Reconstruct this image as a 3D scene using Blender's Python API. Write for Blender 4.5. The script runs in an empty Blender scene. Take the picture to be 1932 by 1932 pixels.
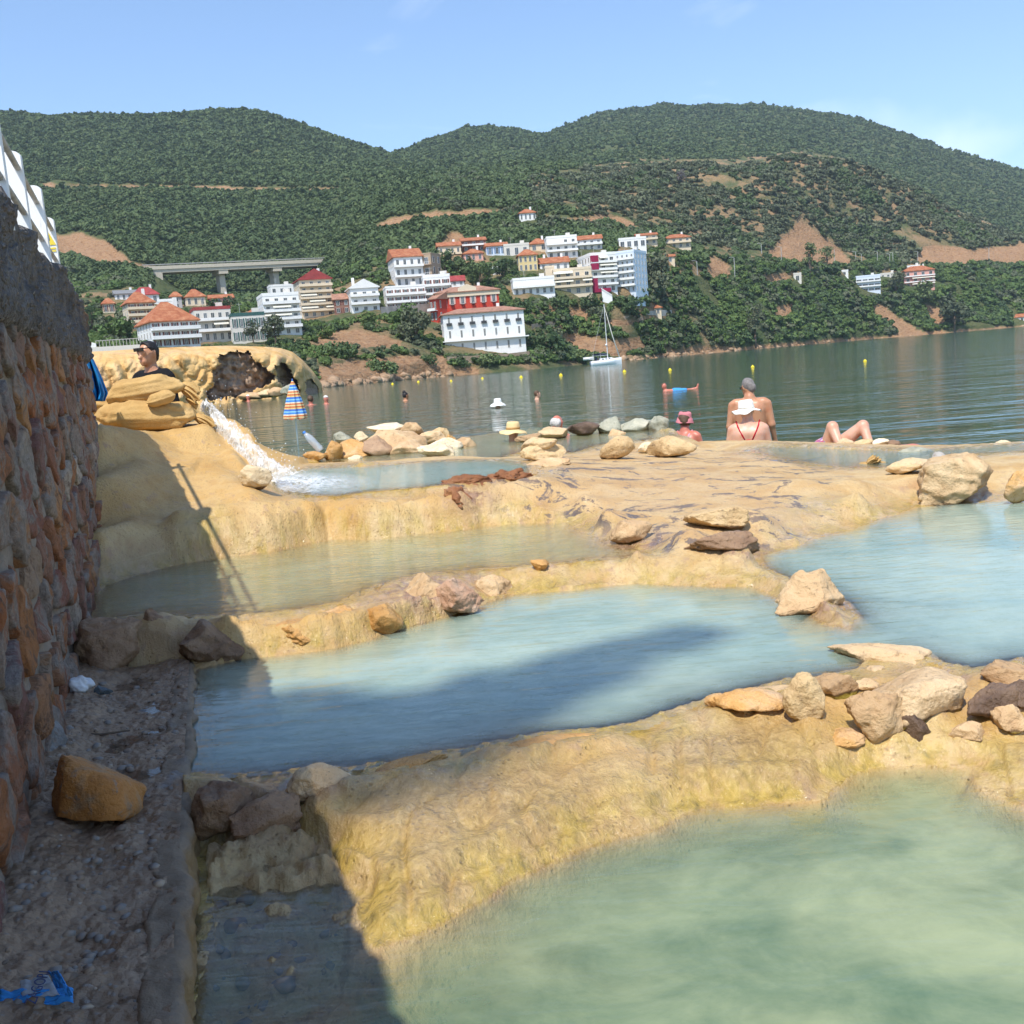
import bpy, bmesh, math, random
import numpy as np
from mathutils import Vector, Matrix
R = math.radians
random.seed(7); np.random.seed(7)
SC = bpy.context.scene
COL = SC.collection

# ---------------------------------------------------------------- camera
EYE = 1.45; ROLL = R(4.6); PITCH = R(8.1); FPX = 1937.0; CPX = 966.0
cam_data = bpy.data.cameras.new('camera'); cam = bpy.data.objects.new('camera', cam_data); COL.objects.link(cam)
cam.location = (0, 0, EYE)
cam.rotation_euler = (Matrix.Rotation(R(90) - PITCH, 3, 'X') @ Matrix.Rotation(-ROLL, 3, 'Z')).to_euler()
cam_data.sensor_width = 36; cam_data.lens = 36 * FPX / 1932.0
cam_data.clip_start = 0.05; cam_data.clip_end = 9000
SC.camera = cam
# ---------------------------------------------------------------- world, sun, exposure
SUN = Vector((-0.20, -0.56, 1.0)).normalized()          # towards the sun: behind the camera, to its left, high
sun_el = math.asin(SUN.z); sun_az = math.atan2(SUN.x, SUN.y)
W = bpy.data.worlds.new('World'); SC.world = W; W.use_nodes = True
wn = W.node_tree.nodes; wl = W.node_tree.links
bgn = wn['Background']
sky = wn.new('ShaderNodeTexSky'); sky.sky_type = 'NISHITA'; sky.sun_disc = False
sky.sun_elevation = sun_el; sky.sun_rotation = sun_az
sky.altitude = 0; sky.air_density = 1.0; sky.dust_density = 0.35; sky.ozone_density = 4.0
# thin wisps of cirrus over the whole sky
tc = wn.new('ShaderNodeTexCoord'); mp = wn.new('ShaderNodeMapping'); mp.inputs['Scale'].default_value = (1.3, 1.3, 5.0)
mp.inputs['Location'].default_value = (3.1, 0.4, 0.0)
nz = wn.new('ShaderNodeTexNoise'); nz.inputs['Scale'].default_value = 2.2; nz.inputs['Detail'].default_value = 6; nz.inputs['Distortion'].default_value = 0.5
rp = wn.new('ShaderNodeValToRGB'); rp.color_ramp.elements[0].position = 0.60; rp.color_ramp.elements[1].position = 0.80
rp.color_ramp.elements[0].color = (0, 0, 0, 1); rp.color_ramp.elements[1].color = (0.30, 0.30, 0.30, 1)
mx = wn.new('ShaderNodeMix'); mx.data_type = 'RGBA'
wl.new(tc.outputs['Generated'], mp.inputs['Vector']); wl.new(mp.outputs['Vector'], nz.inputs['Vector']); wl.new(nz.outputs['Fac'], rp.inputs['Fac'])
wl.new(rp.outputs['Color'], mx.inputs['Factor']); wl.new(sky.outputs['Color'], mx.inputs['A']); mx.inputs['B'].default_value = (9.5, 9.3, 9.0, 1)
wl.new(mx.outputs['Result'], bgn.inputs['Color']); bgn.inputs['Strength'].default_value = 0.15
sd = bpy.data.lights.new('sun', 'SUN'); sd.energy = 3.5; sd.angle = R(0.53); sd.color = (1.0, 0.95, 0.86)
sun = bpy.data.objects.new('sun', sd); COL.objects.link(sun)
sun.rotation_euler = SUN.to_track_quat('Z', 'Y').to_euler()
SC.view_settings.view_transform = 'Standard'; SC.view_settings.look = 'None'; SC.view_settings.gamma = 1
SC.view_settings.use_curve_mapping = False; SC.view_settings.exposure = 0.62
SC.cycles.max_bounces = 6; SC.cycles.transparent_max_bounces = 10; SC.cycles.diffuse_bounces = 3; SC.cycles.glossy_bounces = 3
SC.cycles.use_denoising = True; SC.cycles.volume_bounces = 0; SC.cycles.sample_clamp_indirect = 6.0; SC.cycles.sample_clamp_direct = 0
SC.cycles.use_adaptive_sampling = True; SC.cycles.adaptive_threshold = 0.02
SC.cycles.caustics_reflective = False; SC.cycles.caustics_refractive = False

# ---------------------------------------------------------------- measuring the photograph
def ray(x, y):
    dx = (np.asarray(x, float) - CPX) / FPX; dy = -(np.asarray(y, float) - CPX) / FPX
    c, s = math.cos(ROLL), math.sin(ROLL)
    a = dx * c + dy * s; b = -dx * s + dy * c
    return a, math.cos(PITCH) + b * math.sin(PITCH), -math.sin(PITCH) + b * math.cos(PITCH)
def G(x, y, z):
    a, b, c = ray(x, y); t = (z - EYE) / c
    return np.array([a * t, b * t, z + 0 * t])
def D(x, y, d):
    a, b, c = ray(x, y); t = d / b
    return np.array([a * t, b * t, EYE + c * t])
def PXY(X, Y, Z):
    X, Y, Z = np.asarray(X, float), np.asarray(Y, float), np.asarray(Z, float) - EYE
    cp, sp = math.cos(PITCH), math.sin(PITCH)
    f = Y * cp - Z * sp; b = (Y * sp + Z * cp) / f; a = X / f
    c, s = math.cos(ROLL), math.sin(ROLL)
    return CPX + (a * c - b * s) * FPX, CPX - (a * s + b * c) * FPX

# ---------------------------------------------------------------- noise (numpy gradient noise)
_rs = np.random.RandomState(3)
_perm = np.concatenate([_rs.permutation(256)] * 3)
_grad = _rs.normal(size=(256, 3)); _grad /= np.linalg.norm(_grad, axis=1)[:, None]
def noise(x, y, z=0.0):
    x, y, z = np.broadcast_arrays(np.asarray(x, float), np.asarray(y, float), np.asarray(z, float))
    xi, yi, zi = np.floor(x).astype(int), np.floor(y).astype(int), np.floor(z).astype(int)
    fx, fy, fz = x - xi, y - yi, z - zi
    u, v, w = (f * f * f * (f * (f * 6 - 15) + 10) for f in (fx, fy, fz))
    r = 0
    for i in (0, 1):
        for j in (0, 1):
            for k in (0, 1):
                h = _perm[_perm[_perm[(xi + i) & 255] + ((yi + j) & 255)] + ((zi + k) & 255)]
                g = _grad[h]
                d = g[..., 0] * (fx - i) + g[..., 1] * (fy - j) + g[..., 2] * (fz - k)
                r = r + d * (u if i else 1 - u) * (v if j else 1 - v) * (w if k else 1 - w)
    return r * 1.5
def fbm(x, y, z=0.0, o=4, g=0.5):
    r = 0; a = 1.0; f = 1.0
    for k in range(o):
        r = r + a * noise(np.asarray(x) * f + 17 * k, np.asarray(y) * f + 5 * k, np.asarray(z) * f + 9 * k); a *= g; f *= 2.03
    return r
def sstep(a, b, x):
    t = np.clip((x - a) / (b - a), 0, 1); return t * t * (3 - 2 * t)

# ---------------------------------------------------------------- object helpers
def mesh_np(name, V, F, smooth=True, uv=None):
    """V (n,3), F (m,k) array of equal-size faces or a list of tuples"""
    me = bpy.data.meshes.new(name)
    V = np.asarray(V, np.float32)
    if isinstance(F, np.ndarray):
        m, k = F.shape
        me.vertices.add(len(V)); me.vertices.foreach_set('co', V.ravel())
        me.loops.add(m * k); me.loops.foreach_set('vertex_index', F.astype(np.int32).ravel())
        me.polygons.add(m); me.polygons.foreach_set('loop_start', np.arange(0, m * k, k, dtype=np.int32))
        me.update(calc_edges=True)
    else:
        me.from_pydata([tuple(v) for v in V.tolist()], [], [tuple(f) for f in F]); me.update()
    if smooth: me.polygons.foreach_set('use_smooth', np.ones(len(me.polygons), bool))
    me.validate()
    return me
def attr(me, name, vals):
    a = me.attributes.new(name, 'FLOAT', 'POINT'); a.data.foreach_set('value', np.asarray(vals, np.float32).ravel())
def link(name, me, m=None, parent=None, loc=None, rot=None):
    o = bpy.data.objects.new(name, me); COL.objects.link(o)
    if m is not None and me is not None and len(me.materials) == 0: me.materials.append(m)
    if parent is not None: o.parent = parent
    if loc is not None: o.location = loc
    if rot is not None: o.rotation_euler = rot
    return o
def tag(o, label=None, cat=None, group=None, kind=None):
    if label: o['label'] = label
    if cat: o['category'] = cat
    if group: o['group'] = group
    if kind: o['kind'] = kind
    return o
def thing(name, label, cat, loc=(0, 0, 0), rz=0, group=None):
    o = bpy.data.objects.new(name, None); COL.objects.link(o); o.location = loc; o.rotation_euler = (0, 0, rz); o.empty_display_size = .2
    return tag(o, label, cat, group)
def grid_faces(nr, nc, wrap=False):
    i = np.arange(nr - 1)[:, None]; j = np.arange(nc if wrap else nc - 1)[None, :]
    j2 = (j + 1) % nc
    return np.stack([i * nc + j, i * nc + j2, (i + 1) * nc + j2, (i + 1) * nc + j], -1).reshape(-1, 4)
class MB:
    """collects simple solids into one mesh"""
    def __init__(s): s.v = []; s.f = []
    def add(s, V, F):
        n = len(s.v); s.v += [tuple(map(float, p)) for p in V]; s.f += [tuple(int(i) + n for i in f) for f in F]; return s
    def box(s, x0, x1, y0, y1, z0, z1):
        V = [(x0, y0, z0), (x1, y0, z0), (x1, y1, z0), (x0, y1, z0), (x0, y0, z1), (x1, y0, z1), (x1, y1, z1), (x0, y1, z1)]
        return s.add(V, [(3, 2, 1, 0), (4, 5, 6, 7), (0, 1, 5, 4), (1, 2, 6, 5), (2, 3, 7, 6), (3, 0, 4, 7)])
    def prism(s, pts, y0, y1):
        n = len(pts); V = [(x, y0, z) for x, z in pts] + [(x, y1, z) for x, z in pts]
        F = [tuple(range(n)), tuple(range(2 * n - 1, n - 1, -1))] + [(i, i + n, (i + 1) % n + n, (i + 1) % n) for i in range(n)]
        return s.add(V, F)
    def tube(s, path, rad, n=8, cap=True):
        path = [Vector(p) for p in path]; m = len(path)
        rad = [rad] * m if np.isscalar(rad) else rad
        V = []; prev = None
        for i, p in enumerate(path):
            t = (path[min(i + 1, m - 1)] - path[max(i - 1, 0)]).normalized()
            if prev is None: a = t.orthogonal().normalized()
            else: a = (prev - t * prev.dot(t)).normalized()
            prev = a; b = t.cross(a)
            V += [p + (a * math.cos(2 * math.pi * k / n) + b * math.sin(2 * math.pi * k / n)) * rad[i] for k in range(n)]
        F = [(i * n + k, i * n + (k + 1) % n, (i + 1) * n + (k + 1) % n, (i + 1) * n + k) for i in range(m - 1) for k in range(n)]
        if cap: F += [tuple(range(n - 1, -1, -1)), tuple(range((m - 1) * n, m * n))]
        return s.add(V, F)
    def lathe(s, prof, n=20, c=(0, 0, 0)):
        V = [(c[0] + r * math.cos(2 * math.pi * k / n), c[1] + r * math.sin(2 * math.pi * k / n), c[2] + z) for r, z in prof for k in range(n)]
        m = len(prof)
        F = [(i * n + k, i * n + (k + 1) % n, (i + 1) * n + (k + 1) % n, (i + 1) * n + k) for i in range(m - 1) for k in range(n)]
        F += [tuple(range(n - 1, -1, -1)), tuple(range((m - 1) * n, m * n))]
        return s.add(V, F)
    def mesh(s, name, smooth=False):
        return mesh_np(name, np.array(s.v), s.f, smooth)
    def build(s, name, m, parent=None, smooth=False, loc=None, rot=None):
        return link(name, s.mesh(name, smooth), m, parent, loc, rot)

# ---------------------------------------------------------------- material helpers
class NT:
    def __init__(s, name):
        s.m = bpy.data.materials.new(name); s.m.use_nodes = True; s.t = s.m.node_tree; s.N = s.t.nodes; s.L = s.t.links
        s.bsdf = s.N['Principled BSDF']; s.out = s.N['Material Output']; s._tc = None
    def n(s, ty, **kw):
        o = s.N.new('ShaderNode' + ty)
        for k, v in kw.items(): setattr(o, k, v)
        return o
    def set(s, sock, v):
        if isinstance(v, bpy.types.NodeSocket): s.L.new(v, sock)
        elif isinstance(v, (tuple, list)) and sock.type == 'RGBA' and len(v) == 3: sock.default_value = (*v, 1)
        else: sock.default_value = v
    def tc(s, k='Object'):
        if s._tc is None: s._tc = s.n('TexCoord')
        return s._tc.outputs[k]
    def pos(s): return s.n('NewGeometry').outputs['Position']
    def map(s, vec, scale=(1, 1, 1), loc=(0, 0, 0), rot=(0, 0, 0)):
        o = s.n('Mapping'); s.L.new(vec, o.inputs['Vector']); o.inputs['Scale'].default_value = scale; o.inputs['Location'].default_value = loc; o.inputs['Rotation'].default_value = rot
        return o.outputs['Vector']
    def noise(s, vec, scale, detail=4, rough=0.55, dist=0.0):
        o = s.n('TexNoise'); s.L.new(vec, o.inputs['Vector']); o.inputs['Scale'].default_value = scale; o.inputs['Detail'].default_value = detail
        o.inputs['Roughness'].default_value = rough; o.inputs['Distortion'].default_value = dist
        return o.outputs['Fac']
    def voro(s, vec, scale, feature='F1', out='Distance'):
        o = s.n('TexVoronoi', feature=feature); s.L.new(vec, o.inputs['Vector']); o.inputs['Scale'].default_value = scale
        return o.outputs[out]
    def ramp(s, fac, stops):
        o = s.n('ValToRGB'); s.set(o.inputs['Fac'], fac); e = o.color_ramp.elements
        while len(e) < len(stops): e.new(0.5)
        for el, (p, c) in zip(e, stops):
            el.position = p; el.color = (*c, 1) if isinstance(c, (tuple, list)) else (c, c, c, 1)
        return o.outputs['Color']
    def mix(s, fac, a, b, mode='MIX'):
        o = s.n('Mix'); o.data_type = 'RGBA'; o.blend_type = mode
        s.set(o.inputs['Factor'], fac); s.set(o.inputs['A'], a); s.set(o.inputs['B'], b); return o.outputs['Result']
    def math(s, op, a, b=None, c=None, clamp=False):
        o = s.n('Math', operation=op); o.use_clamp = clamp; s.set(o.inputs[0], a)
        if b is not None: s.set(o.inputs[1], b)
        if c is not None: s.set(o.inputs[2], c)
        return o.outputs[0]
    def step(s, a, b, x):
        o = s.n('MapRange', interpolation_type='SMOOTHSTEP'); s.set(o.inputs['Value'], x); s.set(o.inputs['From Min'], a); s.set(o.inputs['From Max'], b)
        return o.outputs['Result']
    def attr(s, name):
        o = s.n('Attribute', attribute_name=name); return o.outputs['Fac']
    def rnd(s): return s.n('ObjectInfo').outputs['Random']
    def xyz(s, vec):
        o = s.n('SeparateXYZ'); s.L.new(vec, o.inputs[0]); return o.outputs
    def hsv(s, col, h=0.5, sat=1.0, v=1.0):
        o = s.n('HueSaturation'); s.set(o.inputs['Color'], col); s.set(o.inputs['Hue'], h); s.set(o.inputs['Saturation'], sat); s.set(o.inputs['Value'], v); return o.outputs['Color']
    def bump(s, h, strength=0.5, dist=0.01, nrm=None):
        o = s.n('Bump'); s.set(o.inputs['Height'], h); o.inputs['Strength'].default_value = strength; o.inputs['Distance'].default_value = dist
        if nrm is not None: s.L.new(nrm, o.inputs['Normal'])
        return o.outputs['Normal']
    def done(s, col=None, rough=None, normal=None, spec=None, metal=None, **kw):
        b = s.bsdf.inputs
        if col is not None: s.set(b['Base Color'], col)
        if rough is not None: s.set(b['Roughness'], rough)
        if normal is not None: s.set(b['Normal'], normal)
        if spec is not None: s.set(b['Specular IOR Level'], spec)
        if metal is not None: s.set(b['Metallic'], metal)
        for k, v in kw.items(): s.set(b[k.replace('_', ' ')], v)
        return s.m
def plain(name, col, rough=0.6, var=0.12, scale=3.0, bump=0.0, spec=0.4, coord='Object'):
    """one colour with slight mottling and relief"""
    t = NT(name); f = t.noise(t.tc(coord), scale, 5)
    lo = tuple(c * (1 - var) for c in col); hi = tuple(min(1, c * (1 + var)) for c in col)
    c = t.ramp(f, [(0.3, lo), (0.7, hi)])
    nr = t.bump(t.noise(t.tc(coord), scale * 8, 4), bump, 0.01) if bump else None
    return t.done(c, rough, nr, spec)
# ================================================================ near ground: the travertine terraces
L1, L2, L3, LU, LM, LN = 0.35, 0.25, 0.14, 0.62, 0.38, 0.36
def gp(pts, z): return np.array([G(x, y, z)[:2] for x, y in pts])
POOL = {}
POOL['one'] = (L1, gp([(150,1172),(165,1140),(200,1105),(260,1085),(330,1066),(420,1052),(520,1040),(620,1018),(700,1018),(760,1010),(870,1000),(905,992),(1000,987),(1070,986),(1100,1008),(1150,1030),(1205,1042),(1180,1050),(1100,1055),(1000,1064),(930,1070),(870,1075),(790,1082),(700,1105),(640,1135),(550,1148),(470,1157),(400,1160),(330,1155),(230,1160)], L1), .30, 1.2)
POOL['two'] = (L2, gp([(366,1264),(450,1247),(600,1228),(700,1203),(780,1180),(850,1160),(905,1140),(960,1121),(1080,1113),(1200,1099),(1300,1106),(1420,1110),(1490,1137),(1545,1172),(1600,1185),(1632,1160),(1605,1138),(1500,1092),(1442,1064),(1438,1048),(1520,1022),(1600,1002),(1680,977),(1722,958),(1780,950),(1850,947),(1960,938),(3400,860),(3800,1130),(1932,1242),(1840,1258),(1790,1248),(1700,1225),(1640,1236),(1620,1258),(1545,1272),(1470,1285),(1380,1303),(1300,1322),(1200,1368),(1150,1374),(1000,1384),(930,1397),(860,1414),(780,1428),(670,1442),(600,1438),(520,1449),(440,1455),(350,1450),(352,1400)], L2), .42, 1.3)
POOL['three'] = (L3, gp([(400,1610),(470,1600),(560,1578),(620,1600),(670,1690),(680,1770),(710,1790),(780,1770),(880,1722),(960,1662),(1090,1602),(1240,1562),(1330,1517),(1400,1512),(1530,1506),(1600,1462),(1650,1448),(1740,1443),(1830,1444),(1850,1480),(1932,1520),(3200,1480),(4200,2400),(200,2600),(385,1800)], L3), .40, 1.5)
POOL['upper'] = (LU, gp([(505,895),(545,890),(600,882),(720,879),(830,870),(930,868),(1010,878),(1000,893),(900,905),(800,917),(700,925),(640,934),(560,930),(520,916)], LU), .25, 1.0)
POOL['far'] = (LM, gp([(600,872),(640,872),(700,878),(790,876),(850,866),(930,868),(985,850),(1080,853),(1130,838),(1230,828),(1262,822),(1240,808),(1130,806),(1000,806),(900,822),(800,840),(690,852),(620,858)], LM), .24, .8)
POOL['side'] = (LN, gp([(1425,851),(1500,868),(1600,881),(1690,880),(1770,868),(1830,856),(1932,850),(2100,846),(2100,836),(1932,838),(1800,846),(1700,851),(1560,846),(1450,842)], LN), .22, .8)

def seg_dist(P, A, B):
    d = B - A; t = np.clip(((P - A) @ d) / max(d @ d, 1e-9), 0, 1)
    return np.hypot(*(P - (A + t[:, None] * d)).T), t
def sd_poly(P, poly):
    best = np.full(len(P), 1e9); ins = np.zeros(len(P), bool); n = len(poly)
    for i in range(n):
        A, B = poly[i], poly[(i + 1) % n]
        d, _ = seg_dist(P, A, B); best = np.minimum(best, d)
        c = (A[1] > P[:, 1]) != (B[1] > P[:, 1])
        xs = (B[0] - A[0]) * (P[:, 1] - A[1]) / ((B[1] - A[1]) if B[1] != A[1] else 1e-9) + A[0]
        ins ^= c & (P[:, 0] < xs)
    return np.where(ins, -best, best)
def line_field(P, pts):
    pts = np.asarray(pts, float); best = np.full(len(P), 1e9); h = np.zeros(len(P))
    if len(pts) == 1: return np.hypot(*(P - pts[0, :2]).T), np.full(len(P), pts[0, 2])
    for i in range(len(pts) - 1):
        d, t = seg_dist(P, pts[i, :2], pts[i + 1, :2]); k = d < best
        best[k] = d[k]; h[k] = (pts[i, 2] + t * (pts[i + 1, 2] - pts[i, 2]))[k]
    return best, h
def gz(pts): return np.array([G(x, y, z) for x, y, z in pts])
def dz(pts): return np.array([D(x, y, d) for x, y, d in pts])
# the stone wall on the left runs along x = WA + WB*y
WA, WB = -0.51, -0.33
FEAT = []                                            # (polyline xyz, weight)
FEAT.append((gz([(355,1466,.30),(480,1478,.30),(600,1472,.30),(700,1458,.295),(800,1448,.29),(870,1432,.275),(930,1413,.285),(1150,1394,.285),(1200,1388,.248),(1300,1348,.252),(1400,1328,.28),(1500,1305,.28),(1600,1290,.28),(1660,1275,.28)]), 1.0))   # front rim crest
FEAT.append((gz([(570,1520,.225),(640,1570,.22),(720,1630,.215),(800,1612,.22),(900,1580,.22),(1000,1535,.22),(1100,1495,.22),(1200,1470,.22),(1300,1442,.22),(1400,1432,.22),(1500,1440,.20),(1560,1400,.22),(1640,1385,.21)]), 1.0))      # its hump
FEAT.append((gz([(600,1500,.248),(640,1525,.245),(720,1535,.248),(800,1520,.25),(900,1492,.25),(1000,1468,.248),(1100,1444,.245),(1200,1424,.24),(1300,1398,.24),(1400,1382,.24),(1500,1372,.238)]), 1.0))
FEAT.append((gz([(700,1710,.185),(790,1700,.185),(880,1668,.185),(970,1608,.185),(1090,1560,.185),(1240,1525,.185),(1340,1495,.185),(1440,1485,.185),(1520,1478,.17)]), .8))
FEAT.append((gz([(100,1185,.44),(250,1178,.43),(330,1172,.42),(450,1182,.39),(560,1170,.39),(650,1155,.39),(720,1133,.40),(800,1105,.42),(900,1092,.40),(1000,1076,.395),(1150,1064,.39),(1230,1062,.39),(1330,1066,.38),(1430,1082,.32),(1530,1115,.28)]), 1.0)) # rim between pools one and two
FEAT.append((gz([(380,1240,.36),(460,1217,.33),(600,1200,.33),(700,1175,.33),(850,1135,.33),(960,1104,.33),(1100,1096,.33),(1200,1086,.33),(1330,1090,.31),(1430,1100,.29)]), 1.0))
_bx = np.array([[330,1066],[420,1052],[520,1040],[620,1018],[700,1018],[760,1010],[870,1000],[905,992],[1000,987],[1070,986]], float)
def face(pts, dd):
    out = []
    for x, y in pts:
        yb = np.interp(x, _bx[:, 0], _bx[:, 1]); b = G(x, yb, L1); out.append(D(x, y, b[1] + dd))
    return np.array(out)
FEAT.append((face([(335,985),(400,972),(460,966),(520,960),(580,958),(640,950),(700,950),(760,957),(830,962),(866,968)], .09), 1.4))
FEAT.append((face([(335,962),(400,952),(460,946),(520,942),(580,946),(640,941),(700,940),(760,943),(830,944),(870,945)], .22), 1.0))
FEAT.append((face([(890,960),(950,950),(1020,952),(1060,968)], .07), 1.2))
FEAT.append((gz([(560,940,.645),(640,940,.645),(700,934,.645),(800,924,.64),(900,914,.64),(1010,900,.63),(1030,880,.60)]), 1.0))
for p in [(1100,930,.53),(1300,900,.49),(1000,905,.58),(950,930,.57),(1150,960,.50),(1500,905,.47),(1620,930,.42),(1300,1000,.46),(1420,960,.46),(1420,870,.44),(1250,875,.46),(1600,905,.44),(1200,1030,.43),(1340,1045,.44),(1100,885,.52),(1000,865,.50),(1690,940,.36),(1500,980,.40),(1400,1020,.42)]: FEAT.append((gz([p]), .55))
FEAT.append((gz([(1250,838,.42),(1330,834,.40),(1400,832,.39),(1500,836,.38),(1560,840,.385),(1650,845,.385),(1720,847,.385)]), 1.0))      # far lip on the right
FEAT.append((dz([(185,800,7.7),(240,812,8.3),(300,815,8.7),(380,800,8.8),(330,800,9.6),(250,770,9.5)]), 1.0))                     # the mound under the sandbags
FEAT.append((dz([(190,900,7.0),(250,870,7.6)]), .7)); FEAT.append((dz([(330,880,7.8),(380,860,8.2),(420,900,7.6),(470,925,7.2)]), .7))
FEAT.append((dz([(190,1000,6.3),(250,980,6.7),(300,985,6.75)]), .8)); FEAT.append((dz([(430,845,8.35),(460,875,8.0),(490,905,7.75)]), .6))
FEAT.append((dz([(390,790,9.8),(430,790,9.5),(480,812,9.35),(520,842,9.2),(560,862,9.25),(640,866,9.6),(720,872,9.9),(800,866,10.4)]), 1.1))           # ridge right of the fall
FEAT.append((dz([(395,800,9.1),(440,838,8.75),(480,872,8.4),(505,893,8.1)]), .9))                                                   # channel of the fall
FEAT.append((np.array([(-6.0,10.6,-.35),(-4.4,11.2,-.35),(-3.3,11.6,-.35),(-3.3,12.8,-.1)]), 1.0))
FEAT.append((gz([(560,868,.42),(640,858,.45),(760,848,.45),(860,842,.43),(900,838,.40),(1010,814,.40),(1100,810,.42),(1200,806,.42),(1260,806,.42)]), .8))
FEAT.append((np.array([(-4.4,13.2,-.3),(-4.2,16.6,-.35),(-1.5,17.0,-.35),(.2,17.6,-.35),(2.1,17.0,-.35),(2.9,14.2,-.3),(3.6,13.0,-.3),(4.6,12.0,-.3),(5.6,11.4,-.3),(9,11.2,-.3)]), 1.5))
FEAT.append((np.array([(-9,19.5,-1.2),(12,19.5,-1.2)]), 3.0)); FEAT.append((np.array([(5.0,14.5,-1),(12,13.5,-1)]), 2.0)); FEAT.append((np.array([(-12,13,-1),(-6,14.5,-1)]), 2.0))
FEAT.append((gz([(1740,955,.33),(1850,930,.36),(1932,915,.36),(2100,900,.36),(3200,830,.36)]), .8)); FEAT.append((gz([(1700,895,.40),(1850,875,.39),(2000,870,.39)]), .6))
FEAT.append((gz([(1600,1300,.27),(1700,1270,.27),(1800,1290,.27),(1932,1260,.28),(2200,1260,.28),(3600,1230,.28)]), .8))
FEAT.append((gz([(1680,1380,.22),(1780,1380,.21),(1900,1400,.18),(2200,1400,.19),(3400,1360,.20)]), .8))
FEAT.append((gz([(1540,1120,.33),(1600,1160,.28)]), .5))
for p in [(800,1128,.44),(868,1122,.43),(725,1160,.40),(1525,1332,.30),(1440,1338,.28),(1680,1372,.25),(1757,1325,.28),(1890,1345,.25),(600,1478,.31)]: FEAT.append((gz([p]), .5))
FEAT.append((gz([(430,1520,.24),(520,1540,.225),(420,1580,.19)]), .6))

RIM2 = gz([(300,1176,.40),(450,1184,.39),(560,1172,.39),(650,1157,.39),(720,1135,.40),(800,1107,.42),(900,1094,.40),(1000,1078,.395),(1150,1066,.39)])
def near_height(P):
    """ground height at world xy, with masks"""
    wx = P[:, 0] + .035 * noise(P[:, 0] * 2.3, P[:, 1] * 2.3, 3.) + .012 * noise(P[:, 0] * 9, P[:, 1] * 9, 8.)
    wy = P[:, 1] + .05 * noise(P[:, 0] * 2.0, P[:, 1] * 2.0, 11.) + .015 * noise(P[:, 0] * 8, P[:, 1] * 8, 5.)
    Q = np.stack([wx, wy], 1)
    num = np.zeros(len(P)); den = np.zeros(len(P)); inside = np.zeros(len(P), bool); floor = np.zeros(len(P))
    wlv = np.full(len(P), 9.0); dsh = np.full(len(P), 9.0)
    for k, (L, poly, dmax, slope) in POOL.items():
        s = sd_poly(Q, poly)
        i = s < 0; inside |= i
        d = -s[i]; floor[i] = L - dmax * (1 - np.exp(-d * slope / dmax)) + .05 * sstep(0, .4, d) * fbm(Q[i, 0] * 3, Q[i, 1] * 3, L * 40)
        if k == 'three':
            lf = sstep(-.22, -.48, Q[i, 0] + .10 * (Q[i, 1] - 2.4)); sh = L - .035 + .065 * sstep(2.1, 2.9, Q[i, 1]) + .06 * fbm(Q[i, 0] * 5.5, Q[i, 1] * 5.5, 31., 4) + .02 * fbm(Q[i, 0] * 22, Q[i, 1] * 22, 3., 3)
            floor[i] = floor[i] * (1 - lf) + np.maximum(floor[i], sh) * lf
        wlv[i] = L
        so = np.where(i, 9, s); kk = so < dsh; dsh[kk] = so[kk]; wlv = np.where(kk & ~inside, L, wlv)
        w = 1 / (np.maximum(s, 0) + .01) ** 2.6
        num += w * L; den += w
    for pts, wt in FEAT:
        d, h = line_field(Q, pts); w = wt / (d + .03) ** 2.6; num += w * h; den += w
    H = num / den
    x, y = P[:, 0], P[:, 1]
    far = sstep(1.5, 9, y)
    calm = 1 - .75 * sstep(5.0, 7.5, y)
    H = H + calm * sstep(.0, .12, dsh) * (.008 + .007 * far) * fbm(x * 5, y * 5, 1., 4) + calm * sstep(.02, .15, dsh) * .02 * np.abs(fbm(x * 2.2, y * 2.2, 6., 3)) \
        + .004 * fbm(x * 28, y * 28, 2., 3)
    # rounded lobes where water spills over the rims
    lob = np.abs(noise(x * 5.5 + .6 * noise(x * 2, y * 2, 4), y * 3.0, 7.))
    H = H + np.where((dsh < .5) & (~inside), -.012 * sstep(.35, .0, lob / .35) * sstep(0, .06, dsh) * sstep(.5, .2, dsh), 0)
    d2_, _ = line_field(P, RIM2); H = H + .055 * sstep(.26, .02, d2_) * np.clip(noise(x * 5, y * 5, 21.) + .25, 0, 1) + .02 * sstep(.2, .02, d2_) * np.abs(noise(x * 14, y * 14, 22.))
    H = np.where(inside, floor, H)
    return H, inside, wlv, dsh

NR, NCD = 560, 560
Y_0 = .75; yy = np.exp(np.linspace(math.log(Y_0), math.log(21), NR)); uu = np.concatenate([np.linspace(-.66, .66, NCD), .66 + np.cumsum(np.geomspace(.003, .16, 34))]); NC = len(uu)
GX = yy[:, None] * uu[None, :]; GY = np.repeat(yy[:, None], NC, 1)
P = np.stack([GX.ravel(), GY.ravel()], 1)
NH, NIN, NWL, NDS = near_height(P)
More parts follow.
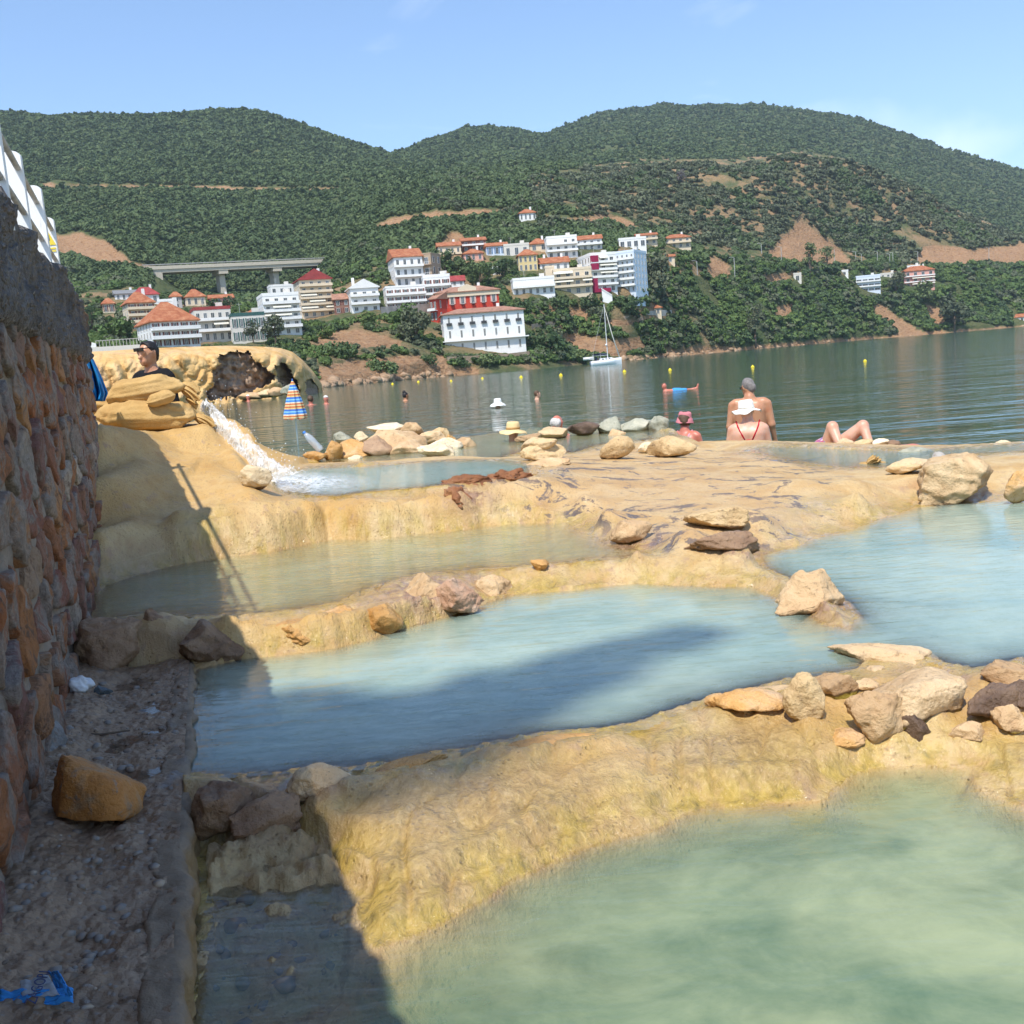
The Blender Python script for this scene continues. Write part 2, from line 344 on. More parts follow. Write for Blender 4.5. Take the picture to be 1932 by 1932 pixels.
# the paved walkway left of the kerb has its own mesh: sink the rock under it
KA, KB = -0.19, -0.286                                 # kerb line x = KA + KB*y
leftk = (P[:, 0] < KA + KB * P[:, 1] - .02) & (P[:, 1] < 4.45)
NH = np.where(leftk, np.minimum(NH, .12), NH)
def near_z(x, y):
    i = np.clip((np.log(y) - math.log(Y_0)) / (math.log(21) - math.log(Y_0)) * (NR - 1), 0, NR - 1.001); j = np.clip((x / y + .66) / 1.32 * (NCD - 1), 0, NCD - 1.001)
    i0, j0 = int(i), int(j); a, b = i - i0, j - j0; Z = NH.reshape(NR, NC)
    return float(Z[i0, j0] * (1-a)*(1-b) + Z[i0+1, j0]*a*(1-b) + Z[i0, j0+1]*(1-a)*b + Z[i0+1, j0+1]*a*b)
def near_hit(px, py, water=True):
    """where the line of sight through a pixel of the photograph meets the terraces"""
    prev = None
    for d in np.exp(np.linspace(math.log(1.3), math.log(20), 500)):
        p = D(px, py, d); z = near_z(p[0], p[1])
        if p[2] <= z: return np.array([p[0], p[1], z])
    return D(px, py, 15.)
V = np.stack([P[:, 0], P[:, 1], NH], 1)
F = grid_faces(NR, NC)
me = mesh_np('travertine_terraces', V, F)
dry_h = NH - NWL
pxx, pxy = PXY(P[:, 0], P[:, 1], NH)
def zone(cx, cy, rx, ry): return np.clip(1.35 - np.hypot((pxx - cx) / rx, (pxy - cy) / ry), 0, 1)
alg = sstep(.16, .0, dry_h) * sstep(-.12, .02, dry_h) * sstep(.35, .02, NDS)
alg = np.maximum(alg, .8 * np.maximum.reduce([zone(720, 990, 150, 30), zone(980, 965, 90, 25), zone(400, 1000, 60, 50), zone(1180, 1075, 60, 20), zone(1300, 1090, 50, 14), zone(1560, 960, 90, 25), zone(1640, 1400, 80, 60)]))
stain = np.maximum.reduce([zone(1250, 920, 300, 70), zone(1400, 960, 160, 50), zone(960, 905, 120, 22), zone(1330, 1000, 170, 40), zone(1450, 865, 120, 16)])
mud = np.maximum.reduce([zone(250, 1230, 150, 60), zone(450, 1540, 140, 80) * .8, zone(250, 1080, 120, 60) * .5, zone(520, 1750, 190, 200) * .35])
crust = np.maximum.reduce([zone(810, 1115, 130, 45), zone(560, 1470, 110, 35), zone(1190, 1020, 60, 25), zone(890, 940, 50, 25), zone(1400, 1040, 70, 16), zone(1540, 1140, 80, 40)])
fib = np.maximum.reduce([zone(950, 1540, 420, 150), zone(1400, 1430, 200, 90), zone(780, 1650, 180, 130)])
wet = np.maximum(sstep(.25, .0, dry_h) * sstep(.45, .02, NDS), np.maximum(fib, np.maximum(alg, zone(1400, 1400, 300, 80))))
orange = np.maximum.reduce([zone(330, 850, 240, 130), zone(600, 970, 90, 50), zone(1590, 1390, 70, 60), zone(650, 1170, 220, 40), zone(560, 850, 180, 40)])
for nme, val in (('alg', alg), ('stain', stain), ('mud', mud), ('fib', fib), ('wet', wet), ('orange', orange), ('crust', crust)): attr(me, nme, val)

t = NT('travertine')
pos = t.pos()
n1 = t.noise(pos, 2.6, 6, .6, .4); n2 = t.noise(pos, 11, 6, .62); n3 = t.noise(t.map(pos, (3.5, 1.6, 12)), 3.0, 5, .6, .6)
c = t.ramp(n1, [(.30, (.46, .27, .095)), (.45, (.54, .345, .135)), (.58, (.61, .44, .215)), (.72, (.48, .29, .13))])
c = t.mix(t.math('MULTIPLY', t.attr('orange'), .6), c, t.ramp(n2, [(.3, (.47, .25, .06)), (.7, (.60, .38, .12))]))
c = t.mix(t.step(.56, .72, n2), c, (.44, .28, .16)); c = t.mix(t.math('MULTIPLY', t.step(.58, .66, t.noise(pos, 46, 3)), .45), c, (.36, .22, .11))
streak = t.noise(t.map(pos, (22, 20, 6.0)), 1.0, 6, .68, .8)
streak2 = t.noise(t.map(pos, (75, 60, 13)), 1.0, 4, .6, .4)
fibc = t.ramp(t.math('ADD', t.math('MULTIPLY', streak, .6), t.math('MULTIPLY', streak2, .4)), [(.30, (.15, .09, .028)), (.50, (.36, .235, .08)), (.66, (.55, .39, .165))])
c = t.mix(t.math('MULTIPLY', t.attr('fib'), .85), c, fibc)
am = t.math('MULTIPLY', t.attr('alg'), t.step(.36, .60, t.noise(t.map(pos, (7, 7, 2.2)), 1.2, 6, .62)))
algc = t.ramp(streak, [(.3, (.12, .105, .012)), (.5, (.40, .28, .03)), (.7, (.58, .42, .09))])
c = t.mix(t.math('MULTIPLY', am, .75), c, algc)
sm = t.noise(t.map(pos, (2.4, 3.4, 4)), 1.2, 9, .74, .9)
stn = t.math('MULTIPLY', t.step(.0, .45, t.attr('stain')), t.step(.55, .58, sm))
c = t.mix(stn, c, t.ramp(n2, [(.3, (.045, .042, .05)), (.7, (.11, .095, .09))]))
c = t.mix(t.math('MULTIPLY', t.attr('stain'), .35), c, (.50, .32, .175))
mudc = t.ramp(n2, [(.3, (.10, .065, .04)), (.5, (.22, .145, .09)), (.7, (.33, .22, .13))])
c = t.mix(t.math('MULTIPLY', t.attr('mud'), .85), c, mudc)
cr_ = t.math('MULTIPLY', t.attr('crust'), t.step(.36, .56, t.noise(pos, 9, 7, .7, .5))); c = t.mix(cr_, c, t.ramp(n2, [(.3, (.15, .075, .045)), (.5, (.34, .20, .125)), (.7, (.48, .33, .22))]))
up = t.xyz(t.n('NewGeometry').outputs['Normal'])[2]
hgt = t.math('ADD', t.math('MULTIPLY', n2, t.math('ADD', .6, t.math('MULTIPLY', t.attr('crust'), 1.2))), t.math('MULTIPLY', streak, .4))
hgt = t.math('ADD', hgt, t.math('MULTIPLY', streak2, .28))
nr = t.bump(hgt, .6, .04); nr = t.bump(t.noise(pos, 80, 4, .7), .6, .009, nr)
pit = t.math('MULTIPLY', t.step(.30, .05, t.voro(pos, 42)), t.step(.45, .62, t.noise(pos, 6, 4)))
nr = t.bump(t.math('MULTIPLY', pit, -1.0), .5, .012, nr); c = t.mix(t.math('MULTIPLY', pit, .35), c, (.20, .12, .055))
ro = t.math('SUBTRACT', .60, t.math('MULTIPLY', t.attr('wet'), .50))
ro = t.math('SUBTRACT', ro, t.math('MULTIPLY', stn, .2), clamp=True)
MAT_TRAV = t.done(c, ro, nr, .45, Coat_Weight=t.math('MULTIPLY', t.attr('wet'), .7), Coat_Roughness=.05, Coat_Normal=t.bump(t.noise(pos, 34, 5, .65, .3), .8, .03))
o = link('travertine_terraces', me, MAT_TRAV); tag(o, 'ochre travertine terraces with rims between the spring pools', 'terrain', kind='structure')

# ---------------------------------------------------------------- pool water (turbid: what lies deeper shows less)
def water_mat(name, milk1, milk2, k, bscale, bstr, stretch=(1, 1.6, 1), foam=False):
    t = NT(name); pos = t.pos()
    dep = t.attr('depth')
    tur = t.noise(t.map(pos, (1, 1.15, 1)), 1.3, 6, .6, .5); tur2 = t.noise(t.map(pos, (1, 1.15, 1), (4, 7, 0)), 4.5, 6, .65, .4)
    milk = t.mix(t.step(.32, .70, t.math('ADD', t.math('MULTIPLY', tur, .7), t.math('MULTIPLY', tur2, .3))), milk1, milk2)
    kk = t.math('MULTIPLY', t.math('ADD', .55, t.math('MULTIPLY', tur2, .9)), -k)
    opac = t.math('SUBTRACT', 1.0, t.math('EXPONENT', t.math('MULTIPLY', dep, kk)), clamp=True)
    h = t.math('ADD', t.noise(t.map(pos, (stretch[0], stretch[1] * 2.2, 1)), bscale, 4, .55, .6), t.math('MULTIPLY', t.noise(t.map(pos, stretch), bscale * 4, 3), .3))
    nr = t.bump(h, bstr, .03)
    dif = t.n('BsdfDiffuse'); t.set(dif.inputs['Color'], milk)
    tr = t.n('BsdfTransparent'); t.set(tr.inputs['Color'], t.mix(t.math('MULTIPLY', opac, .8), (1, 1, 1), (.62, .80, .70)))
    body = t.n('MixShader'); t.set(body.inputs[0], opac); t.L.new(tr.outputs[0], body.inputs[1]); t.L.new(dif.outputs[0], body.inputs[2])
    gl = t.n('BsdfGlossy'); gl.inputs['Roughness'].default_value = .03; t.set(gl.inputs['Normal'], nr); gl.inputs['Color'].default_value = (1, 1, 1, 1)
    fr = t.n('Fresnel'); fr.inputs['IOR'].default_value = 1.333; t.set(fr.inputs['Normal'], nr)
    mx = t.n('MixShader'); t.L.new(fr.outputs[0], mx.inputs[0]); t.L.new(body.outputs[0], mx.inputs[1]); t.L.new(gl.outputs[0], mx.inputs[2])
    t.L.new(mx.outputs[0], t.out.inputs['Surface'])
    return t.m
WM = {'one': water_mat('pool_one_water', (.24, .25, .13), (.36, .40, .25), 3.6, 6, .65),
      'two': water_mat('pool_two_water', (.23, .33, .28), (.37, .45, .36), 7.5, 4, .16),
      'three': water_mat('pool_three_water', (.10, .18, .11), (.35, .40, .23), 5.0, 4, .2),
      'upper': water_mat('pool_upper_water', (.22, .34, .30), (.30, .40, .34), 8.0, 9, .35),
      'far': water_mat('pool_far_water', (.30, .34, .20), (.42, .44, .28), 3.5, 9, .20),
      'side': water_mat('pool_side_water', (.16, .24, .17), (.22, .30, .22), 5.0, 8, .20)}
WLAB = {'one': 'olive shallow pool of water below the sandbag mound', 'two': 'milky blue spring water in the wide middle pool', 'three': 'milky green water of the nearest pool',
        'upper': 'pale turquoise water at the foot of the small waterfall', 'far': 'shallow pale green water behind the stacked stones', 'side': 'dark green water strip behind the platform on the right'}
Fq = F
for k, (L, poly, dmax, slope) in POOL.items():
    s = sd_poly(P, poly); ok = (s < .045) & (NH < L + .012)
    fk = ok[Fq].any(1) & (s < .08)[Fq].all(1); ff = Fq[fk]
    ids = np.unique(ff); re = np.full(len(P), -1); re[ids] = np.arange(len(ids))
    Vw = np.stack([P[ids, 0], P[ids, 1], np.full(len(ids), L)], 1)
    mw = mesh_np('pool_water', Vw, re[ff]); attr(mw, 'depth', np.maximum(L - NH[ids], 0))
    ow = link('pool_water', mw, WM[k]); tag(ow, WLAB[k], 'water', kind='structure')

# ---------------------------------------------------------------- the sea
xs = np.concatenate([-np.geomspace(4000, 8, 40), np.linspace(-7, 7, 20), np.geomspace(8, 4000, 40)]); ys = np.concatenate([[9.35], np.geomspace(9.8, 5000, 60)])
XX, YY = np.meshgrid(xs, ys); V = np.stack([XX.ravel(), YY.ravel(), np.zeros(XX.size)], 1)
t = NT('sea_water'); pos = t.pos()
dist = t.xyz(pos)[1]
w1 = t.noise(t.map(pos, (.45, 1.5, 1)), .9, 4, .55, .4); w2 = t.noise(t.map(pos, (.10, .35, 1), (7, 3, 0)), 1.0, 4, .6, .3); w3 = t.noise(t.map(pos, (.012, .05, 1)), 1.0, 3)
nr = t.bump(w1, .22, .25); nr = t.bump(w2, .22, .7, nr)
amp = t.step(.40, .62, w3)
c = t.mix(t.step(30, 260, dist), (.060, .095, .060), (.036, .105, .080))
MAT_SEA = t.done(c, .06, nr, .5, IOR=1.333)
tag(link('sea', mesh_np('sea', V, grid_faces(len(ys), len(xs))), MAT_SEA), 'calm green sea of the bay', 'sea', kind='structure')
# ================================================================ the far shore and hills (a height field over bearing and range)
# each row: (photo x, photo y or None for sea level, range in metres), from the water's edge back to beyond the skyline
ROWS = [
 [(-400,None,150),(170,None,160),(430,None,185),(600,None,200),(700,None,228),(800,None,258),(1000,None,278),(1170,None,330),(1400,None,420),(1640,None,560),(1932,None,620),(2400,None,700)],
 [(-400,668,200),(170,655,215),(430,662,215),(600,712,206),(700,700,236),(840,676,270),(1000,676,286),(1170,668,340),(1270,656,385),(1400,645,432),(1640,628,575),(1932,606,635),(2400,560,720)],
 [(-400,650,260),(170,645,270),(300,646,275),(440,648,275),(540,640,270),(600,665,245),(690,650,262),(780,640,285),(840,664,282),(1000,660,300),(1080,640,345),(1170,620,352),(1270,610,395),(1400,600,450),(1640,585,595),(1932,572,655),(2400,530,740)],
 [(-400,630,330),(170,605,340),(300,620,310),(440,628,305),(540,618,310),(640,600,315),(690,588,325),(790,582,335),(900,585,335),(1000,560,345),(1100,550,366),(1200,546,372),(1300,560,425),(1400,560,475),(1640,550,610),(1730,545,615),(1932,535,675),(2400,500,760)],
 [(-400,560,450),(170,545,440),(260,548,420),(320,572,400),(440,570,400),(560,560,405),(620,530,420),(700,505,400),(830,490,400),(1000,485,405),(1100,480,405),(1200,470,415),(1300,480,460),(1400,500,510),(1500,500,560),(1640,502,650),(1800,500,660),(1932,505,720),(2400,470,820)],
 [(-400,470,560),(0,470,540),(170,492,500),(250,500,480),(300,520,485),(340,552,490),(420,560,495),(520,556,505),(590,520,515),(640,470,520),(700,432,490),(830,405,480),(1000,405,490),(1100,412,490),(1200,432,490),(1300,455,520),(1400,450,590),(1500,445,640),(1600,470,690),(1740,470,700),(1932,470,760),(2400,440,880)],
 [(-400,340,780),(0,350,760),(300,345,760),(500,350,760),(700,340,720),(900,335,690),(1000,325,700),(1200,325,700),(1400,318,730),(1500,292,760),(1600,306,780),(1700,345,800),(1800,398,830),(1932,450,860),(2200,520,900)],
 [(-400,290,950),(0,290,900),(300,280,930),(500,280,950),(735,315,1000),(900,310,1050),(1030,312,1000),(1200,310,1000),(1400,330,1000),(1500,340,1000),(1600,380,1050),(1700,400,1050),(1800,440,1050),(1932,470,1100),(2200,520,1200)],
 [(-400,215,1150),(-100,207,1150),(0,208,1150),(100,213,1150),(240,216,1150),(330,212,1150),(440,204,1150),(490,209,1150),(560,232,1180),(640,262,1200),(735,289,1250),(800,268,1500),(880,237,1550),(930,238,1580),(1030,252,1650),(1100,222,1800),(1180,203,1850),(1250,194,1850),(1330,198,1850),(1420,193,1850),(1500,203,1850),(1580,211,1850),(1650,228,1850),(1720,252,1850),(1800,283,1850),(1932,318,1850),(2100,372,1850),(2400,440,1850)],
 [(-400,330,1700),(735,380,1900),(1000,330,2300),(2400,520,2400)]]
NU, NT_ = 560, 420
fu = np.linspace(-.82, .82, NU)
rY = []; rZ = []
for row in ROWS:
    px = np.array([r[0] for r in row], float); Yr = np.array([r[2] for r in row], float)
    Z = np.zeros(len(row)); X = np.zeros(len(row))
    for i, (x, y, d) in enumerate(row):
        if y is None:
            p = D(x, 700 - .0805 * (x - 966) + 0, d); Z[i] = 0.0; X[i] = p[0]
        else:
            p = D(x, y, d); X[i] = p[0]; Z[i] = p[2]
    u = X / Yr; o_ = np.argsort(u)
    rY.append(np.interp(fu, u[o_], Yr[o_])); e = np.interp(fu, u[o_], (Z / Yr)[o_]); rZ.append(e * rY[-1])
rY = np.array(rY); rZ = np.array(rZ)
# add a foot below the sea
rY = np.concatenate([rY[:1] - 12, rY]); rZ = np.concatenate([np.full((1, NU), -2.5), rZ])
def gsm(A, n):
    for _ in range(n): A = np.concatenate([A[:, :1], (A[:, :-2] + 2 * A[:, 1:-1] + A[:, 2:]) / 4, A[:, -1:]], 1)
    return A
rY = gsm(rY, 6); rZ = gsm(rZ, 2)
tt = np.linspace(0, 1, NT_); knots = np.array([0, .05, .12, .20, .29, .40, .50, .66, .80, .94, 1.0])
FY = np.zeros((NT_, NU)); FZ = np.zeros((NT_, NU))
for j in range(NU):
    FY[:, j] = np.interp(tt, knots, rY[:, j]); FZ[:, j] = np.interp(tt, knots, rZ[:, j])
def smt(A, n):
    for _ in range(n): A = np.concatenate([A[:1], (A[:-2] + 2 * A[1:-1] + A[2:]) / 4, A[-1:]], 0)
    return A
FY = smt(FY, 4); FZ = smt(FZ, 8)
FX = FY * fu[None, :]
amp = np.interp(FY, [150, 300, 700, 1800], [.5, 1.6, 6, 12]) * sstep(-.5, 3, FZ)
FZ = FZ + amp * fbm(FX / 60, FY / 60, 2., 5, .5) * np.interp(FY, [300, 900, 1150], [1, .9, .45])
FZ = FZ + sstep(.5, 3, FZ) * np.interp(FY, [150, 500, 900], [.5, .9, 0]) * np.abs(fbm(FX / 7, FY / 7, 5., 4))
fpx, fpy = PXY(FX, FY, FZ)
def far_z(x, y):
    j = (x / y + .82) / 1.64 * (NU - 1); j0 = int(np.clip(j, 0, NU - 2)); b = j - j0
    c0, c1 = FY[:, j0], FY[:, j0 + 1]
    return float((1 - b) * np.interp(y, c0, FZ[:, j0]) + b * np.interp(y, c1, FZ[:, j0 + 1]))
def far_hit(px, py, dmin=150):
    for d in np.geomspace(dmin, 2200, 700):
        p = D(px, py, d)
        if p[2] <= far_z(p[0], p[1]): return p
    return D(px, py, 900.)
def inpoly(x, y, poly):
    ins = np.zeros(np.shape(x), bool); n = len(poly)
    for i in range(n):
        (ax, ay), (bx, by) = poly[i], poly[(i + 1) % n]
        ins ^= ((ay > y) != (by > y)) & (x < (bx - ax) * (y - ay) / ((by - ay) or 1e-9) + ax)
    return ins
# bare ground: road cuts, quarry scars, dry banks, shore rock (outlines measured on the photograph, laid on the ground they belong to)
BARE = [[(100,440),(150,434),(200,452),(230,470),(245,490),(230,497),(180,495),(140,480),(105,480)],
 [(245,490),(300,500),(310,512),(250,505)],
 [(700,425),(735,407),(800,397),(900,392),(960,388),(960,402),(900,405),(840,408),(780,414),(730,430)],
 [(1020,400),(1050,405),(1100,405),(1170,402),(1200,420),(1208,432),(1185,432),(1150,415),(1080,418),(1020,412)],
 [(1450,478),(1465,455),(1487,432),(1510,413),(1530,425),(1550,442),(1590,470),(1615,496),(1580,500),(1540,500),(1500,492),(1460,490)],
 [(1725,495),(1740,462),(1780,458),(1830,468),(1880,462),(1932,458),(2100,450),(2100,488),(1932,494),(1850,495),(1780,500)],
 [(60,343),(200,346),(330,347),(450,350),(540,352),(650,352),(640,358),(520,357),(400,355),(250,352),(80,349)],
 [(600,690),(660,680),(760,668),(835,668),(850,690),(900,690),(905,706),(800,722),(700,725),(600,740)],
 [(600,622),(680,620),(760,640),(750,655),(650,650),(600,655)],
 [(1150,640),(1210,630),(1260,648),(1210,655),(1180,670),(1100,668),(1060,640),(1080,625)],
 [(1270,655),(1330,648),(1400,650),(1500,640),(1932,610),(1932,622),(1500,660),(1400,668),(1180,700),(1170,688)],
 [(1640,565),(1660,570),(1720,610),(1760,635),(1700,640),(1680,610),(1650,590)],
 [(1740,570),(1780,580),(1785,610),(1770,615),(1750,590)],
 [(1140,600),(1220,598),(1220,608),(1140,612)], [(1160,540),(1185,560),(1215,590),(1195,590),(1165,560)],
 [(1330,480),(1370,490),(1380,525),(1345,525)],[(1440,520),(1480,510),(1500,525),(1450,535)], [(820,470),(850,430),(880,440),(870,460),(850,470)],
 [(1035,560),(1050,560),(1056,590),(1038,592)], [(1070,575),(1105,575),(1110,600),(1075,600)], [(1460,575),(1500,565),(1490,600),(1465,600)]]
def bare_mask(x, y):
    jx = x + 5 * noise(x / 9, y / 7, 1.5); jy = y + 4 * noise(x / 8, y / 6, 4.5)
    m = np.zeros(np.shape(x))
    for p in BARE: m = np.maximum(m, inpoly(jx, jy, p))
    return m
bare = bare_mask(fpx, fpy)
for _ in range(2): bare = (bare + np.roll(bare, 1, 0) + np.roll(bare, -1, 0) + np.roll(bare, 1, 1) + np.roll(bare, -1, 1)) / 5
# cuts and scars are hollowed into the slope
FZ = FZ - bare * np.interp(FY, [200, 450], [0.3, 2.5]) + bare * np.interp(FY, [200, 500], [.3, 1.6]) * fbm(FX / 6, FY / 6, 9., 4)
me = mesh_np('hillside', np.stack([FX.ravel(), FY.ravel(), FZ.ravel()], 1), grid_faces(NT_, NU))
attr(me, 'bare', bare); attr(me, 'wood', 1.0 - inpoly(fpx, fpy, [(1000,330),(1200,300),(1400,300),(1500,285),(1600,300),(1700,340),(1800,395),(1960,455),(1960,520),(1100,520),(1100,400),(1000,380)]) - 1.0 * (FY < 420))
t = NT('hillside'); pos = t.pos()
a = t.noise(pos, .02, 6, .6); b = t.noise(pos, .12, 6, .6); cc = t.noise(t.map(pos, (1, 1, 3.0)), .5, 5, .65)
soil = t.ramp(b, [(.3, (.28, .175, .095)), (.5, (.36, .235, .13)), (.7, (.24, .185, .09))])
grass = t.ramp(b, [(.3, (.085, .11, .045)), (.7, (.15, .155, .075))])
c = t.mix(t.step(.40, .60, t.noise(pos, .06, 5, .6)), grass, soil)
c = t.mix(t.math('MULTIPLY', t.step(0, 1, t.attr('wood')), .85), c, t.ramp(b, [(.3, (.060, .092, .034)), (.7, (.10, .135, .052))]))
rock = t.ramp(cc, [(.25, (.14, .075, .04)), (.40, (.34, .19, .10)), (.55, (.44, .27, .15)), (.72, (.27, .19, .13))])
c = t.mix(t.step(.3, .7, t.attr('bare')), c, rock)
nr = t.bump(t.noise(t.map(pos, (1, 1, 2)), .45, 6, .65), 1.0, 2.2)
MAT_HILL = t.done(c, .95, nr, .1)
tag(link('hillside', me, MAT_HILL), 'wooded hills rising behind the bay', 'hill', kind='structure')

# ---------------------------------------------------------------- foliage: leaf clumps
def leaf_cloud(blobs, n, size, seed, flat=.6):
    """n leaf-sized quads spread over lumpy blobs [(centre, radii)], facing outwards with scatter"""
    r = np.random.RandomState(seed); V = []; k = len(blobs)
    vol = np.array([b[1][0] * b[1][1] + b[1][0] * b[1][2] for b in blobs]); idx = r.choice(k, n, p=vol / vol.sum())
    C = np.array([b[0] for b in blobs], float)[idx]; A = np.array([b[1] for b in blobs], float)[idx]
    d = r.normal(size=(n, 3)); d /= np.linalg.norm(d, axis=1)[:, None]
    rad = r.uniform(.55, 1.05, n) ** .6
    p = C + d * A * rad[:, None]
    nrm = d / A; nrm /= np.linalg.norm(nrm, axis=1)[:, None]; nrm = nrm * flat + r.normal(size=(n, 3)) * .5; nrm /= np.linalg.norm(nrm, axis=1)[:, None]
    a = np.cross(nrm, r.normal(size=(n, 3))); a /= np.linalg.norm(a, axis=1)[:, None]; b = np.cross(nrm, a)
    s = size * r.uniform(.6, 1.4, (n, 1)); s2 = s * r.uniform(.5, .9, (n, 1))
    V = np.stack([p - a * s - b * s2 * .4, p + a * s * .2 - b * s2, p + a * s + b * s2 * .3, p - a * s * .3 + b * s2], 1).reshape(-1, 3)
    return V, np.arange(4 * n).reshape(n, 4)
def blob_set(seed, k, spread, r0, h):
    r = np.random.RandomState(seed); out = []
    for i in range(k):
        a = r.uniform(0, 6.28); q = spread * math.sqrt(r.uniform(0, 1)); z = h * (r.uniform(.35, 1.0)) * (1 - .35 * (q / max(spread, 1e-6)) ** 2)
        rr = r0 * r.uniform(.6, 1.1); out.append(((q * math.cos(a), q * math.sin(a), z), (rr, rr, rr * r.uniform(.6, .9))))
    return out
def foliage(name, c0, c1, c2, vr=.35):
    t = NT(name); rn = t.rnd(); nz_ = t.noise(t.tc('Object'), 1.6, 2)
    c = t.ramp(t.math('ADD', t.math('MULTIPLY', rn, .75), t.math('MULTIPLY', nz_, .3)), [(.12, c0), (.5, c1), (.9, c2)])
    c = t.hsv(c, 0.5, 1.0, t.math('ADD', 1 - vr / 2, t.math('MULTIPLY', t.noise(t.pos(), .02, 3), vr)))
    return t.done(c, .75, None, .25)
MAT_MAQ = foliage('maquis_leaves', (.066, .104, .040), (.088, .130, .050), (.120, .160, .064))
MAT_GRN2 = foliage('mid_leaves', (.082, .124, .046), (.108, .152, .056), (.14, .18, .07))
MAT_OLV = foliage('olive_leaves', (.080, .098, .052), (.105, .125, .068), (.14, .155, .088))
MAT_GRN = foliage('bright_leaves', (.070, .118, .034), (.098, .152, .042), (.13, .185, .055))
MAT_DRK = foliage('dark_leaves', (.048, .082, .032), (.066, .104, .040), (.088, .13, .05))
def gn_scatter(name, pts, scl, rot, mesh, label, cat):
    """one object of many small plants: points that carry copies of one shrub mesh"""
    proto = bpy.data.objects.new(name + '_plant', mesh)
    me = mesh_np(name, pts, np.zeros((0, 3), int)); attr(me, 'scl', scl); attr(me, 'rot', rot)
    ng = bpy.data.node_groups.new(name, 'GeometryNodeTree')
    ng.interface.new_socket('Geometry', in_out='INPUT', socket_type='NodeSocketGeometry'); ng.interface.new_socket('Geometry', in_out='OUTPUT', socket_type='NodeSocketGeometry')
    N = ng.nodes; gi = N.new('NodeGroupInput'); go = N.new('NodeGroupOutput'); iop = N.new('GeometryNodeInstanceOnPoints'); oi = N.new('GeometryNodeObjectInfo'); oi.inputs['Object'].default_value = proto
    a1 = N.new('GeometryNodeInputNamedAttribute'); a1.data_type = 'FLOAT'; a1.inputs['Name'].default_value = 'scl'
    a2 = N.new('GeometryNodeInputNamedAttribute'); a2.data_type = 'FLOAT'; a2.inputs['Name'].default_value = 'rot'
    cx = N.new('ShaderNodeCombineXYZ'); mtp = N.new('GeometryNodeMeshToPoints')
    ng.links.new(gi.outputs[0], mtp.inputs[0]); ng.links.new(mtp.outputs[0], iop.inputs['Points']); ng.links.new(oi.outputs['Geometry'], iop.inputs['Instance'])
    ng.links.new(a1.outputs['Attribute'], iop.inputs['Scale']); ng.links.new(a2.outputs['Attribute'], cx.inputs['Z']); ng.links.new(cx.outputs[0], iop.inputs['Rotation'])
    ng.links.new(iop.outputs[0], go.inputs[0])
    o = link(name, me); md = o.modifiers.new('scatter', 'NODES'); md.node_group = ng
    return tag(o, label, cat, kind='stuff')
def shrub_mesh(name, seed, m, n=190, size=.22):
    V, F = leaf_cloud(blob_set(seed, 7, .62, .42, .75), n, size, seed, 1.3)
    q = mesh_np(name, V, F, False); q.materials.append(m); return q
KEEP_CLEAR = []        # (x0,x1,y0,y1,range): nothing grows in front of these facades; filled by the buildings
def scatter_points(n, seed, t0, t1, zmin=1.0):
    r = np.random.RandomState(seed)
    u = r.uniform(-.60, .60, n); tv = r.uniform(t0, t1, n)
    i = tv * (NT_ - 1); j = (u + .82) / 1.64 * (NU - 1); i0 = i.astype(int).clip(0, NT_ - 2); j0 = j.astype(int); a = i - i0; b = j - j0
    def bl(A): return A[i0, j0] * (1-a)*(1-b) + A[i0+1, j0]*a*(1-b) + A[i0, j0+1]*(1-a)*b + A[i0+1, j0+1]*a*b
    X, Y, Z, B = bl(FX), bl(FY), bl(FZ), bl(bare)
    return X, Y, Z, B, r
# ================================================================ stone retaining wall, fence, kerb and walkway on the left
WT = Vector((WB, 1, 0)).normalized(); WN = Vector((1, -WB, 0)).normalized()
def wallp(y, z, off=0.0):
    return np.array([WA + WB * y + WN.x * off, y + WN.y * off, z])
t = NT('rusty_wall_stone'); oc = t.tc('Object'); rn = t.rnd()
base = t.ramp(rn, [(.0, (.34, .115, .045)), (.22, (.38, .16, .06)), (.42, (.25, .10, .07)), (.58, (.44, .22, .095)), (.74, (.21, .10, .085)), (.88, (.34, .23, .15)), (1., (.50, .43, .35))])
n1 = t.noise(t.pos(), 17, 7, .7, .8); n2 = t.noise(t.pos(), 55, 4, .6)
c = t.mix(t.step(.46, .66, n1), base, (.15, .085, .055)); c = t.mix(t.math('MULTIPLY', t.step(.47, .57, t.noise(t.pos(), 4, 7, .68, .8)), .8), c, t.ramp(n2, [(.3, (.18, .155, .13)), (.7, (.36, .32, .28))])); c = t.mix(t.step(.62, .72, t.noise(t.pos(), 7, 5, .6)), c, (.30, .27, .24)); c = t.mix(t.math('MULTIPLY', t.step(.6, .75, n2), .5), c, (.40, .23, .12))
MAT_WSTONE = t.done(c, .8, t.bump(t.math('ADD', n1, t.math('MULTIPLY', n2, .4)), .95, .03), .3)
t = NT('wall_mortar'); n1 = t.noise(t.pos(), 9, 6, .65); n2 = t.noise(t.pos(), 60, 4)
c = t.ramp(n1, [(.3, (.15, .12, .095)), (.5, (.27, .225, .185)), (.7, (.36, .28, .21))])
MAT_MORTAR = t.done(c, .9, t.bump(t.math('ADD', n1, t.math('MULTIPLY', n2, .5)), .8, .02), .2)
t = NT('pebbledash_concrete'); pos = t.pos(); v = t.voro(pos, 34); v2 = t.voro(pos, 80); n1 = t.noise(pos, 5, 6, .6); n2 = t.noise(pos, 26, 5, .6)
vc = t.voro(pos, 34, out='Color')
c = t.ramp(n1, [(.3, (.13, .12, .115)), (.5, (.215, .20, .19)), (.7, (.29, .27, .25))])
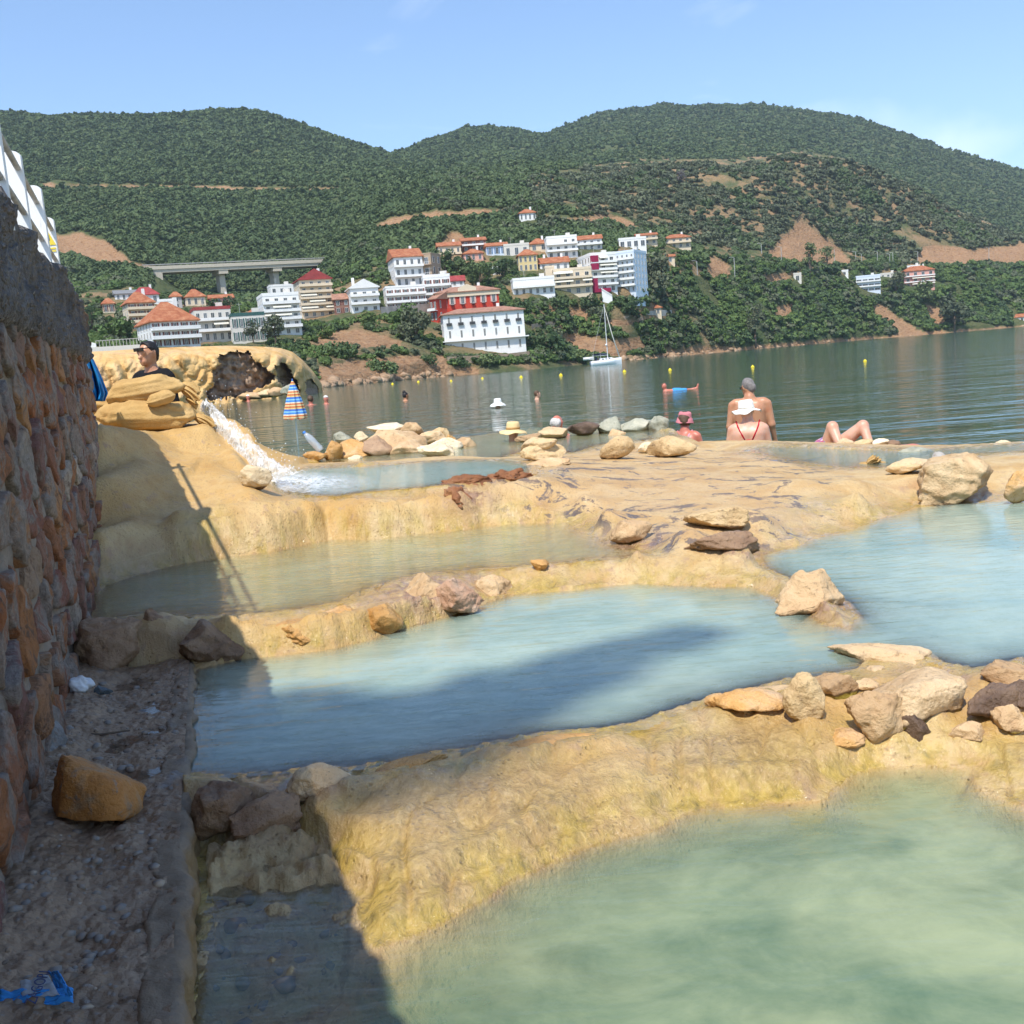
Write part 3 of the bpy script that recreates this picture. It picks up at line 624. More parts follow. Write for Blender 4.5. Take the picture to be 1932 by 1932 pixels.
peb = t.ramp(t.xyz(vc)[0], [(.0, (.10, .09, .09)), (.5, (.30, .27, .25)), (.8, (.42, .38, .34)), (1., (.30, .17, .09))])
c = t.mix(t.math('MULTIPLY', t.step(.36, .22, v), t.step(.42, .58, n2)), c, peb); c = t.mix(t.step(.60, .74, t.noise(pos, 2.2, 4)), c, (.30, .17, .09))
hh = t.math('ADD', t.math('MULTIPLY', v, -.8), t.math('ADD', n2, t.math('MULTIPLY', v2, -.35)))
MAT_CONC = t.done(c, .9, t.bump(hh, 1.0, .06), .25)

wall = thing('stone_wall', 'rust brown rubble wall with a rough grey concrete top along the left edge', 'wall', (0, 0, 0))
def strip(name, ys, prof_of, m, parent, disp, closed_end=True):
    rows = []
    for y in ys: rows.append([wallp(y, z, off) for off, z in prof_of(y)])
    A = np.array(rows); nr_, nc_, _ = A.shape
    if closed_end:
        cen = A[-1].mean(0); A = np.concatenate([A, (A[-1] * .5 + cen * .5)[None] + np.array([0, .02, 0]), np.repeat(cen[None, None], nc_, 1) + np.array([0, .03, 0])], 0)
    V = A.reshape(-1, 3)
    dN = disp(V); V = V + dN[:, None] * np.array([WN.x * .8, WN.y * .3, .45])
    return link(name, mesh_np(name, V, grid_faces(A.shape[0], nc_)[:, ::-1]), m, parent)
def prof_core(y): return [(-.02, z) for z in np.linspace(-.2, 1.80, 46)] + [(-.5, 1.82), (-1.2, 1.82), (-1.2, -.2)]
strip('mortar', np.linspace(-2.2, 7.92, 220), prof_core, MAT_MORTAR, wall, lambda V: .010 + .022 * fbm(V[:, 0] * 9, V[:, 1] * 9, V[:, 2] * 9) + .01 * fbm(V[:, 0] * 30, V[:, 1] * 30, V[:, 2] * 30, 2))
def prof_top(y):
    zt = float(np.interp(y, [-3, 3.6, 4.2, 7.2, 7.9, 8.05], [2.28, 2.24, 2.20, 2.19, 1.98, 1.86])); zb = 1.76 - .1 * (y > 99)
    fr = [(-.06, zb - .05), (.01, zb - .03), (.035, zb)] + [(.035 + .01 * math.sin(q * 9), zb + (zt - zb) * q) for q in np.linspace(.06, .93, 34)]
    return fr + [(.015, zt - .005), (-.03, zt + .01)] + [(-.05 - 1.15 * q, zt + .02) for q in np.linspace(.05, 1, 22)] + [(-1.2, 1.6)]
strip('concrete_top', np.linspace(-2.2, 8.0, 300), prof_top, MAT_CONC, wall, lambda V: +.045 * fbm(V[:, 0] * 4, V[:, 1] * 4, V[:, 2] * 4, 5, .6) + .018 * fbm(V[:, 0] * 24, V[:, 1] * 24, V[:, 2] * 24, 3))

def clip(poly, p, n):
    out = []
    for i in range(len(poly)):
        a, b = poly[i], poly[(i + 1) % len(poly)]; da = (a[0]-p[0])*n[0]+(a[1]-p[1])*n[1]; db = (b[0]-p[0])*n[0]+(b[1]-p[1])*n[1]
        if da <= 0: out.append(a)
        if da * db < 0: q = da / (da - db); out.append((a[0] + q*(b[0]-a[0]), a[1] + q*(b[1]-a[1])))
    return out
rr = np.random.RandomState(12)
sites = []
z = .26; row = 0
while z < 1.78:
    hh_ = rr.uniform(.15, .24); y = 1.35 + rr.uniform(0, .2)
    while y < 7.9:
        wd = rr.uniform(.20, .46); sites.append((y + wd / 2, z + hh_ / 2 + rr.uniform(-.045, .045))); y += wd
    z += hh_; row += 1
for i, sp in enumerate(sites):
    poly = [(sp[0]-.5, sp[1]-.4), (sp[0]+.5, sp[1]-.4), (sp[0]+.5, sp[1]+.4), (sp[0]-.5, sp[1]+.4)]
    for q in sites:
        if q is sp or abs(q[0]-sp[0]) > 1.0 or abs(q[1]-sp[1]) > .8: continue
        dx, dz_ = q[0]-sp[0], q[1]-sp[1]; mlen = math.hypot(dx, dz_)
        poly = clip(poly, (sp[0]+dx/2 - dx/mlen*rr.uniform(.008,.034), sp[1]+dz_/2 - dz_/mlen*rr.uniform(.008,.034)), (dx, dz_))
        if len(poly) < 3: break
    if len(poly) < 3: continue
    poly = clip(clip(poly, (0, 1.745), (0, 1)), (7.86, 0), (1, 0)); poly = clip(poly, (0, .20), (0, -1))
    if len(poly) < 3: continue
    ctr = np.mean(poly, 0)
    # resample the outline, rounding its corners
    pl = np.array(poly); seg = np.roll(pl, -1, 0) - pl; ln = np.hypot(*seg.T); cum = np.concatenate([[0], np.cumsum(ln)]); N_ = 20
    ring = np.array([pl[k_] + seg[k_] * ((s_ - cum[k_]) / max(ln[k_], 1e-6)) for s_ in np.linspace(0, cum[-1], N_, False) for k_ in [min(np.searchsorted(cum, s_, 'right') - 1, len(pl) - 1)]])
    ring = ring + .014 * rr.normal(size=ring.shape) * np.array([1, .8])
    for _ in range(1): ring = (np.roll(ring, 1, 0) + 2 * ring + np.roll(ring, -1, 0)) / 4
    dep = rr.uniform(.004, .026); tilt = rr.uniform(-.10, .10, 2); V = []
    for sc_, of in ((1.0, -.05), (1.0, .35 * dep), (.95, .85 * dep), (.76, 1.0 * dep), (.40, 1.02 * dep)):
        rg = ctr + (ring - ctr) * sc_
        for a_, b_ in rg:
            nn = float(noise(a_ * 9, b_ * 9, i * 1.7)); V.append(wallp(a_, b_, of + ((.02 * nn + .01 * float(noise(a_ * 25, b_ * 25, i))) + (a_-ctr[0])*tilt[0] + (b_-ctr[1])*tilt[1]) * (of > 0)))
    V.append(wallp(ctr[0], ctr[1], 1.08 * dep)); n5 = len(V) - 1
    V = np.array(V); org = V.mean(0)
    Fc = [tuple(f) for f in grid_faces(5, N_, True)] + [(80 + k, 80 + (k + 1) % N_, n5) for k in range(N_)]
    link('stone', mesh_np('stone', V - org, Fc), MAT_WSTONE, wall, tuple(org))

# ---------------------------------------------------------------- white plank fence on the wall
t = NT('white_painted_wood'); n1 = t.noise(t.map(t.pos(), (30, 30, 3)), 1, 5)
MAT_WPAINT = t.done(t.mix(t.step(.62, .8, n1), (.78, .78, .76), (.55, .53, .50)), .5, t.bump(n1, .2, .004), .4)
MAT_RAIL = plain('weathered_rail', (.42, .40, .37), .5, .3, 12)
MAT_YEL = plain('sign_yellow', (.75, .58, .06), .5, .08); MAT_BLK = plain('sign_black', (.02, .02, .02), .6, .1)
ptop = [D(20, 285, 4.8), D(62, 350, 5.75), D(88, 410, 6.8)]
fence = thing('plank_fence', 'low white plank fence with grey rails on top of the rubble wall', 'fence', tuple(wallp(4.6, 2.2, -.15)))
fo = Vector(fence.location)
fdir = (Vector(ptop[2]) - Vector(ptop[0])).normalized()
tops = [Vector(ptop[0]) - fdir * d_ for d_ in (.9,)] + [Vector(p_) for p_ in ptop]
def picket_mesh(h):
    w = .042; pts = [(-w, -h), (w, -h), (w, -.03)] + [(w * math.cos(a_), -.03 + .03 * math.sin(a_)) for a_ in np.linspace(.2, math.pi - .2, 8)] + [(-w, -.03)]
    return MB().prism(pts[::-1], -.011, .011).mesh('picket')
pm = picket_mesh(.46)
for p_ in tops:
    link('picket', pm, MAT_WPAINT, fence, tuple(p_ - fo), (0, 0, R(4)))
for dz_ in (.075, .27):
    a_, b_ = tops[0] + Vector((.03, -.03, -dz_)) - fdir * .1, tops[-1] + Vector((.03, -.03, -dz_)) + fdir * .22
    MB().tube([a_ - fo, b_ - fo], .014, 8).build('rail', MAT_RAIL, fence, True)
sg = tops[-1] + Vector((0, -.0135, -.12)) - fo
sign = MB().prism([(-.040, -.055), (.040, -.055), (0, .03)], -.0025, .0).build('warning_sign', MAT_YEL, fence, False, tuple(sg), (0, 0, R(4))); sign['label'] = 'yellow triangular warning sign with black lines'
MB().prism([(-.006, -.028), (.006, -.028), (.004, .006), (-.004, .006)], -.0045, -.003).build('pictogram', MAT_BLK, sign)
for k_, zz in enumerate((-.075, -.092)):
    MB().box(-.036, .036, -.002, 0, zz - .006, zz + .004).build('text_plate', MAT_YEL, fence, False, tuple(sg), (0, 0, R(4)))

# ---------------------------------------------------------------- walkway, kerb, puddles, gravel
def walk_h(x, y):
    e = KA + KB * y - x
    return .262 + .018 * fbm(x * 4, y * 4, 3., 4) + .010 * fbm(x * 18, y * 18, 8., 3) + .012 * sstep(.25, .02, e) + .05 * sstep(.25, 0, x - (WA + WB * y))
nw, nl = 110, 300
ys = np.linspace(.9, 4.62, nl); q = np.linspace(0, 1, nw)
YY = np.repeat(ys[:, None], nw, 1); x0 = (WA - .04) + WB * ys; x1 = KA + KB * ys - .02; XX = x0[:, None] + (x1 - x0)[:, None] * q[None]
ZZ = walk_h(XX, YY); ZZ = ZZ - .30 * sstep(4.42, 4.6, YY)
t = NT('wet_walkway'); pos = t.pos(); n1 = t.noise(pos, 5, 6, .62, .5); n2 = t.noise(pos, 24, 6, .65); v = t.voro(pos, 48)
c = t.ramp(n1, [(.3, (.17, .105, .06)), (.5, (.30, .195, .115)), (.68, (.38, .27, .18))]); c = t.mix(t.step(.52, .7, n2), c, (.16, .105, .065))
c = t.mix(t.step(.62, .7, t.noise(pos, 3.1, 4)), c, (.24, .215, .19)); vc = t.voro(pos, 48, out='Color')
c = t.mix(t.math('MULTIPLY', t.step(.32, .2, v), t.step(.55, .8, t.xyz(vc)[1])), c, (.28, .22, .17))
ro = t.step(.35, .62, n1)
MAT_WALK = t.done(c, t.math('ADD', .28, t.math('MULTIPLY', ro, .5)), t.bump(t.math('ADD', n2, t.math('MULTIPLY', v, -.5)), .8, .02), .45)
tag(link('walkway', mesh_np('walkway', np.stack([XX, YY, ZZ], -1).reshape(-1, 3), grid_faces(nl, nw)), MAT_WALK), 'wet muddy walkway between the rubble wall and the kerb', 'path', kind='structure')
ks = np.linspace(.9, 4.42, 260); prof = [(-.11, .20), (-.09, .258)] + [(o_, .272) for o_ in np.linspace(-.08, -.03, 6)] + [(-.008, .272), (0, .262)] + [(.004 + .02 * q_, .27 - .6 * q_) for q_ in np.linspace(.02, 1, 34)]
A = np.array([[(KA + KB * y_ + o_, y_, z_) for o_, z_ in prof] for y_ in ks]); V = A.reshape(-1, 3)
V[:, 0] += .022 * fbm(V[:, 1] * 10, V[:, 2] * 10, 3.) + .006 * fbm(V[:, 1] * 40, V[:, 2] * 40, 1., 2); V[:, 2] += .008 * fbm(V[:, 0] * 14, V[:, 1] * 14, 6.)
t = NT('kerb_concrete'); pos = t.pos(); n1 = t.noise(pos, 8, 6, .62); n2 = t.noise(pos, 45, 5, .65); zz = t.xyz(pos)[2]
c = t.ramp(n1, [(.3, (.15, .105, .065)), (.55, (.25, .18, .115)), (.72, (.22, .175, .135))]); c = t.mix(t.math('MULTIPLY', t.step(.27, .20, zz), .8), c, t.ramp(n2, [(.3, (.26, .15, .055)), (.7, (.40, .26, .11))]))
MAT_KERB = t.done(c, .65, t.bump(t.math('ADD', n1, t.math('MULTIPLY', n2, .5)), .8, .015), .35)
tag(link('kerb', mesh_np('kerb', V, grid_faces(len(ks), len(prof))[:, ::-1]), MAT_KERB), 'worn concrete kerb along the edge of the walkway', 'kerb', kind='structure')
mp_ = mesh_np('puddle', np.stack([XX, YY, np.full(XX.shape, .2585)], -1).reshape(-1, 3), grid_faces(nl, nw)[(ZZ < .265).ravel()[grid_faces(nl, nw)].any(1)]); attr(mp_, 'depth', np.maximum(.2585 - ZZ, 0))
tag(link('puddle', mp_, water_mat('puddle_water', (.10, .08, .06), (.13, .10, .08), 9, 5, .02)), 'shallow puddles lying on the walkway', 'water', kind='structure')
# ================================================================ rocks
def ico(n):
    bm = bmesh.new(); bmesh.ops.create_icosphere(bm, subdivisions=n, radius=1); V = np.array([v.co[:] for v in bm.verts]); F = np.array([[v.index for v in f.verts] for f in bm.faces]); bm.free(); return V, F
ICO = {n: ico(n) for n in (1, 2, 3, 4, 5)}
def rock_shape(seed, n=4, lump=.28, cuts=7, cut_at=.62, fine=.05, soft=.85, box=0.0, taper=.12):
    V, F = ICO[n]; V = V.copy(); r = np.random.RandomState(seed); s = seed * 3.71
    if box: V = np.sign(V) * np.abs(V) ** (1 - box); V /= np.abs(V).max()
    V *= (1 + lump * noise(V[:, 0] * 1.1 + s, V[:, 1] * 1.1, V[:, 2] * 1.1))[:, None]
    for k in range(cuts):
        d = r.normal(size=3); d /= np.linalg.norm(d); q = V @ d; c_ = cut_at * r.uniform(.85, 1.25); V -= np.clip(q - c_, 0, None)[:, None] * d * soft
    nr_ = V / np.linalg.norm(V, axis=1)[:, None]
    V += nr_ * (fine * fbm(V[:, 0] * 3 + s, V[:, 1] * 3, V[:, 2] * 3, 5, .55))[:, None]
    V[:, :2] *= (1 - taper * V[:, 2:3])
    V -= (V.max(0) + V.min(0)) / 2; V /= (V.max(0) - V.min(0)) / 2
    return V, F
def rock_mat(name, c0, c1, c2, wetband=(.13, .075, .035), rough=.75, band=.22, spots=(.22, .14, .08), alg=None, scale=1.0):
    t = NT(name); oc = t.tc('Object'); g = t.tc('Generated'); rn = t.rnd(); pos = t.pos()
    n1 = t.noise(pos, 5 * scale, 6, .62, .6); n2 = t.noise(pos, 26 * scale, 6, .65); n3 = t.noise(pos, 70 * scale, 4, .6)
    c = t.ramp(t.math('ADD', n1, t.math('MULTIPLY', t.math('SUBTRACT', rn, .5), .18)), [(.32, c0), (.50, c1), (.68, c2)])
    c = t.mix(t.math('MULTIPLY', t.step(.56, .70, n2), .7), c, spots); c = t.mix(t.math('MULTIPLY', t.step(.64, .70, n3), .55), c, tuple(q * .5 for q in spots))
    if band > 0:
        zz = t.math('ADD', t.xyz(g)[2], t.math('MULTIPLY', t.math('SUBTRACT', n1, .5), .55))
        c = t.mix(t.step(band + .05, band - .04, zz), c, wetband)
        if alg: c = t.mix(t.math('MULTIPLY', t.step(band - .02, band - .12, zz), .8), c, alg)
    c = t.hsv(c, .5, 1., t.math('ADD', .88, t.math('MULTIPLY', rn, .24)))
    nr = t.bump(t.math('ADD', n2, t.math('MULTIPLY', n3, .35)), .65, .03 / scale); nr = t.bump(n1, .3, .06 / scale, nr)
    return t.done(c, rough, nr, .3)
RM = {'tan': rock_mat('tan_rock', (.56, .38, .19), (.68, .49, .26), (.62, .46, .29), band=.12),
      'pink': rock_mat('pinkish_rock', (.48, .30, .155), (.58, .39, .21), (.64, .47, .28), band=.20, alg=(.40, .29, .05)),
      'wet': rock_mat('wet_pink_rock', (.48, .31, .16), (.59, .41, .225), (.65, .48, .29), wetband=(.09, .05, .025), band=.34, rough=.55, alg=(.36, .28, .04)),
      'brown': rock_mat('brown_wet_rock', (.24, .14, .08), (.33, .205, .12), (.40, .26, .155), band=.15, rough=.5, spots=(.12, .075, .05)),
      'dark': rock_mat('dark_brown_rock', (.07, .042, .028), (.12, .075, .05), (.20, .13, .085), band=.25, rough=.45, spots=(.05, .035, .03), alg=(.20, .22, .03)),
      'rust': rock_mat('rust_boulder', (.40, .155, .035), (.50, .22, .06), (.33, .26, .18), band=0, rough=.6, spots=(.22, .21, .19), scale=1.1),
      'grey': rock_mat('grey_green_rock', (.26, .26, .19), (.38, .37, .28), (.48, .45, .34), band=.25, wetband=(.20, .13, .06), spots=(.10, .11, .09)),
      'orange': rock_mat('orange_coated_rock', (.50, .25, .07), (.60, .34, .12), (.62, .42, .24), band=0, rough=.4, spots=(.34, .17, .06)),
      'pale': rock_mat('pale_rock', (.66, .50, .30), (.76, .60, .38), (.78, .66, .48), band=.10),
      'crust': rock_mat('red_brown_crust', (.16, .065, .03), (.27, .11, .045), (.34, .17, .08), band=.2, rough=.6, spots=(.05, .04, .04))}
def rock(label, cx, base, w, h, m='tan', seed=1, z=None, Y=None, depth=.75, n=4, tilt=0., yaw=None, sink=.22, lump=.32, cuts=12, fine=.085, box=0., name='rock', cat='rock', group=None, cut_at=.58, taper=.16):
    if Y is not None: p = D(cx, base, Y)
    elif z is not None: p = G(cx, base, z)
    else: p = near_hit(cx, base)
    s = p[1] / FPX; W_ = w * s; e = (EYE - p[2]) / p[1]; Dp = W_ * depth; H_ = max(.4 * h * s, h * s - .75 * Dp * e); H_ *= 1 / (1 - sink)
    V, F = rock_shape(seed, n, lump, cuts, cut_at, fine, .92, box, taper)
    yaw = R(seed * 47 % 40 - 20) if yaw is None else R(yaw)
    V = V * np.array([W_ / 2, Dp / 2, H_ / 2])
    c_, s_ = math.cos(R(tilt)), math.sin(R(tilt)); V = np.stack([V[:, 0] * c_ - V[:, 2] * s_, V[:, 1], V[:, 0] * s_ + V[:, 2] * c_], 1)
    c_, s_ = math.cos(yaw), math.sin(yaw); V = np.stack([V[:, 0] * c_ - V[:, 1] * s_, V[:, 0] * s_ + V[:, 1] * c_, V[:, 2]], 1)
    V[:, 2] -= V[:, 2].min()
    if Y is not None and p[1] < 18: p[2] = max(near_z(p[0], p[1] + Dp * .42), p[2] - .07)
    elif z is None and p[1] < 18:
        zc = near_z(p[0], p[1] + Dp * .42); p = np.array([p[0], p[1], (p[2] + zc) / 2 if zc > p[2] else max(zc, p[2] - .22)])
    o = link(name, mesh_np(name, V, F), RM[m] if isinstance(m, str) else m, None, (p[0], p[1] + Dp * .42, p[2] - sink * H_))
    return tag(o, label, cat, group)
# foreground, left
rock('large rust orange boulder with grey patches on the walkway', 160, 1572, 205, 200, 'rust', 31, z=.262, depth=.8, n=5, sink=.04, cuts=9, box=.45, lump=.2, fine=.05, yaw=-18, taper=.05, name='boulder', cat='boulder')
rock('grey concrete lump lying against the rubble wall behind the rust boulder', 62, 1455, 90, 130, rock_mat('concrete_lump', (.20, .19, .18), (.30, .285, .27), (.36, .30, .24), band=0, spots=(.40, .20, .09)), 8, z=.262, depth=1.0, sink=.05)
rock('grey lump at the foot of the wall on the left picture edge', 5, 1560, 80, 220, rock_mat('concrete_lump_b', (.22, .20, .19), (.31, .29, .28), (.38, .34, .30), band=0, spots=(.26, .2, .16)), 9, z=.262, depth=1.0, sink=.05)
rock('flat olive stone under the crumpled white cloth', 150, 1338, 70, 30, 'brown', 12, z=.27, depth=.6, sink=.1, name='stone', cat='stone')
rock('small dark blue grey stone beside the crumpled white cloth', 190, 1316, 34, 26, rock_mat('slate_stone', (.10, .12, .13), (.14, .16, .17), (.18, .20, .2), band=0), 13, z=.275, sink=.1, name='stone', cat='stone')
# shaded rocks at the left end of the rim between the pools
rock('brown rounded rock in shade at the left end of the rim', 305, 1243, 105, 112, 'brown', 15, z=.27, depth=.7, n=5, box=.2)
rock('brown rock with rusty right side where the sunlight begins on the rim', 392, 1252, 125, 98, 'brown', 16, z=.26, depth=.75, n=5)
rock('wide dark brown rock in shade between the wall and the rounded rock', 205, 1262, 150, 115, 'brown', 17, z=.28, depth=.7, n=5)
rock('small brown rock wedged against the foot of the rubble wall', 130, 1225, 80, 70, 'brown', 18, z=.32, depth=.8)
# front rim
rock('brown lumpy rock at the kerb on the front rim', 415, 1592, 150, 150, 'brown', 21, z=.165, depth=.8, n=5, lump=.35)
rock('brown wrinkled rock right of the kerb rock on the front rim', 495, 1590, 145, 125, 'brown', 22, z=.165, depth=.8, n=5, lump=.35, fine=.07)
rock('rough pink rock with white crust on the front rim', 598, 1508, 135, 92, 'pink', 23, z=.245, depth=.8, n=5, fine=.08)
rock('long orange stone on the front rim pointing up to the right', 760, 1478, 190, 56, 'orange', 24, z=.24, depth=.45, n=5, tilt=6, cuts=3, yaw=12, lump=.15)
rock('long pale stone with ochre flank on the front rim', 1035, 1428, 215, 50, 'orange', 25, z=.235, depth=.45, n=5, tilt=2, cuts=3, yaw=6, lump=.15)
# right foreground cluster
rock('long flat pink slab lying in the middle pool', 1685, 1262, 215, 66, 'wet', 41, z=.215, depth=.55, n=5, box=.3, tilt=-4, yaw=-30, cuts=5, lump=.15)
rock('small flat stone below the long slab', 1682, 1288, 88, 42, 'wet', 42, z=.22, depth=.8, box=.2, lump=.15)
rock('large square block with dark wet right side', 1757, 1360, 205, 118, 'wet', 43, depth=.75, n=5, box=.6, cuts=4, lump=.08, yaw=16, cut_at=.8)
rock('oval tan rock leaning below the square block', 1670, 1408, 140, 118, 'pink', 44, depth=.65, n=5, tilt=-32, cuts=4)
rock('upright egg shaped rock with wrinkled surface', 1524, 1356, 84, 100, 'tan', 45, depth=.8, n=5, lump=.15, cuts=3, fine=.07)
rock('pinkish rock behind the upright egg shaped rock', 1584, 1326, 95, 64, 'wet', 46, depth=.8)
rock('low smooth rock left of the upright egg shaped rock', 1425, 1356, 150, 60, 'orange', 47, depth=.7, lump=.15, cuts=3)
rock('small smooth knob at the left tip of the right hand rocks', 1362, 1332, 62, 38, 'orange', 48, depth=.8, lump=.15, cuts=3)
rock('brown flat rock behind the upright egg shaped rock near the water', 1475, 1318, 120, 30, 'pink', 49, z=.25, depth=.6, lump=.15)
rock('rounded brown rock at the right picture edge beyond the square block', 1912, 1296, 105, 62, 'pink', 50, depth=.8)
rock('dark wet rock with green algae behind the square block', 1885, 1368, 125, 92, 'dark', 51, depth=.8, n=5)
rock('small pink rock at the right picture edge below the dark wet rock', 1918, 1396, 80, 66, 'pink', 52, depth=.8)
rock('flat brown stone in the shallows at right', 1880, 1462, 95, 36, 'wet', 53, z=.115, depth=.7)
rock('long low rock in the shallows at the right picture edge', 1905, 1492, 130, 50, 'wet', 54, z=.115, depth=.55, yaw=-20)
rock('dark brown rock wedged between the oval rock and the square block', 1738, 1412, 60, 60, 'dark', 55, depth=.8, sink=.45)
rock('dark wet rock at the right picture edge under the rounded rock', 1940, 1345, 80, 70, 'dark', 56, depth=.8, n=5)
rock('low tan rock between the oval rock and the shallows', 1600, 1420, 110, 44, 'orange', 57, depth=.8, n=5, lump=.15, cuts=3, sink=.4)
rock('small brown stone beside the flat stone below the long slab', 1640, 1310, 50, 32, 'wet', 58, depth=.8)
rock('tan rock in front of the dark wet rock at right', 1835, 1400, 80, 48, 'pink', 59, depth=.8)
# on the rims and the platform
rock('rough pink and brown rock on the rim between the pools', 800, 1160, 140, 92, 'pink', 61, z=.27, depth=.9, n=5, fine=.07)
rock('crusty brown rock right of the rough pink rock on the rim', 868, 1150, 95, 72, rock_mat('crusty_rock', (.36, .19, .11), (.50, .31, .20), (.56, .40, .28), band=.1, spots=(.12, .075, .05)), 62, z=.29, depth=.9, n=5, fine=.09)
rock('smooth wet brown rock at the lower left of the rough pink rock', 725, 1192, 75, 62, 'orange', 63, z=.27, depth=.9)
rock('pyramid shaped cracked pale rock at the right end of the rim', 1535, 1158, 160, 102, 'pink', 64, z=.25, depth=.75, n=5, cuts=12, cut_at=.5, lump=.35, yaw=10, taper=.5, sink=.2)
rock('oblong yellow stone lying on the platform', 1356, 1003, 126, 50, 'tan', 65, depth=.5, n=5, box=.3, lump=.12, cuts=3, sink=.03, yaw=-4)
rock('brown embedded rock below the oblong yellow stone', 1372, 1046, 150, 46, 'brown', 66, depth=.6, n=5, sink=.35)
rock('low pinkish rock at the edge of the platform by the olive pool', 1196, 1030, 85, 52, 'pink', 67, depth=.8, sink=.15)
rock('lower stone of the pair stacked on the platform', 1026, 872, 92, 42, 'tan', 68, depth=.55, n=5, lump=.15, cuts=4, sink=.05)
_low = near_hit(1026, 872)
rock('upper stone of the pair stacked on the platform', 1016, 842, 78, 32, 'tan', 69, Y=_low[1] + .04, depth=.5, n=4, tilt=14, lump=.15, cuts=4, sink=.1)
rock('flat reddish stone in front of the stacked pair', 1030, 880, 100, 18, 'pink', 70, depth=.5, sink=.3)
rock('oval stone tilted up to the right behind the platform', 1166, 868, 70, 44, 'tan', 71, depth=.6, n=4, tilt=18, lump=.12, cuts=3, sink=.05)
rock('angular pale stone right of the tilted oval stone', 1270, 864, 92, 46, 'tan', 72, depth=.6, n=4, box=.2, sink=.05)
rock('small stone between the tilted oval stone and the angular stone', 1222, 856, 34, 24, 'pale', 73, depth=.8, sink=.05)
rock('big cream and ochre boulder on the right beyond the pool', 1832, 948, 186, 112, rock_mat('cream_boulder', (.56, .37, .19), (.70, .51, .29), (.74, .58, .37), band=.1, spots=(.30, .19, .10)), 74, z=.26, depth=.9, n=5, lump=.3, cuts=9, yaw=10, sink=.12, taper=.38, name='boulder', cat='boulder')
rock('brown striped rock right of the big cream boulder', 1932, 938, 60, 58, 'orange', 75, z=.30, depth=.8, n=4)
rock('smooth flat yellow stone left of the big cream boulder', 1725, 897, 92, 36, 'tan', 76, depth=.7, n=4, box=.15, lump=.1, cuts=3, sink=.05)
rock('grey mottled stone behind the smooth flat yellow stone', 1735, 868, 72, 20, 'grey', 77, depth=.6, sink=.1)
rock('grey white stone behind the smooth flat stone and left of the boulder', 1782, 880, 50, 32, rock_mat('grey_white_stone', (.40, .37, .33), (.52, .49, .45), (.58, .55, .5), band=.1), 78, depth=.7, sink=.08)
rock('yellow rock beside the foot of the small waterfall', 480, 925, 64, 48, 'pale', 79, depth=.7, n=4, tilt=-12, sink=.04)
rock('red brown crust at the right end of the turquoise pool', 880, 918, 115, 24, 'crust', 80, depth=.5, n=5, sink=.5, fine=.2, yaw=10)
rock('long dark crust on the platform right of the red brown crust', 965, 908, 120, 24, 'crust', 81, depth=.45, n=5, sink=.55, fine=.22, yaw=12)
rock('dark rough rock above the algae covered spill', 868, 960, 60, 34, 'crust', 82, depth=.8, sink=.4, fine=.2)
rock('knobbly tan rock at the left part of the rim between the pools', 640, 1175, 90, 42, 'orange', 91, z=.33, depth=.8, n=5, sink=.35)
rock('brown crusted lump on the rim right of the crusty rock', 925, 1122, 80, 44, 'pink', 92, z=.26, depth=.8, n=5, sink=.4, fine=.12)
rock('tan lump fused to the rim left of the wet brown rock', 560, 1205, 110, 46, 'orange', 93, z=.31, depth=.8, n=5, sink=.4, lump=.2, cuts=4)
rock('small red tipped stone on the rim between the pools', 1020, 1082, 36, 26, 'orange', 83, depth=.8, sink=.1)
# pile of rocks between the far pool and the sea
PILE = [('leftmost orange block of the rock pile', 628, 856, 38, 36, 'orange'), ('round grey stone at the left top of the rock pile', 645, 826, 36, 22, 'grey'), ('long orange rock at the left of the rock pile', 668, 850, 70, 34, 'orange'),
 ('dark mottled rock at the front of the rock pile', 708, 850, 76, 40, 'brown'), ('pale slab on top of the rock pile', 722, 806, 82, 17, 'pale'), ('reddish rock at the top of the rock pile', 775, 812, 48, 26, 'pink'),
 ('big rough central rock of the rock pile', 745, 842, 120, 46, 'pink'), ('pinkish rock low in the middle of the rock pile', 770, 852, 90, 34, 'pink'), ('grey topped rock right of the middle of the rock pile', 830, 846, 78, 32, 'pale'),
 ('pointed rock at the right top of the rock pile', 832, 818, 34, 22, 'tan'), ('squarish rock right of centre in the rock pile', 815, 828, 52, 26, 'pink'), ('upright rock near the right end of the rock pile', 848, 838, 32, 30, 'orange'),
 ('rightmost brown topped rock of the rock pile', 876, 838, 44, 24, 'pink'), ('white stone at the upper left of the rock pile', 680, 822, 28, 18, 'pale'), ('small low stone at the left foot of the rock pile', 592, 862, 46, 18, 'orange'), ('little pale stone in front of the dark mottled rock', 668, 862, 30, 14, 'pale')]
for k, (lb, cx, by, w, h, m) in enumerate(PILE): rock(lb, cx, by, w, h, m, 100 + k, Y=14.2 - .02 * (by - 840) + (.5 if by < 830 else 0), depth=.8, n=4, sink=.22, group='rocks heaped between the far pool and the sea')
rock('forked pale rock standing in the shallow far pool', 824, 866, 78, 32, 'pale', 120, z=.35, depth=.6, n=4, lump=.4, sink=.1)
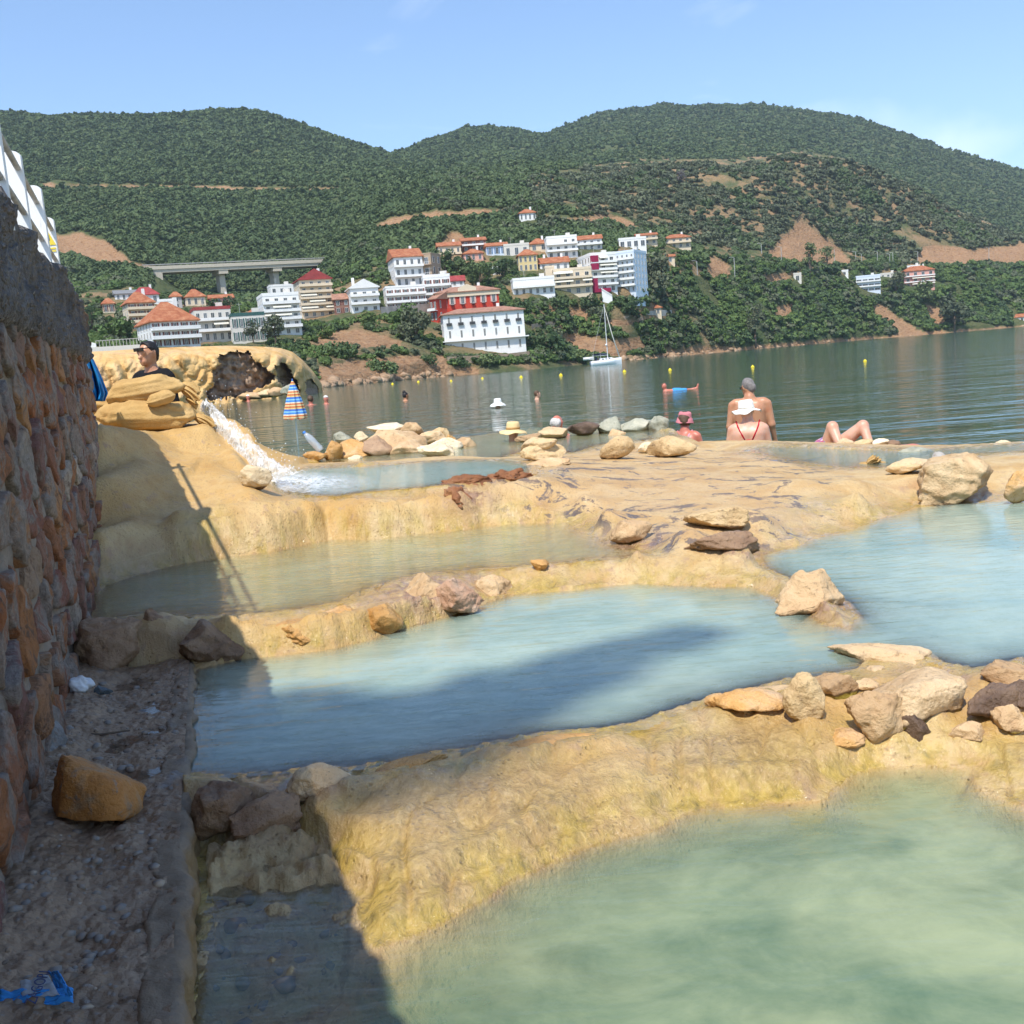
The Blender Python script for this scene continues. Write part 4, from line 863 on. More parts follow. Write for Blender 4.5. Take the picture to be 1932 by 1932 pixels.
BACK = [('pinkish boulder right of the straw hat', 1044, 818, 64, 24, 'pink'), ('dark blue grey rock with pink top between boulders', 1103, 812, 62, 28, 'dark'), ('pointed grey green boulder', 1152, 808, 48, 32, 'grey'), ('widest grey green boulder', 1199, 810, 66, 32, 'grey'), ('grey green boulder nearest to the pink hat', 1243, 812, 44, 30, 'grey'),
 ('pink wedge rock below the grey green boulders', 1165, 824, 34, 26, 'pink'), ('orange flat rock below the grey green boulders', 1215, 824, 60, 18, 'orange'), ('brown flat rock in front of the grey green boulders', 1190, 826, 46, 14, 'pink'), ('low brown rocks edge left of the pinkish boulder', 995, 824, 56, 16, 'pink')]
for k, (lb, cx, by, w, h, m) in enumerate(BACK): rock(lb, cx, by, w, h, m, 130 + k, Y=14.6 - .03 * (by - 812), depth=.8, n=4, sink=.2, group='boulders along the sea edge')
EDGE = [('pale knobbly stone under the raised knees', 1600, 842, 36, 14, 'tan', 10.9), ('pale stone right of the raised knees', 1635, 843, 40, 15, 'tan', 10.8), ('brown white stone further right of the raised knees', 1665, 845, 34, 17, 'pale', 10.7), ('dark stone at the end of the row beside the red towel', 1690, 846, 30, 15, 'brown', 10.6),
 ('pointed white stone at the sea edge on the right', 1897, 838, 34, 22, 'pale', 10.6), ('brown rock at the right picture edge by the sea', 1930, 845, 70, 22, 'brown', 10.3), ('small white pebble at the sea edge', 1840, 836, 18, 11, 'pale', 10.9)]
for k, (lb, cx, by, w, h, m, Yd) in enumerate(EDGE): rock(lb, cx, by, w, h, m, 150 + k, Y=Yd, depth=.8, n=3, sink=.15, group='stones along the sea edge')
# gravel and small debris on the walkway, submerged cobbles in the nearest pool
def gravel(name, label, n, fn, smin, smax, m, seed, kind='stuff'):
    r = np.random.RandomState(seed); V0, F0 = ICO[2] if smax > .03 and smax < .2 else ICO[1]; VV = []; FF = []; k = 0
    while k < n:
        p = fn(r)
        if p is None: continue
        s = smin + (smax - smin) * r.uniform(0, 1) ** 3; v = V0 * np.array([1, r.uniform(.6, 1), r.uniform(.4, .7)]) * s * (1 + .35 * noise(V0[:, 0] * 1.3 + k, V0[:, 1] * 1.3, V0[:, 2] * 1.3))[:, None]
        a = r.uniform(0, 6.28); v = np.stack([v[:, 0] * math.cos(a) - v[:, 1] * math.sin(a), v[:, 0] * math.sin(a) + v[:, 1] * math.cos(a), v[:, 2]], 1) + p
        VV.append(v); FF.append(F0 + k * len(V0)); k += 1
    o = link(name, mesh_np(name, np.concatenate(VV), np.concatenate(FF)), m); return tag(o, label, 'gravel', kind=kind)
def on_walk(r):
    y = r.uniform(1.5, 4.2); x = r.uniform(WA + WB * y + .03, KA + KB * y - .05); return np.array([x, y, float(walk_h(np.array(x), np.array(y))) - .002])
t = NT('gravel'); vn = t.noise(t.pos(), 17, 2)
MAT_GRAV = t.done(t.ramp(vn, [(.25, (.14, .10, .07)), (.42, (.28, .19, .12)), (.55, (.21, .19, .17)), (.68, (.40, .29, .19)), (.8, (.5, .43, .35))]), .6, None, .4)
gravel('gravel', 'wet gravel strewn over the muddy walkway', 650, on_walk, .004, .022, MAT_GRAV, 4)
def in_three(r):
    px, py = r.uniform(400, 640), r.uniform(1640, 1950); p = G(px, py, L3); z = near_z(p[0], p[1]); return None if z > L3 else np.array([p[0], p[1], z - .004])
gravel('cobbles', 'cobbles under water at the left of the nearest pool', 55, in_three, .006, .031, MAT_GRAV, 6)
# ================================================================ town across the bay
def wallpaint(name, col, rough=.8):
    t = NT(name); n1 = t.noise(t.tc('Object'), .35, 5, .6); n2 = t.noise(t.map(t.tc('Object'), (2, 2, .3)), 1.0, 5, .6)
    c = t.mix(t.math('MULTIPLY', t.step(.5, .75, n2), .35), col, tuple(q * .72 for q in col)); c = t.mix(t.math('MULTIPLY', t.step(.55, .75, n1), .25), c, tuple(q * .8 for q in col))
    return t.done(c, rough, None, .2)
BW = {'white': wallpaint('white_render', (.80, .79, .76)), 'cream': wallpaint('cream_render', (.70, .58, .42)), 'pale': wallpaint('pale_render', (.66, .62, .55)), 'red': wallpaint('red_render', (.52, .06, .035)),
      'grey': wallpaint('grey_render', (.42, .41, .41)), 'pink': wallpaint('pink_render', (.66, .36, .29)), 'magenta': wallpaint('magenta_render', (.30, .02, .065)), 'blue': wallpaint('bluewhite_render', (.66, .72, .80)),
      'brown': wallpaint('brown_render', (.28, .15, .11)), 'yellow': wallpaint('yellow_render', (.66, .52, .26)), 'stone': wallpaint('stone_face', (.42, .31, .21)), 'conc': wallpaint('bare_concrete', (.46, .42, .36))}
t = NT('roof_tiles'); oc = t.tc('Object'); wv = t.n('TexWave'); wv.bands_direction = 'X'; t.L.new(oc, wv.inputs['Vector']); wv.inputs['Scale'].default_value = 1.4; wv.inputs['Distortion'].default_value = .5
n1 = t.noise(oc, .8, 5, .65)
c = t.ramp(n1, [(.3, (.28, .085, .04)), (.5, (.42, .15, .07)), (.7, (.52, .25, .13))])
MAT_TILE = t.done(c, .8, t.bump(wv.outputs['Fac'], .7, .12), .2)
MAT_TILE2 = plain('dark_red_tiles', (.30, .045, .04), .7, .25, 1.0); MAT_TILE3 = plain('brown_tiles', (.33, .17, .11), .8, .3, 1.0)
t = NT('window_glass'); rn = t.rnd()
MAT_PANE = t.done(t.ramp(rn, [(.0, (.015, .02, .025)), (.6, (.04, .05, .06)), (1., (.12, .14, .16))]), .15, None, .6)
SH = {'brown': plain('brown_shutter', (.16, .055, .04), .7, .2), 'white': plain('white_shutter', (.72, .70, .66), .6, .1), 'green': plain('green_shutter', (.035, .10, .09), .7, .2), 'grey': plain('grey_shutter', (.20, .20, .20), .7, .2), 'blue': plain('blue_shutter', (.12, .22, .38), .7, .2), 'pinkw': plain('pale_pink_shutter', (.62, .40, .34), .7, .1)}
MAT_FRAME = plain('window_frame', (.62, .60, .56), .6, .1)
MAT_AWN = plain('awning_cloth', (.78, .74, .62), .8, .1); MAT_RAILW = plain('balcony_rail', (.62, .63, .64), .5, .1); MAT_IRON = plain('dark_iron', (.05, .05, .05), .6, .2)
MAT_POLE = plain('galvanised_pole', (.42, .42, .40), .5, .1)
MAT_ROAD = plain('grey_masonry', (.42, .38, .33), .9, .25, .5)
_wcache = {}
def window_meshes(w, h, shutter):
    k = (round(w, 1), round(h, 1), shutter)
    if k not in _wcache:
        w, h = k[0], k[1]; f = .09; b = MB()
        b.box(-w/2, w/2, -.10, .02, -f, 0).box(-w/2, w/2, -.07, .02, h - f, h).box(-w/2, -w/2 + f, -.07, .02, 0, h - f).box(w/2 - f, w/2, -.07, .02, 0, h - f).box(-.03, .03, -.06, .02, 0, h - f)
        m = b.mesh('window'); p = MB().box(-w/2 + f, w/2 - f, -.03, .01, .005, h - f - .005).mesh('pane'); p.materials.append(MAT_PANE); m.materials.append(MAT_FRAME)
        s = None
        if shutter:
            sw = w * .46; s = [MB().box(-w/2 - sw, -w/2 - .01, -.09, -.01, -.02, h).mesh('shutter'), MB().box(w/2 + .01, w/2 + sw, -.09, -.01, -.02, h).mesh('shutter')]
            for q_ in s: q_.materials.append(SH[shutter])
        _wcache[k] = (m, p, s)
    return _wcache[k]
def roof_mesh(kind, W_, Dp, h, over=.5):
    a, b = -W_ / 2 - over, W_ / 2 + over; y0, y1 = -over, Dp + over; ym = Dp / 2; M = MB()
    if kind == 'hip':
        r = min(Dp / 2, W_ / 2) * .95; V = [(a, y0, 0), (b, y0, 0), (b, y1, 0), (a, y1, 0), (a + r, ym, h), (b - r, ym, h), (a, y0, -.25), (b, y0, -.25), (b, y1, -.25), (a, y1, -.25)]
        M.add(V, [(0, 1, 5, 4), (1, 2, 5), (2, 3, 4, 5), (3, 0, 4), (6, 7, 1, 0), (7, 8, 2, 1), (8, 9, 3, 2), (9, 6, 0, 3), (9, 8, 7, 6)])
    elif kind == 'gable':      # ridge across, seen from the gable end
        M.prism([(a, 0), (b, 0), (b, .25), (0, h + .25), (a, .25)], y0, y1)
    elif kind == 'side':       # ridge along the front
        V = [(a, y0, 0), (b, y0, 0), (b, y1, 0), (a, y1, 0), (a, ym, h), (b, ym, h), (a, y0, -.25), (b, y0, -.25), (b, y1, -.25), (a, y1, -.25)]
        M.add(V, [(0, 1, 5, 4), (2, 3, 4, 5), (1, 2, 5), (3, 0, 4), (6, 7, 1, 0), (7, 8, 2, 1), (8, 9, 3, 2), (9, 6, 0, 3), (9, 8, 7, 6)])
    elif kind == 'flat':       # parapet with a slab inside
        q_ = .25; o_ = .08
        M.box(-W_/2 - o_, W_/2 + o_, -o_, q_, 0, h).box(-W_/2 - o_, W_/2 + o_, Dp - q_, Dp + o_, 0, h).box(-W_/2 - o_, -W_/2 + q_, q_, Dp - q_, 0, h).box(W_/2 - q_, W_/2 + o_, q_, Dp - q_, 0, h).box(-W_/2 + q_, W_/2 - q_, q_, Dp - q_, .01, .1)
    return M.mesh('roof')
def building(label, x0, x1, yb, yt, floors, cols, roof='flat', wall_m='white', yaw=0, depth=10., roof_m=None, rh=None, shutter=None, balc=(), awn=(), win=None, whf=.62, wwf=.42, skip=(), side=True, name='house', cat='house', chim=0, down=5., Y=None, group=None, over=.5, rail='solid'):
    cx = (x0 + x1) / 2; p = far_hit(cx, yb) if Y is None else D(cx, yb, Y); s = p[1] / FPX
    W_ = (x1 - x0) * s; H_ = (yb - yt) * s; fh = H_ / floors; cw = W_ / cols
    rz = -math.atan2(p[0], p[1]) + R(yaw)
    root = thing(name, label, cat, (p[0], p[1], p[2]), rz, group)
    wb = MB().box(-W_/2, W_/2, 0, depth, -down, H_); wb.build('wall', BW[wall_m], root)
    if roof in ('hip', 'gable', 'side'): rh = rh or (W_ * .16 if roof == 'gable' else min(depth, W_) * .22); rm = roof_m or MAT_TILE
    else: rh = rh or .8; rm = roof_m or BW[wall_m]
    ro = link('roof', roof_mesh(roof, W_, depth, rh, over), rm, root, (0, 0, H_))
    for k in range(chim):
        xx = (-.3 + .6 * k) * W_; MB().box(xx - .4, xx + .4, depth * .45, depth * .45 + .8, rh * .3, rh + 1.1).build('chimney', BW[wall_m], ro)
    if roof == 'flat' and W_ > 5:
        MB().box(W_ * .18, W_ * .18 + 1.6, depth * .4, depth * .4 + 1.4, .12, rh + 1.3).build('roof_tank', BW['pale'], ro); MB().tube([(-W_ * .2, depth * .3, .1), (-W_ * .2, depth * .3, rh + 2.6)], .05, 5).tube([(-W_ * .2 - .7, depth * .3, rh + 2.3), (-W_ * .2 + .7, depth * .3, rh + 2.3)], .04, 4).build('aerial', MAT_POLE, ro)
    elif roof != 'flat' and W_ > 7 and chim == 0:
        MB().box(W_ * .2, W_ * .2 + .8, depth * .5, depth * .5 + .8, rh * .3, rh + .9).build('chimney', BW['white'], ro)
    wm_, pm_, sm_ = window_meshes(max(.6, cw * wwf), max(.9, fh * whf), shutter)
    for f in range(floors):
        for c_ in range(cols):
            if (f, c_) in skip or f in skip: continue
            w_ = link('window', wm_, None, root, ((c_ + .5) * cw - W_/2, -.012, f * fh + fh * (.10 if f in balc else .2)))
            link('pane', pm_, None, w_)
            if sm_:
                for q_ in sm_: link('shutter', q_, None, w_)
    if side:
        ns = max(1, int(depth / max(cw, 2.8))); sg_ = 1 if yaw < 0 or (yaw == 0 and p[0] < 0) else -1
        for f in range(floors):
            if f in skip: continue
            for c_ in range(ns):
                w_ = link('window', wm_, None, root, (sg_ * (W_/2 + .012), depth * (c_ + .5) / ns, f * fh + fh * .2), (0, 0, R(90) * sg_)); link('pane', pm_, None, w_)
    for f in balc:
        bl = MB().box(-W_/2 - .15, W_/2 + .15, -1.35, -.003, -.16, .0).build('balcony', BW['white' if wall_m in ('white', 'blue', 'grey', 'magenta', 'red') else wall_m], root, False, (0, 0, f * fh))
        if rail == 'solid': MB().box(-W_/2 - .12, W_/2 + .12, -1.33, -1.22, .003, .62).build('railing', BW['white' if wall_m != 'cream' else 'cream'], bl)
        else:
            rb = MB().box(-W_/2 - .12, W_/2 + .12, -1.32, -1.26, .88, .96)
            for q_ in np.arange(-W_/2, W_/2, .45): rb.box(q_ - .03, q_ + .03, -1.31, -1.27, .003, .88)
            rb.build('railing', MAT_RAILW, bl)
    for (f, c_, n_) in awn:
        xa = c_ * cw - W_/2; xb = xa + n_ * cw
        MB().add([(xa, -.02, 0), (xb, -.02, 0), (xb, -1.5, -.75), (xa, -1.5, -.75), (xa, -.02, -.08), (xb, -.02, -.08), (xb, -1.5, -1.0), (xa, -1.5, -1.0)], [(3, 2, 1, 0), (4, 5, 6, 7), (2, 3, 7, 6), (0, 1, 5, 4), (1, 2, 6, 5), (3, 0, 4, 7)]).build('awning', MAT_AWN, root, False, (0, 0, f * fh + fh * .92))
    KEEP_CLEAR.append((x0 - 1, x1 + 1, yt - 6, yb + 1, p[1]))
    root['W'] = W_; root['H'] = H_; del root['W'], root['H']
    return root, W_, H_, fh, cw, depth, s
# ---- left group
building('cream hotel with a large red hipped roof nearest to the yellow cliff', 292, 378, 654, 606, 3, 5, 'hip', 'white', 14, 14, rh=4.6, shutter='brown', balc=(1, 2), name='hotel', cat='hotel')
building('grey cream terrace of tall arched windows right of the red roofed hotel', 374, 440, 645, 586, 3, 5, 'flat', 'pale', 6, 12, balc=(1, 2), awn=((1, 2.5, 2),), roof_m=MAT_TILE2, wwf=.5, name='house')
building('low white house with green shutters behind the grey green trees', 443, 503, 646, 597, 2, 5, 'flat', 'pale', 4, 10, shutter='green', roof_m=SH['green'])
building('small red gabled house above the house with green shutters', 466, 498, 600, 592, 1, 2, 'hip', 'pale', 0, 8, rh=2)
building('white stepped apartment block left of the tall cream one', 504, 570, 632, 560, 5, 4, 'flat', 'white', 8, 12, balc=(1, 2, 3, 4), awn=((2, 0, 3), (3, 1, 2)), name='apartment_block', cat='building')
building('white top storey set back on the stepped apartment block', 512, 555, 562, 541, 1, 3, 'flat', 'white', 8, 8, down=3)
bb = building('tall cream apartment block with a dark red gable roof', 572, 631, 598, 530, 6, 4, 'gable', 'cream', 10, 12, roof_m=MAT_TILE2, rh=3.2, balc=(1, 2, 3, 4, 5), awn=((1, 0, 2), (2, 1, 2), (3, 0, 2), (1, 3, 1)), name='apartment_block', cat='building')
building('cream four storey villa with red tiled roof on the left slope', 248, 296, 620, 572, 4, 3, 'hip', 'cream', 10, 10, shutter='brown', balc=(1, 2, 3), rh=3.5)
building('white box shaped house behind the cream four storey villa', 302, 328, 600, 570, 2, 2, 'flat', 'white', -4, 8, skip=(1,))
building('tiny cream house with red roof at the far left of the town', 196, 217, 591, 573, 1, 2, 'hip', 'cream', 0, 6, rh=2, shutter='brown')
building('long low house with a dark roof behind the villa', 220, 260, 566, 554, 1, 4, 'side', 'white', 6, 7, rh=1.6, roof_m=SH['grey'])
building('bright red roofed house left of the grey house', 255, 300, 573, 556, 1, 3, 'hip', 'white', 6, 7, rh=3, roof_m=MAT_TILE2)
building('narrow grey house behind the white box shaped house', 324, 344, 582, 560, 2, 1, 'hip', 'grey', 0, 7, rh=2, shutter=None)
building('cream cottage with red roof right of the narrow grey house', 353, 388, 577, 560, 1, 3, 'hip', 'cream', 6, 8, rh=3)
building('pale pink cottage at the foot of the viaduct', 398, 440, 572, 562, 1, 4, 'side', 'pink', 6, 6, rh=1.5)
# ---- middle
building('plain white gabled house standing alone with white balconies', 665, 717, 588, 545, 3, 3, 'gable', 'white', 8, 10, roof_m=BW['white'], rh=2.6, balc=(1, 2), chim=1, whf=.45)
building('small brown house left of the plain white gabled house', 632, 662, 592, 565, 2, 2, 'side', 'brown', 0, 7, roof_m=MAT_TILE3, rh=2, shutter='brown')
building('white row house of three floors with brown shutters', 732, 805, 584, 543, 3, 5, 'flat', 'white', 6, 10, shutter='brown', balc=(1, 2), rh=.6, name='row_house')
building('tall white tower house with orange tiled roof and arches', 748, 801, 541, 486, 3, 4, 'side', 'white', 10, 14, rh=3.4, balc=(1, 2), name='tower_house')
building('unplastered stone side wing of the tall white tower house', 799, 818, 540, 482, 3, 1, 'flat', 'stone', -25, 8, balc=(1, 2), rail='bars', rh=.4)
building('white balcony house between the row house and the red mansion', 803, 852, 571, 525, 3, 3, 'flat', 'white', 4, 10, balc=(1, 2), shutter='brown', rh=1.0)
building('white roof room on the balcony house', 818, 843, 527, 516, 1, 2, 'flat', 'white', 4, 5, down=2)
building('little white house with dark red roof right of the balcony house', 853, 877, 548, 530, 2, 2, 'side', 'white', 2, 7, roof_m=MAT_TILE2, rh=2)
rm_ = building('red mansion with cream cornice and tiled roof', 828, 944, 606, 551, 2, 6, 'hip', 'red', 5, 12, rh=1.9, shutter='pinkw', whf=.5, wwf=.30, name='mansion', cat='mansion', roof_m=MAT_TILE3, over=.7)
W_, H_ = rm_[1], rm_[2]
MB().box(-W_/2 - .35, W_/2 + .35, -.35, 12.3, H_ - 1.5, H_ - .03).build('cornice', BW['cream'], rm_[0]); MB().prism([(-2.8, H_ - .2), (2.8, H_ - .2), (2.8, H_ + 1.0), (0, H_ + 2.1), (-2.8, H_ + 1.0)], -.45, .4).build('pediment', BW['cream'], rm_[0])
for k_ in range(6): MB().box(-.55, .55, -.7, -.02, -.12, .0).build('balcony', MAT_IRON, rm_[0], False, ((k_ + .5) * rm_[4] - W_/2, 0, rm_[3] * 1.14))
rm2 = building('dark red side wing at the left end of the red mansion', 812, 829, 608, 565, 2, 2, 'side', 'red', -40, 10, rh=2.2, roof_m=MAT_TILE3, shutter='brown', balc=(1,))
wm2 = building('long white mansion with rows of dark tall windows by the shore', 842, 993, 663, 590, 3, 7, 'hip', 'white', 6, 11, rh=1.5, shutter=None, whf=.56, wwf=.20, name='mansion', cat='mansion', over=.6, down=3., roof_m=MAT_TILE3)
W_, H_, fh = wm2[1], wm2[2], wm2[3]
MB().box(-W_/2 - .9, W_/2 + .9, -1.1, 11.4, fh - .35, fh - .05).build('cornice', BW['white'], wm2[0])
for k_ in range(7): MB().box(-.75, .75, -.55, -.02, -.25, .45).build('balcony', MAT_IRON, wm2[0], False, ((k_ + .5) * wm2[4] - W_/2, 0, fh * 2.2))
for k_ in range(7): MB().box(-.05, .05, -.95, -.85, 0, 1.5).build('baluster', MAT_RAILW, wm2[0], False, (k_ * wm2[4] - W_/2 + .5, 0, fh - .05))
# ---- upper village
building('long low cream house with an orange roof at the left of the upper village', 828, 870, 480, 464, 1, 4, 'side', 'cream', 5, 8, rh=1.8, balc=(0,))
building('brown house with upper terrace and red roof in the upper village', 873, 917, 474, 454, 2, 3, 'side', 'brown', 4, 9, rh=1.6, shutter='brown', balc=(1,))
building('lower red roofed house below the brown upper village house', 876, 912, 492, 478, 1, 3, 'hip', 'pink', 4, 8, rh=2.0)
building('blue white low house right of the brown upper village house', 919, 958, 482, 464, 1, 3, 'side', 'blue', 5, 8, rh=1.6, shutter='blue')
building('small white cube house among trees below the upper village', 930, 946, 520, 507, 1, 1, 'flat', 'white', 8, 5, skip=(0,))
building('cream flat roofed house in the middle of the upper village', 952, 999, 484, 464, 1, 3, 'flat', 'pale', 4, 8)
building('house with a bright orange roof left of the white village cluster', 1000, 1034, 474, 460, 1, 2, 'hip', 'cream', 4, 8, rh=2.4)
building('white hilltop house with red roof between two cypresses', 981, 1012, 416, 402, 1, 4, 'hip', 'white', 8, 8, rh=2.2)
building('square yellow house with a red pyramid roof', 980, 1015, 512, 482, 2, 4, 'hip', 'yellow', 4, 8, rh=2.4, whf=.6, wwf=.5)
building('stepped white villa at the top of the village cluster', 1034, 1090, 486, 450, 3, 4, 'flat', 'white', 6, 9, balc=(1, 2), skip=((2, 0), (2, 1)))
building('white house with brown roof right of the stepped white villa', 1086, 1136, 472, 452, 2, 4, 'side', 'white', 4, 9, rh=2, balc=(1,))
building('white blocky villa with dark windows at the right of the village', 1169, 1219, 468, 452, 1, 4, 'flat', 'white', 6, 8, wwf=.6)
building('cream villa behind the white blocky villa', 1202, 1240, 461, 444, 2, 3, 'side', 'cream', 6, 8, rh=1.2, balc=(1,))
building('cream detached house with red roof rightmost in the upper village', 1254, 1303, 468, 449, 2, 4, 'hip', 'cream', 8, 9, rh=2.0, balc=(1,))
building('small stone shed below the rightmost upper village houses', 1255, 1273, 496, 484, 1, 1, 'side', 'cream', 4, 5, rh=1)
# ---- lower right of the town
building('long low white house above the green slope', 970, 1047, 556, 528, 2, 6, 'flat', 'white', 6, 9, skip=(1,), balc=(1,))
building('cream apartment house with awnings next to the magenta block', 1048, 1118, 556, 511, 3, 4, 'flat', 'cream', 6, 11, balc=(1, 2), awn=((1, 0, 2), (2, 0, 2), (1, 3, 1)), name='apartment_block', cat='building')
building('white house with orange roof above the cream apartment house', 1020, 1074, 512, 496, 1, 4, 'side', 'white', 6, 9, rh=2.4, chim=2)
building('blank cream wall house left of the cream apartment house', 1031, 1048, 540, 507, 2, 1, 'flat', 'cream', 4, 8, skip=(0, 1))
uf = building('unfinished concrete frame behind the magenta block', 1090, 1121, 504, 486, 2, 3, 'flat', 'conc', 4, 8, whf=.75, wwf=.75, rh=.3)
mg = building('white apartment block with magenta panels and outside stairs', 1117, 1166, 551, 484, 5, 3, 'flat', 'white', 18, 14, balc=(1, 2, 3, 4), awn=((2, 1, 2), (3, 1, 2), (4, 1, 1)), rh=1.0, name='apartment_block', cat='building')
W_, H_, fh = mg[1], mg[2], mg[3]
for z0, z1, x_0, x_1 in ((H_ - fh * .9, H_ - .1, -.5, -.22), (H_ - fh * 1.95, H_ - fh * 1.1, -.5, -.22), (.0, fh * 1.9, -.5, -.30), (0, fh * .5, -.3, .2)): MB().box(W_ * x_0, W_ * x_1, -1.43, -.05, z0, z1).build('magenta_panel', BW['magenta'], mg[0])
building('grey white right wing of the magenta block with stacked balconies', 1164, 1201, 552, 480, 6, 4, 'flat', 'blue', -22, 12, balc=(1, 2, 3, 4, 5), rh=.8, name='apartment_wing', cat='building')
st = D(1146, 556, mg[0].location[1] - 5); s_ = .62 * st[1] / FPX
sroot = thing('staircase', 'white outdoor staircase in front of the magenta block', 'stairs', tuple(st), -math.atan2(st[0], st[1]))
pr = [(-16*s_, -6)] + [q for k in range(10) for q in ((-16*s_ + k*3*s_, (18 - k*2.2)*s_), (-16*s_ + (k+1)*3*s_, (18 - k*2.2)*s_))] + [(14*s_, -6)]
MB().prism(pr, -.2, 2.0).build('flight', BW['white'], sroot); MB().prism([(-17*s_, 18*s_), (-17*s_, 21*s_), (14*s_, -1*s_), (14*s_, -4*s_)][::-1], -.4, -.205).build('parapet', BW['white'], sroot)
building('small ochre hut with tiled roof on the retaining wall', 1224, 1248, 594, 581, 1, 2, 'hip', 'cream', 6, 5, rh=1.4)
building('blue and white banded house on the right slope', 1617, 1660, 550, 523, 3, 4, 'flat', 'blue', 8, 12, balc=(1, 2), wwf=.85, whf=.45, rh=1.0)
building('pink house with red roof and deep balconies on the right slope', 1708, 1762, 543, 511, 3, 4, 'hip', 'pink', 14, 12, rh=3, balc=(1, 2), awn=((0, 1, 3), (1, 1, 3)))
building('white flat roofed house behind the pink house', 1712, 1735, 511, 503, 1, 3, 'flat', 'white', 4, 6)
building('white house with red roof at the right picture edge near the beach', 1912, 1945, 608, 598, 1, 3, 'side', 'white', 6, 8, rh=2.0)
building('small white kiosk among trees left of the blue house', 1498, 1512, 532, 518, 1, 1, 'flat', 'pale', 4, 4)
building('tiny white hut behind the blue and white banded house', 1585, 1600, 520, 512, 1, 1, 'flat', 'white', 4, 4)
building('beige roadside hut right of the blue and white banded house', 1662, 1690, 523, 517, 1, 3, 'flat', 'pale', 4, 5)
# ---- retaining walls and the quay terrace
def masonry(label, pts, h, m, thick=1.2):
    P0 = [far_hit(x, y) for x, y in pts]; org = P0[0]; V = []; 
    for p in P0:
        for dy in (0, thick):
            for dz_ in (-4., 0): V.append((p[0] - org[0], p[1] + dy - org[1], p[2] + (h if dz_ == 0 else dz_) - org[2]))
    F_ = []
    for i in range(len(P0) - 1):
        a, b = i * 4, i * 4 + 4; F_ += [(a, b, b + 1, a + 1), (a + 1, b + 1, b + 3, a + 3), (a + 3, b + 3, b + 2, a + 2)]
    F_ += [(0, 1, 3, 2), (len(V) - 4, len(V) - 2, len(V) - 1, len(V) - 3)]
    o = link('retaining_wall', mesh_np('retaining_wall', np.array(V), F_, False), m, None, tuple(org)); return tag(o, label, 'wall')
MAT_RUB = rock_mat('rubble_masonry', (.30, .20, .13), (.42, .29, .19), (.50, .38, .27), band=0, scale=.12)
masonry('grey retaining wall under the white row house', [(720, 600), (760, 596), (815, 592), (830, 592)], 3.2, MAT_ROAD)
masonry('pink rubble wall below the long white mansion', [(845, 688), (890, 686), (960, 681), (1000, 676)], 2.0, MAT_RUB)
masonry('grey stone wall with terrace below the ochre hut', [(1216, 604), (1245, 600), (1268, 600)], 3.0, MAT_ROAD)
masonry('low pale wall along the slope left of the ochre hut', [(1140, 612), (1180, 606), (1215, 604)], 1.8, MAT_RUB)
masonry('pale path wall right of the long white mansion', [(1003, 622), (1030, 616), (1050, 616)], 1.6, MAT_RUB)
tp = D(154, 660, 150); terr = thing('terrace', 'white promenade terrace with grey railing above the yellow cliff', 'terrace', tuple(tp), -math.atan2(tp[0], tp[1])); s_ = 150 / FPX
MB().box(-30 * s_, 108 * s_, 0, 9, -2.5, .25).build('deck', BW['pale'], terr); MB().box(-4 * s_, 0, -.1, .3, .25, 26 * s_).build('pillar', BW['white'], terr)
MB().prism([(0, 0.26), (0, 20 * s_), (26 * s_, 10 * s_), (26 * s_, .26)], .05, .4).build('parapet', BW['white'], terr)
rb = MB().box(26 * s_, 106 * s_, .12, .2, 1.1, 1.2)
for q_ in np.arange(26, 107, 6): rb.box(q_ * s_ - .04, q_ * s_ + .04, .12, .2, .25, 1.1)
rb.build('railing', MAT_RAIL, terr)
# ---- viaduct
MAT_VIA = wallpaint('viaduct_concrete', (.62, .54, .42))
vA, vB = Vector(D(262, 506, 468)), Vector(D(620, 491, 520)); vd = (vB - vA); vl = vd.length; vrz = math.atan2(vd.y, vd.x)
via = thing('viaduct', 'long concrete road viaduct on tall piers above the left houses', 'bridge', tuple(vA), vrz); slope = vd.z / math.hypot(vd.x, vd.y)
def vbox(name, x0, x1, y0, y1, z0, z1, m, parent=via):
    q = MB(); q.box(x0, x1, y0, y1, z0, z1); q.v = [(x, y, z + x * slope) for x, y, z in q.v]; return q.build(name, m, parent)
dk = vbox('deck', 0, vl, -5.6, 5.6, -1.5, 0, MAT_VIA); vbox('guard_rail', 0, vl, -5.55, -5.35, .45, .85, MAT_RAIL, dk); vbox('guard_rail', 0, vl, 5.35, 5.55, .45, .85, MAT_RAIL, dk)
for y0 in (-5.2, -1.0, 3.6): vbox('girder', 8, vl - 3, y0, y0 + 1.3, -2.9, -1.505, MAT_VIA)
for px_, py_ in ((411, 552), (513, 545)):
    q = D(px_, 500, 468 + (px_ - 262) / 358 * 52); lx = (Vector(q) - vA).length; 
    vbox('pier_cap', lx - 2.2, lx + 2.2, -5.0, 5.0, -4.6, -2.905, MAT_VIA); vbox('pier', lx - 1.3, lx + 1.3, -2.6, 2.6, -22, -4.605, MAT_VIA)
vbox('abutment', -2, 8.5, -5.2, 5.2, -12, -1.51, MAT_VIA); vbox('abutment', vl - 2.8, vl + 4, -5.2, 5.2, -8, -1.51, MAT_VIA)
KEEP_CLEAR.append((290, 615, 488, 546, 475)); KEEP_CLEAR.append((398, 424, 505, 552, 470)); KEEP_CLEAR.append((503, 523, 505, 542, 480))
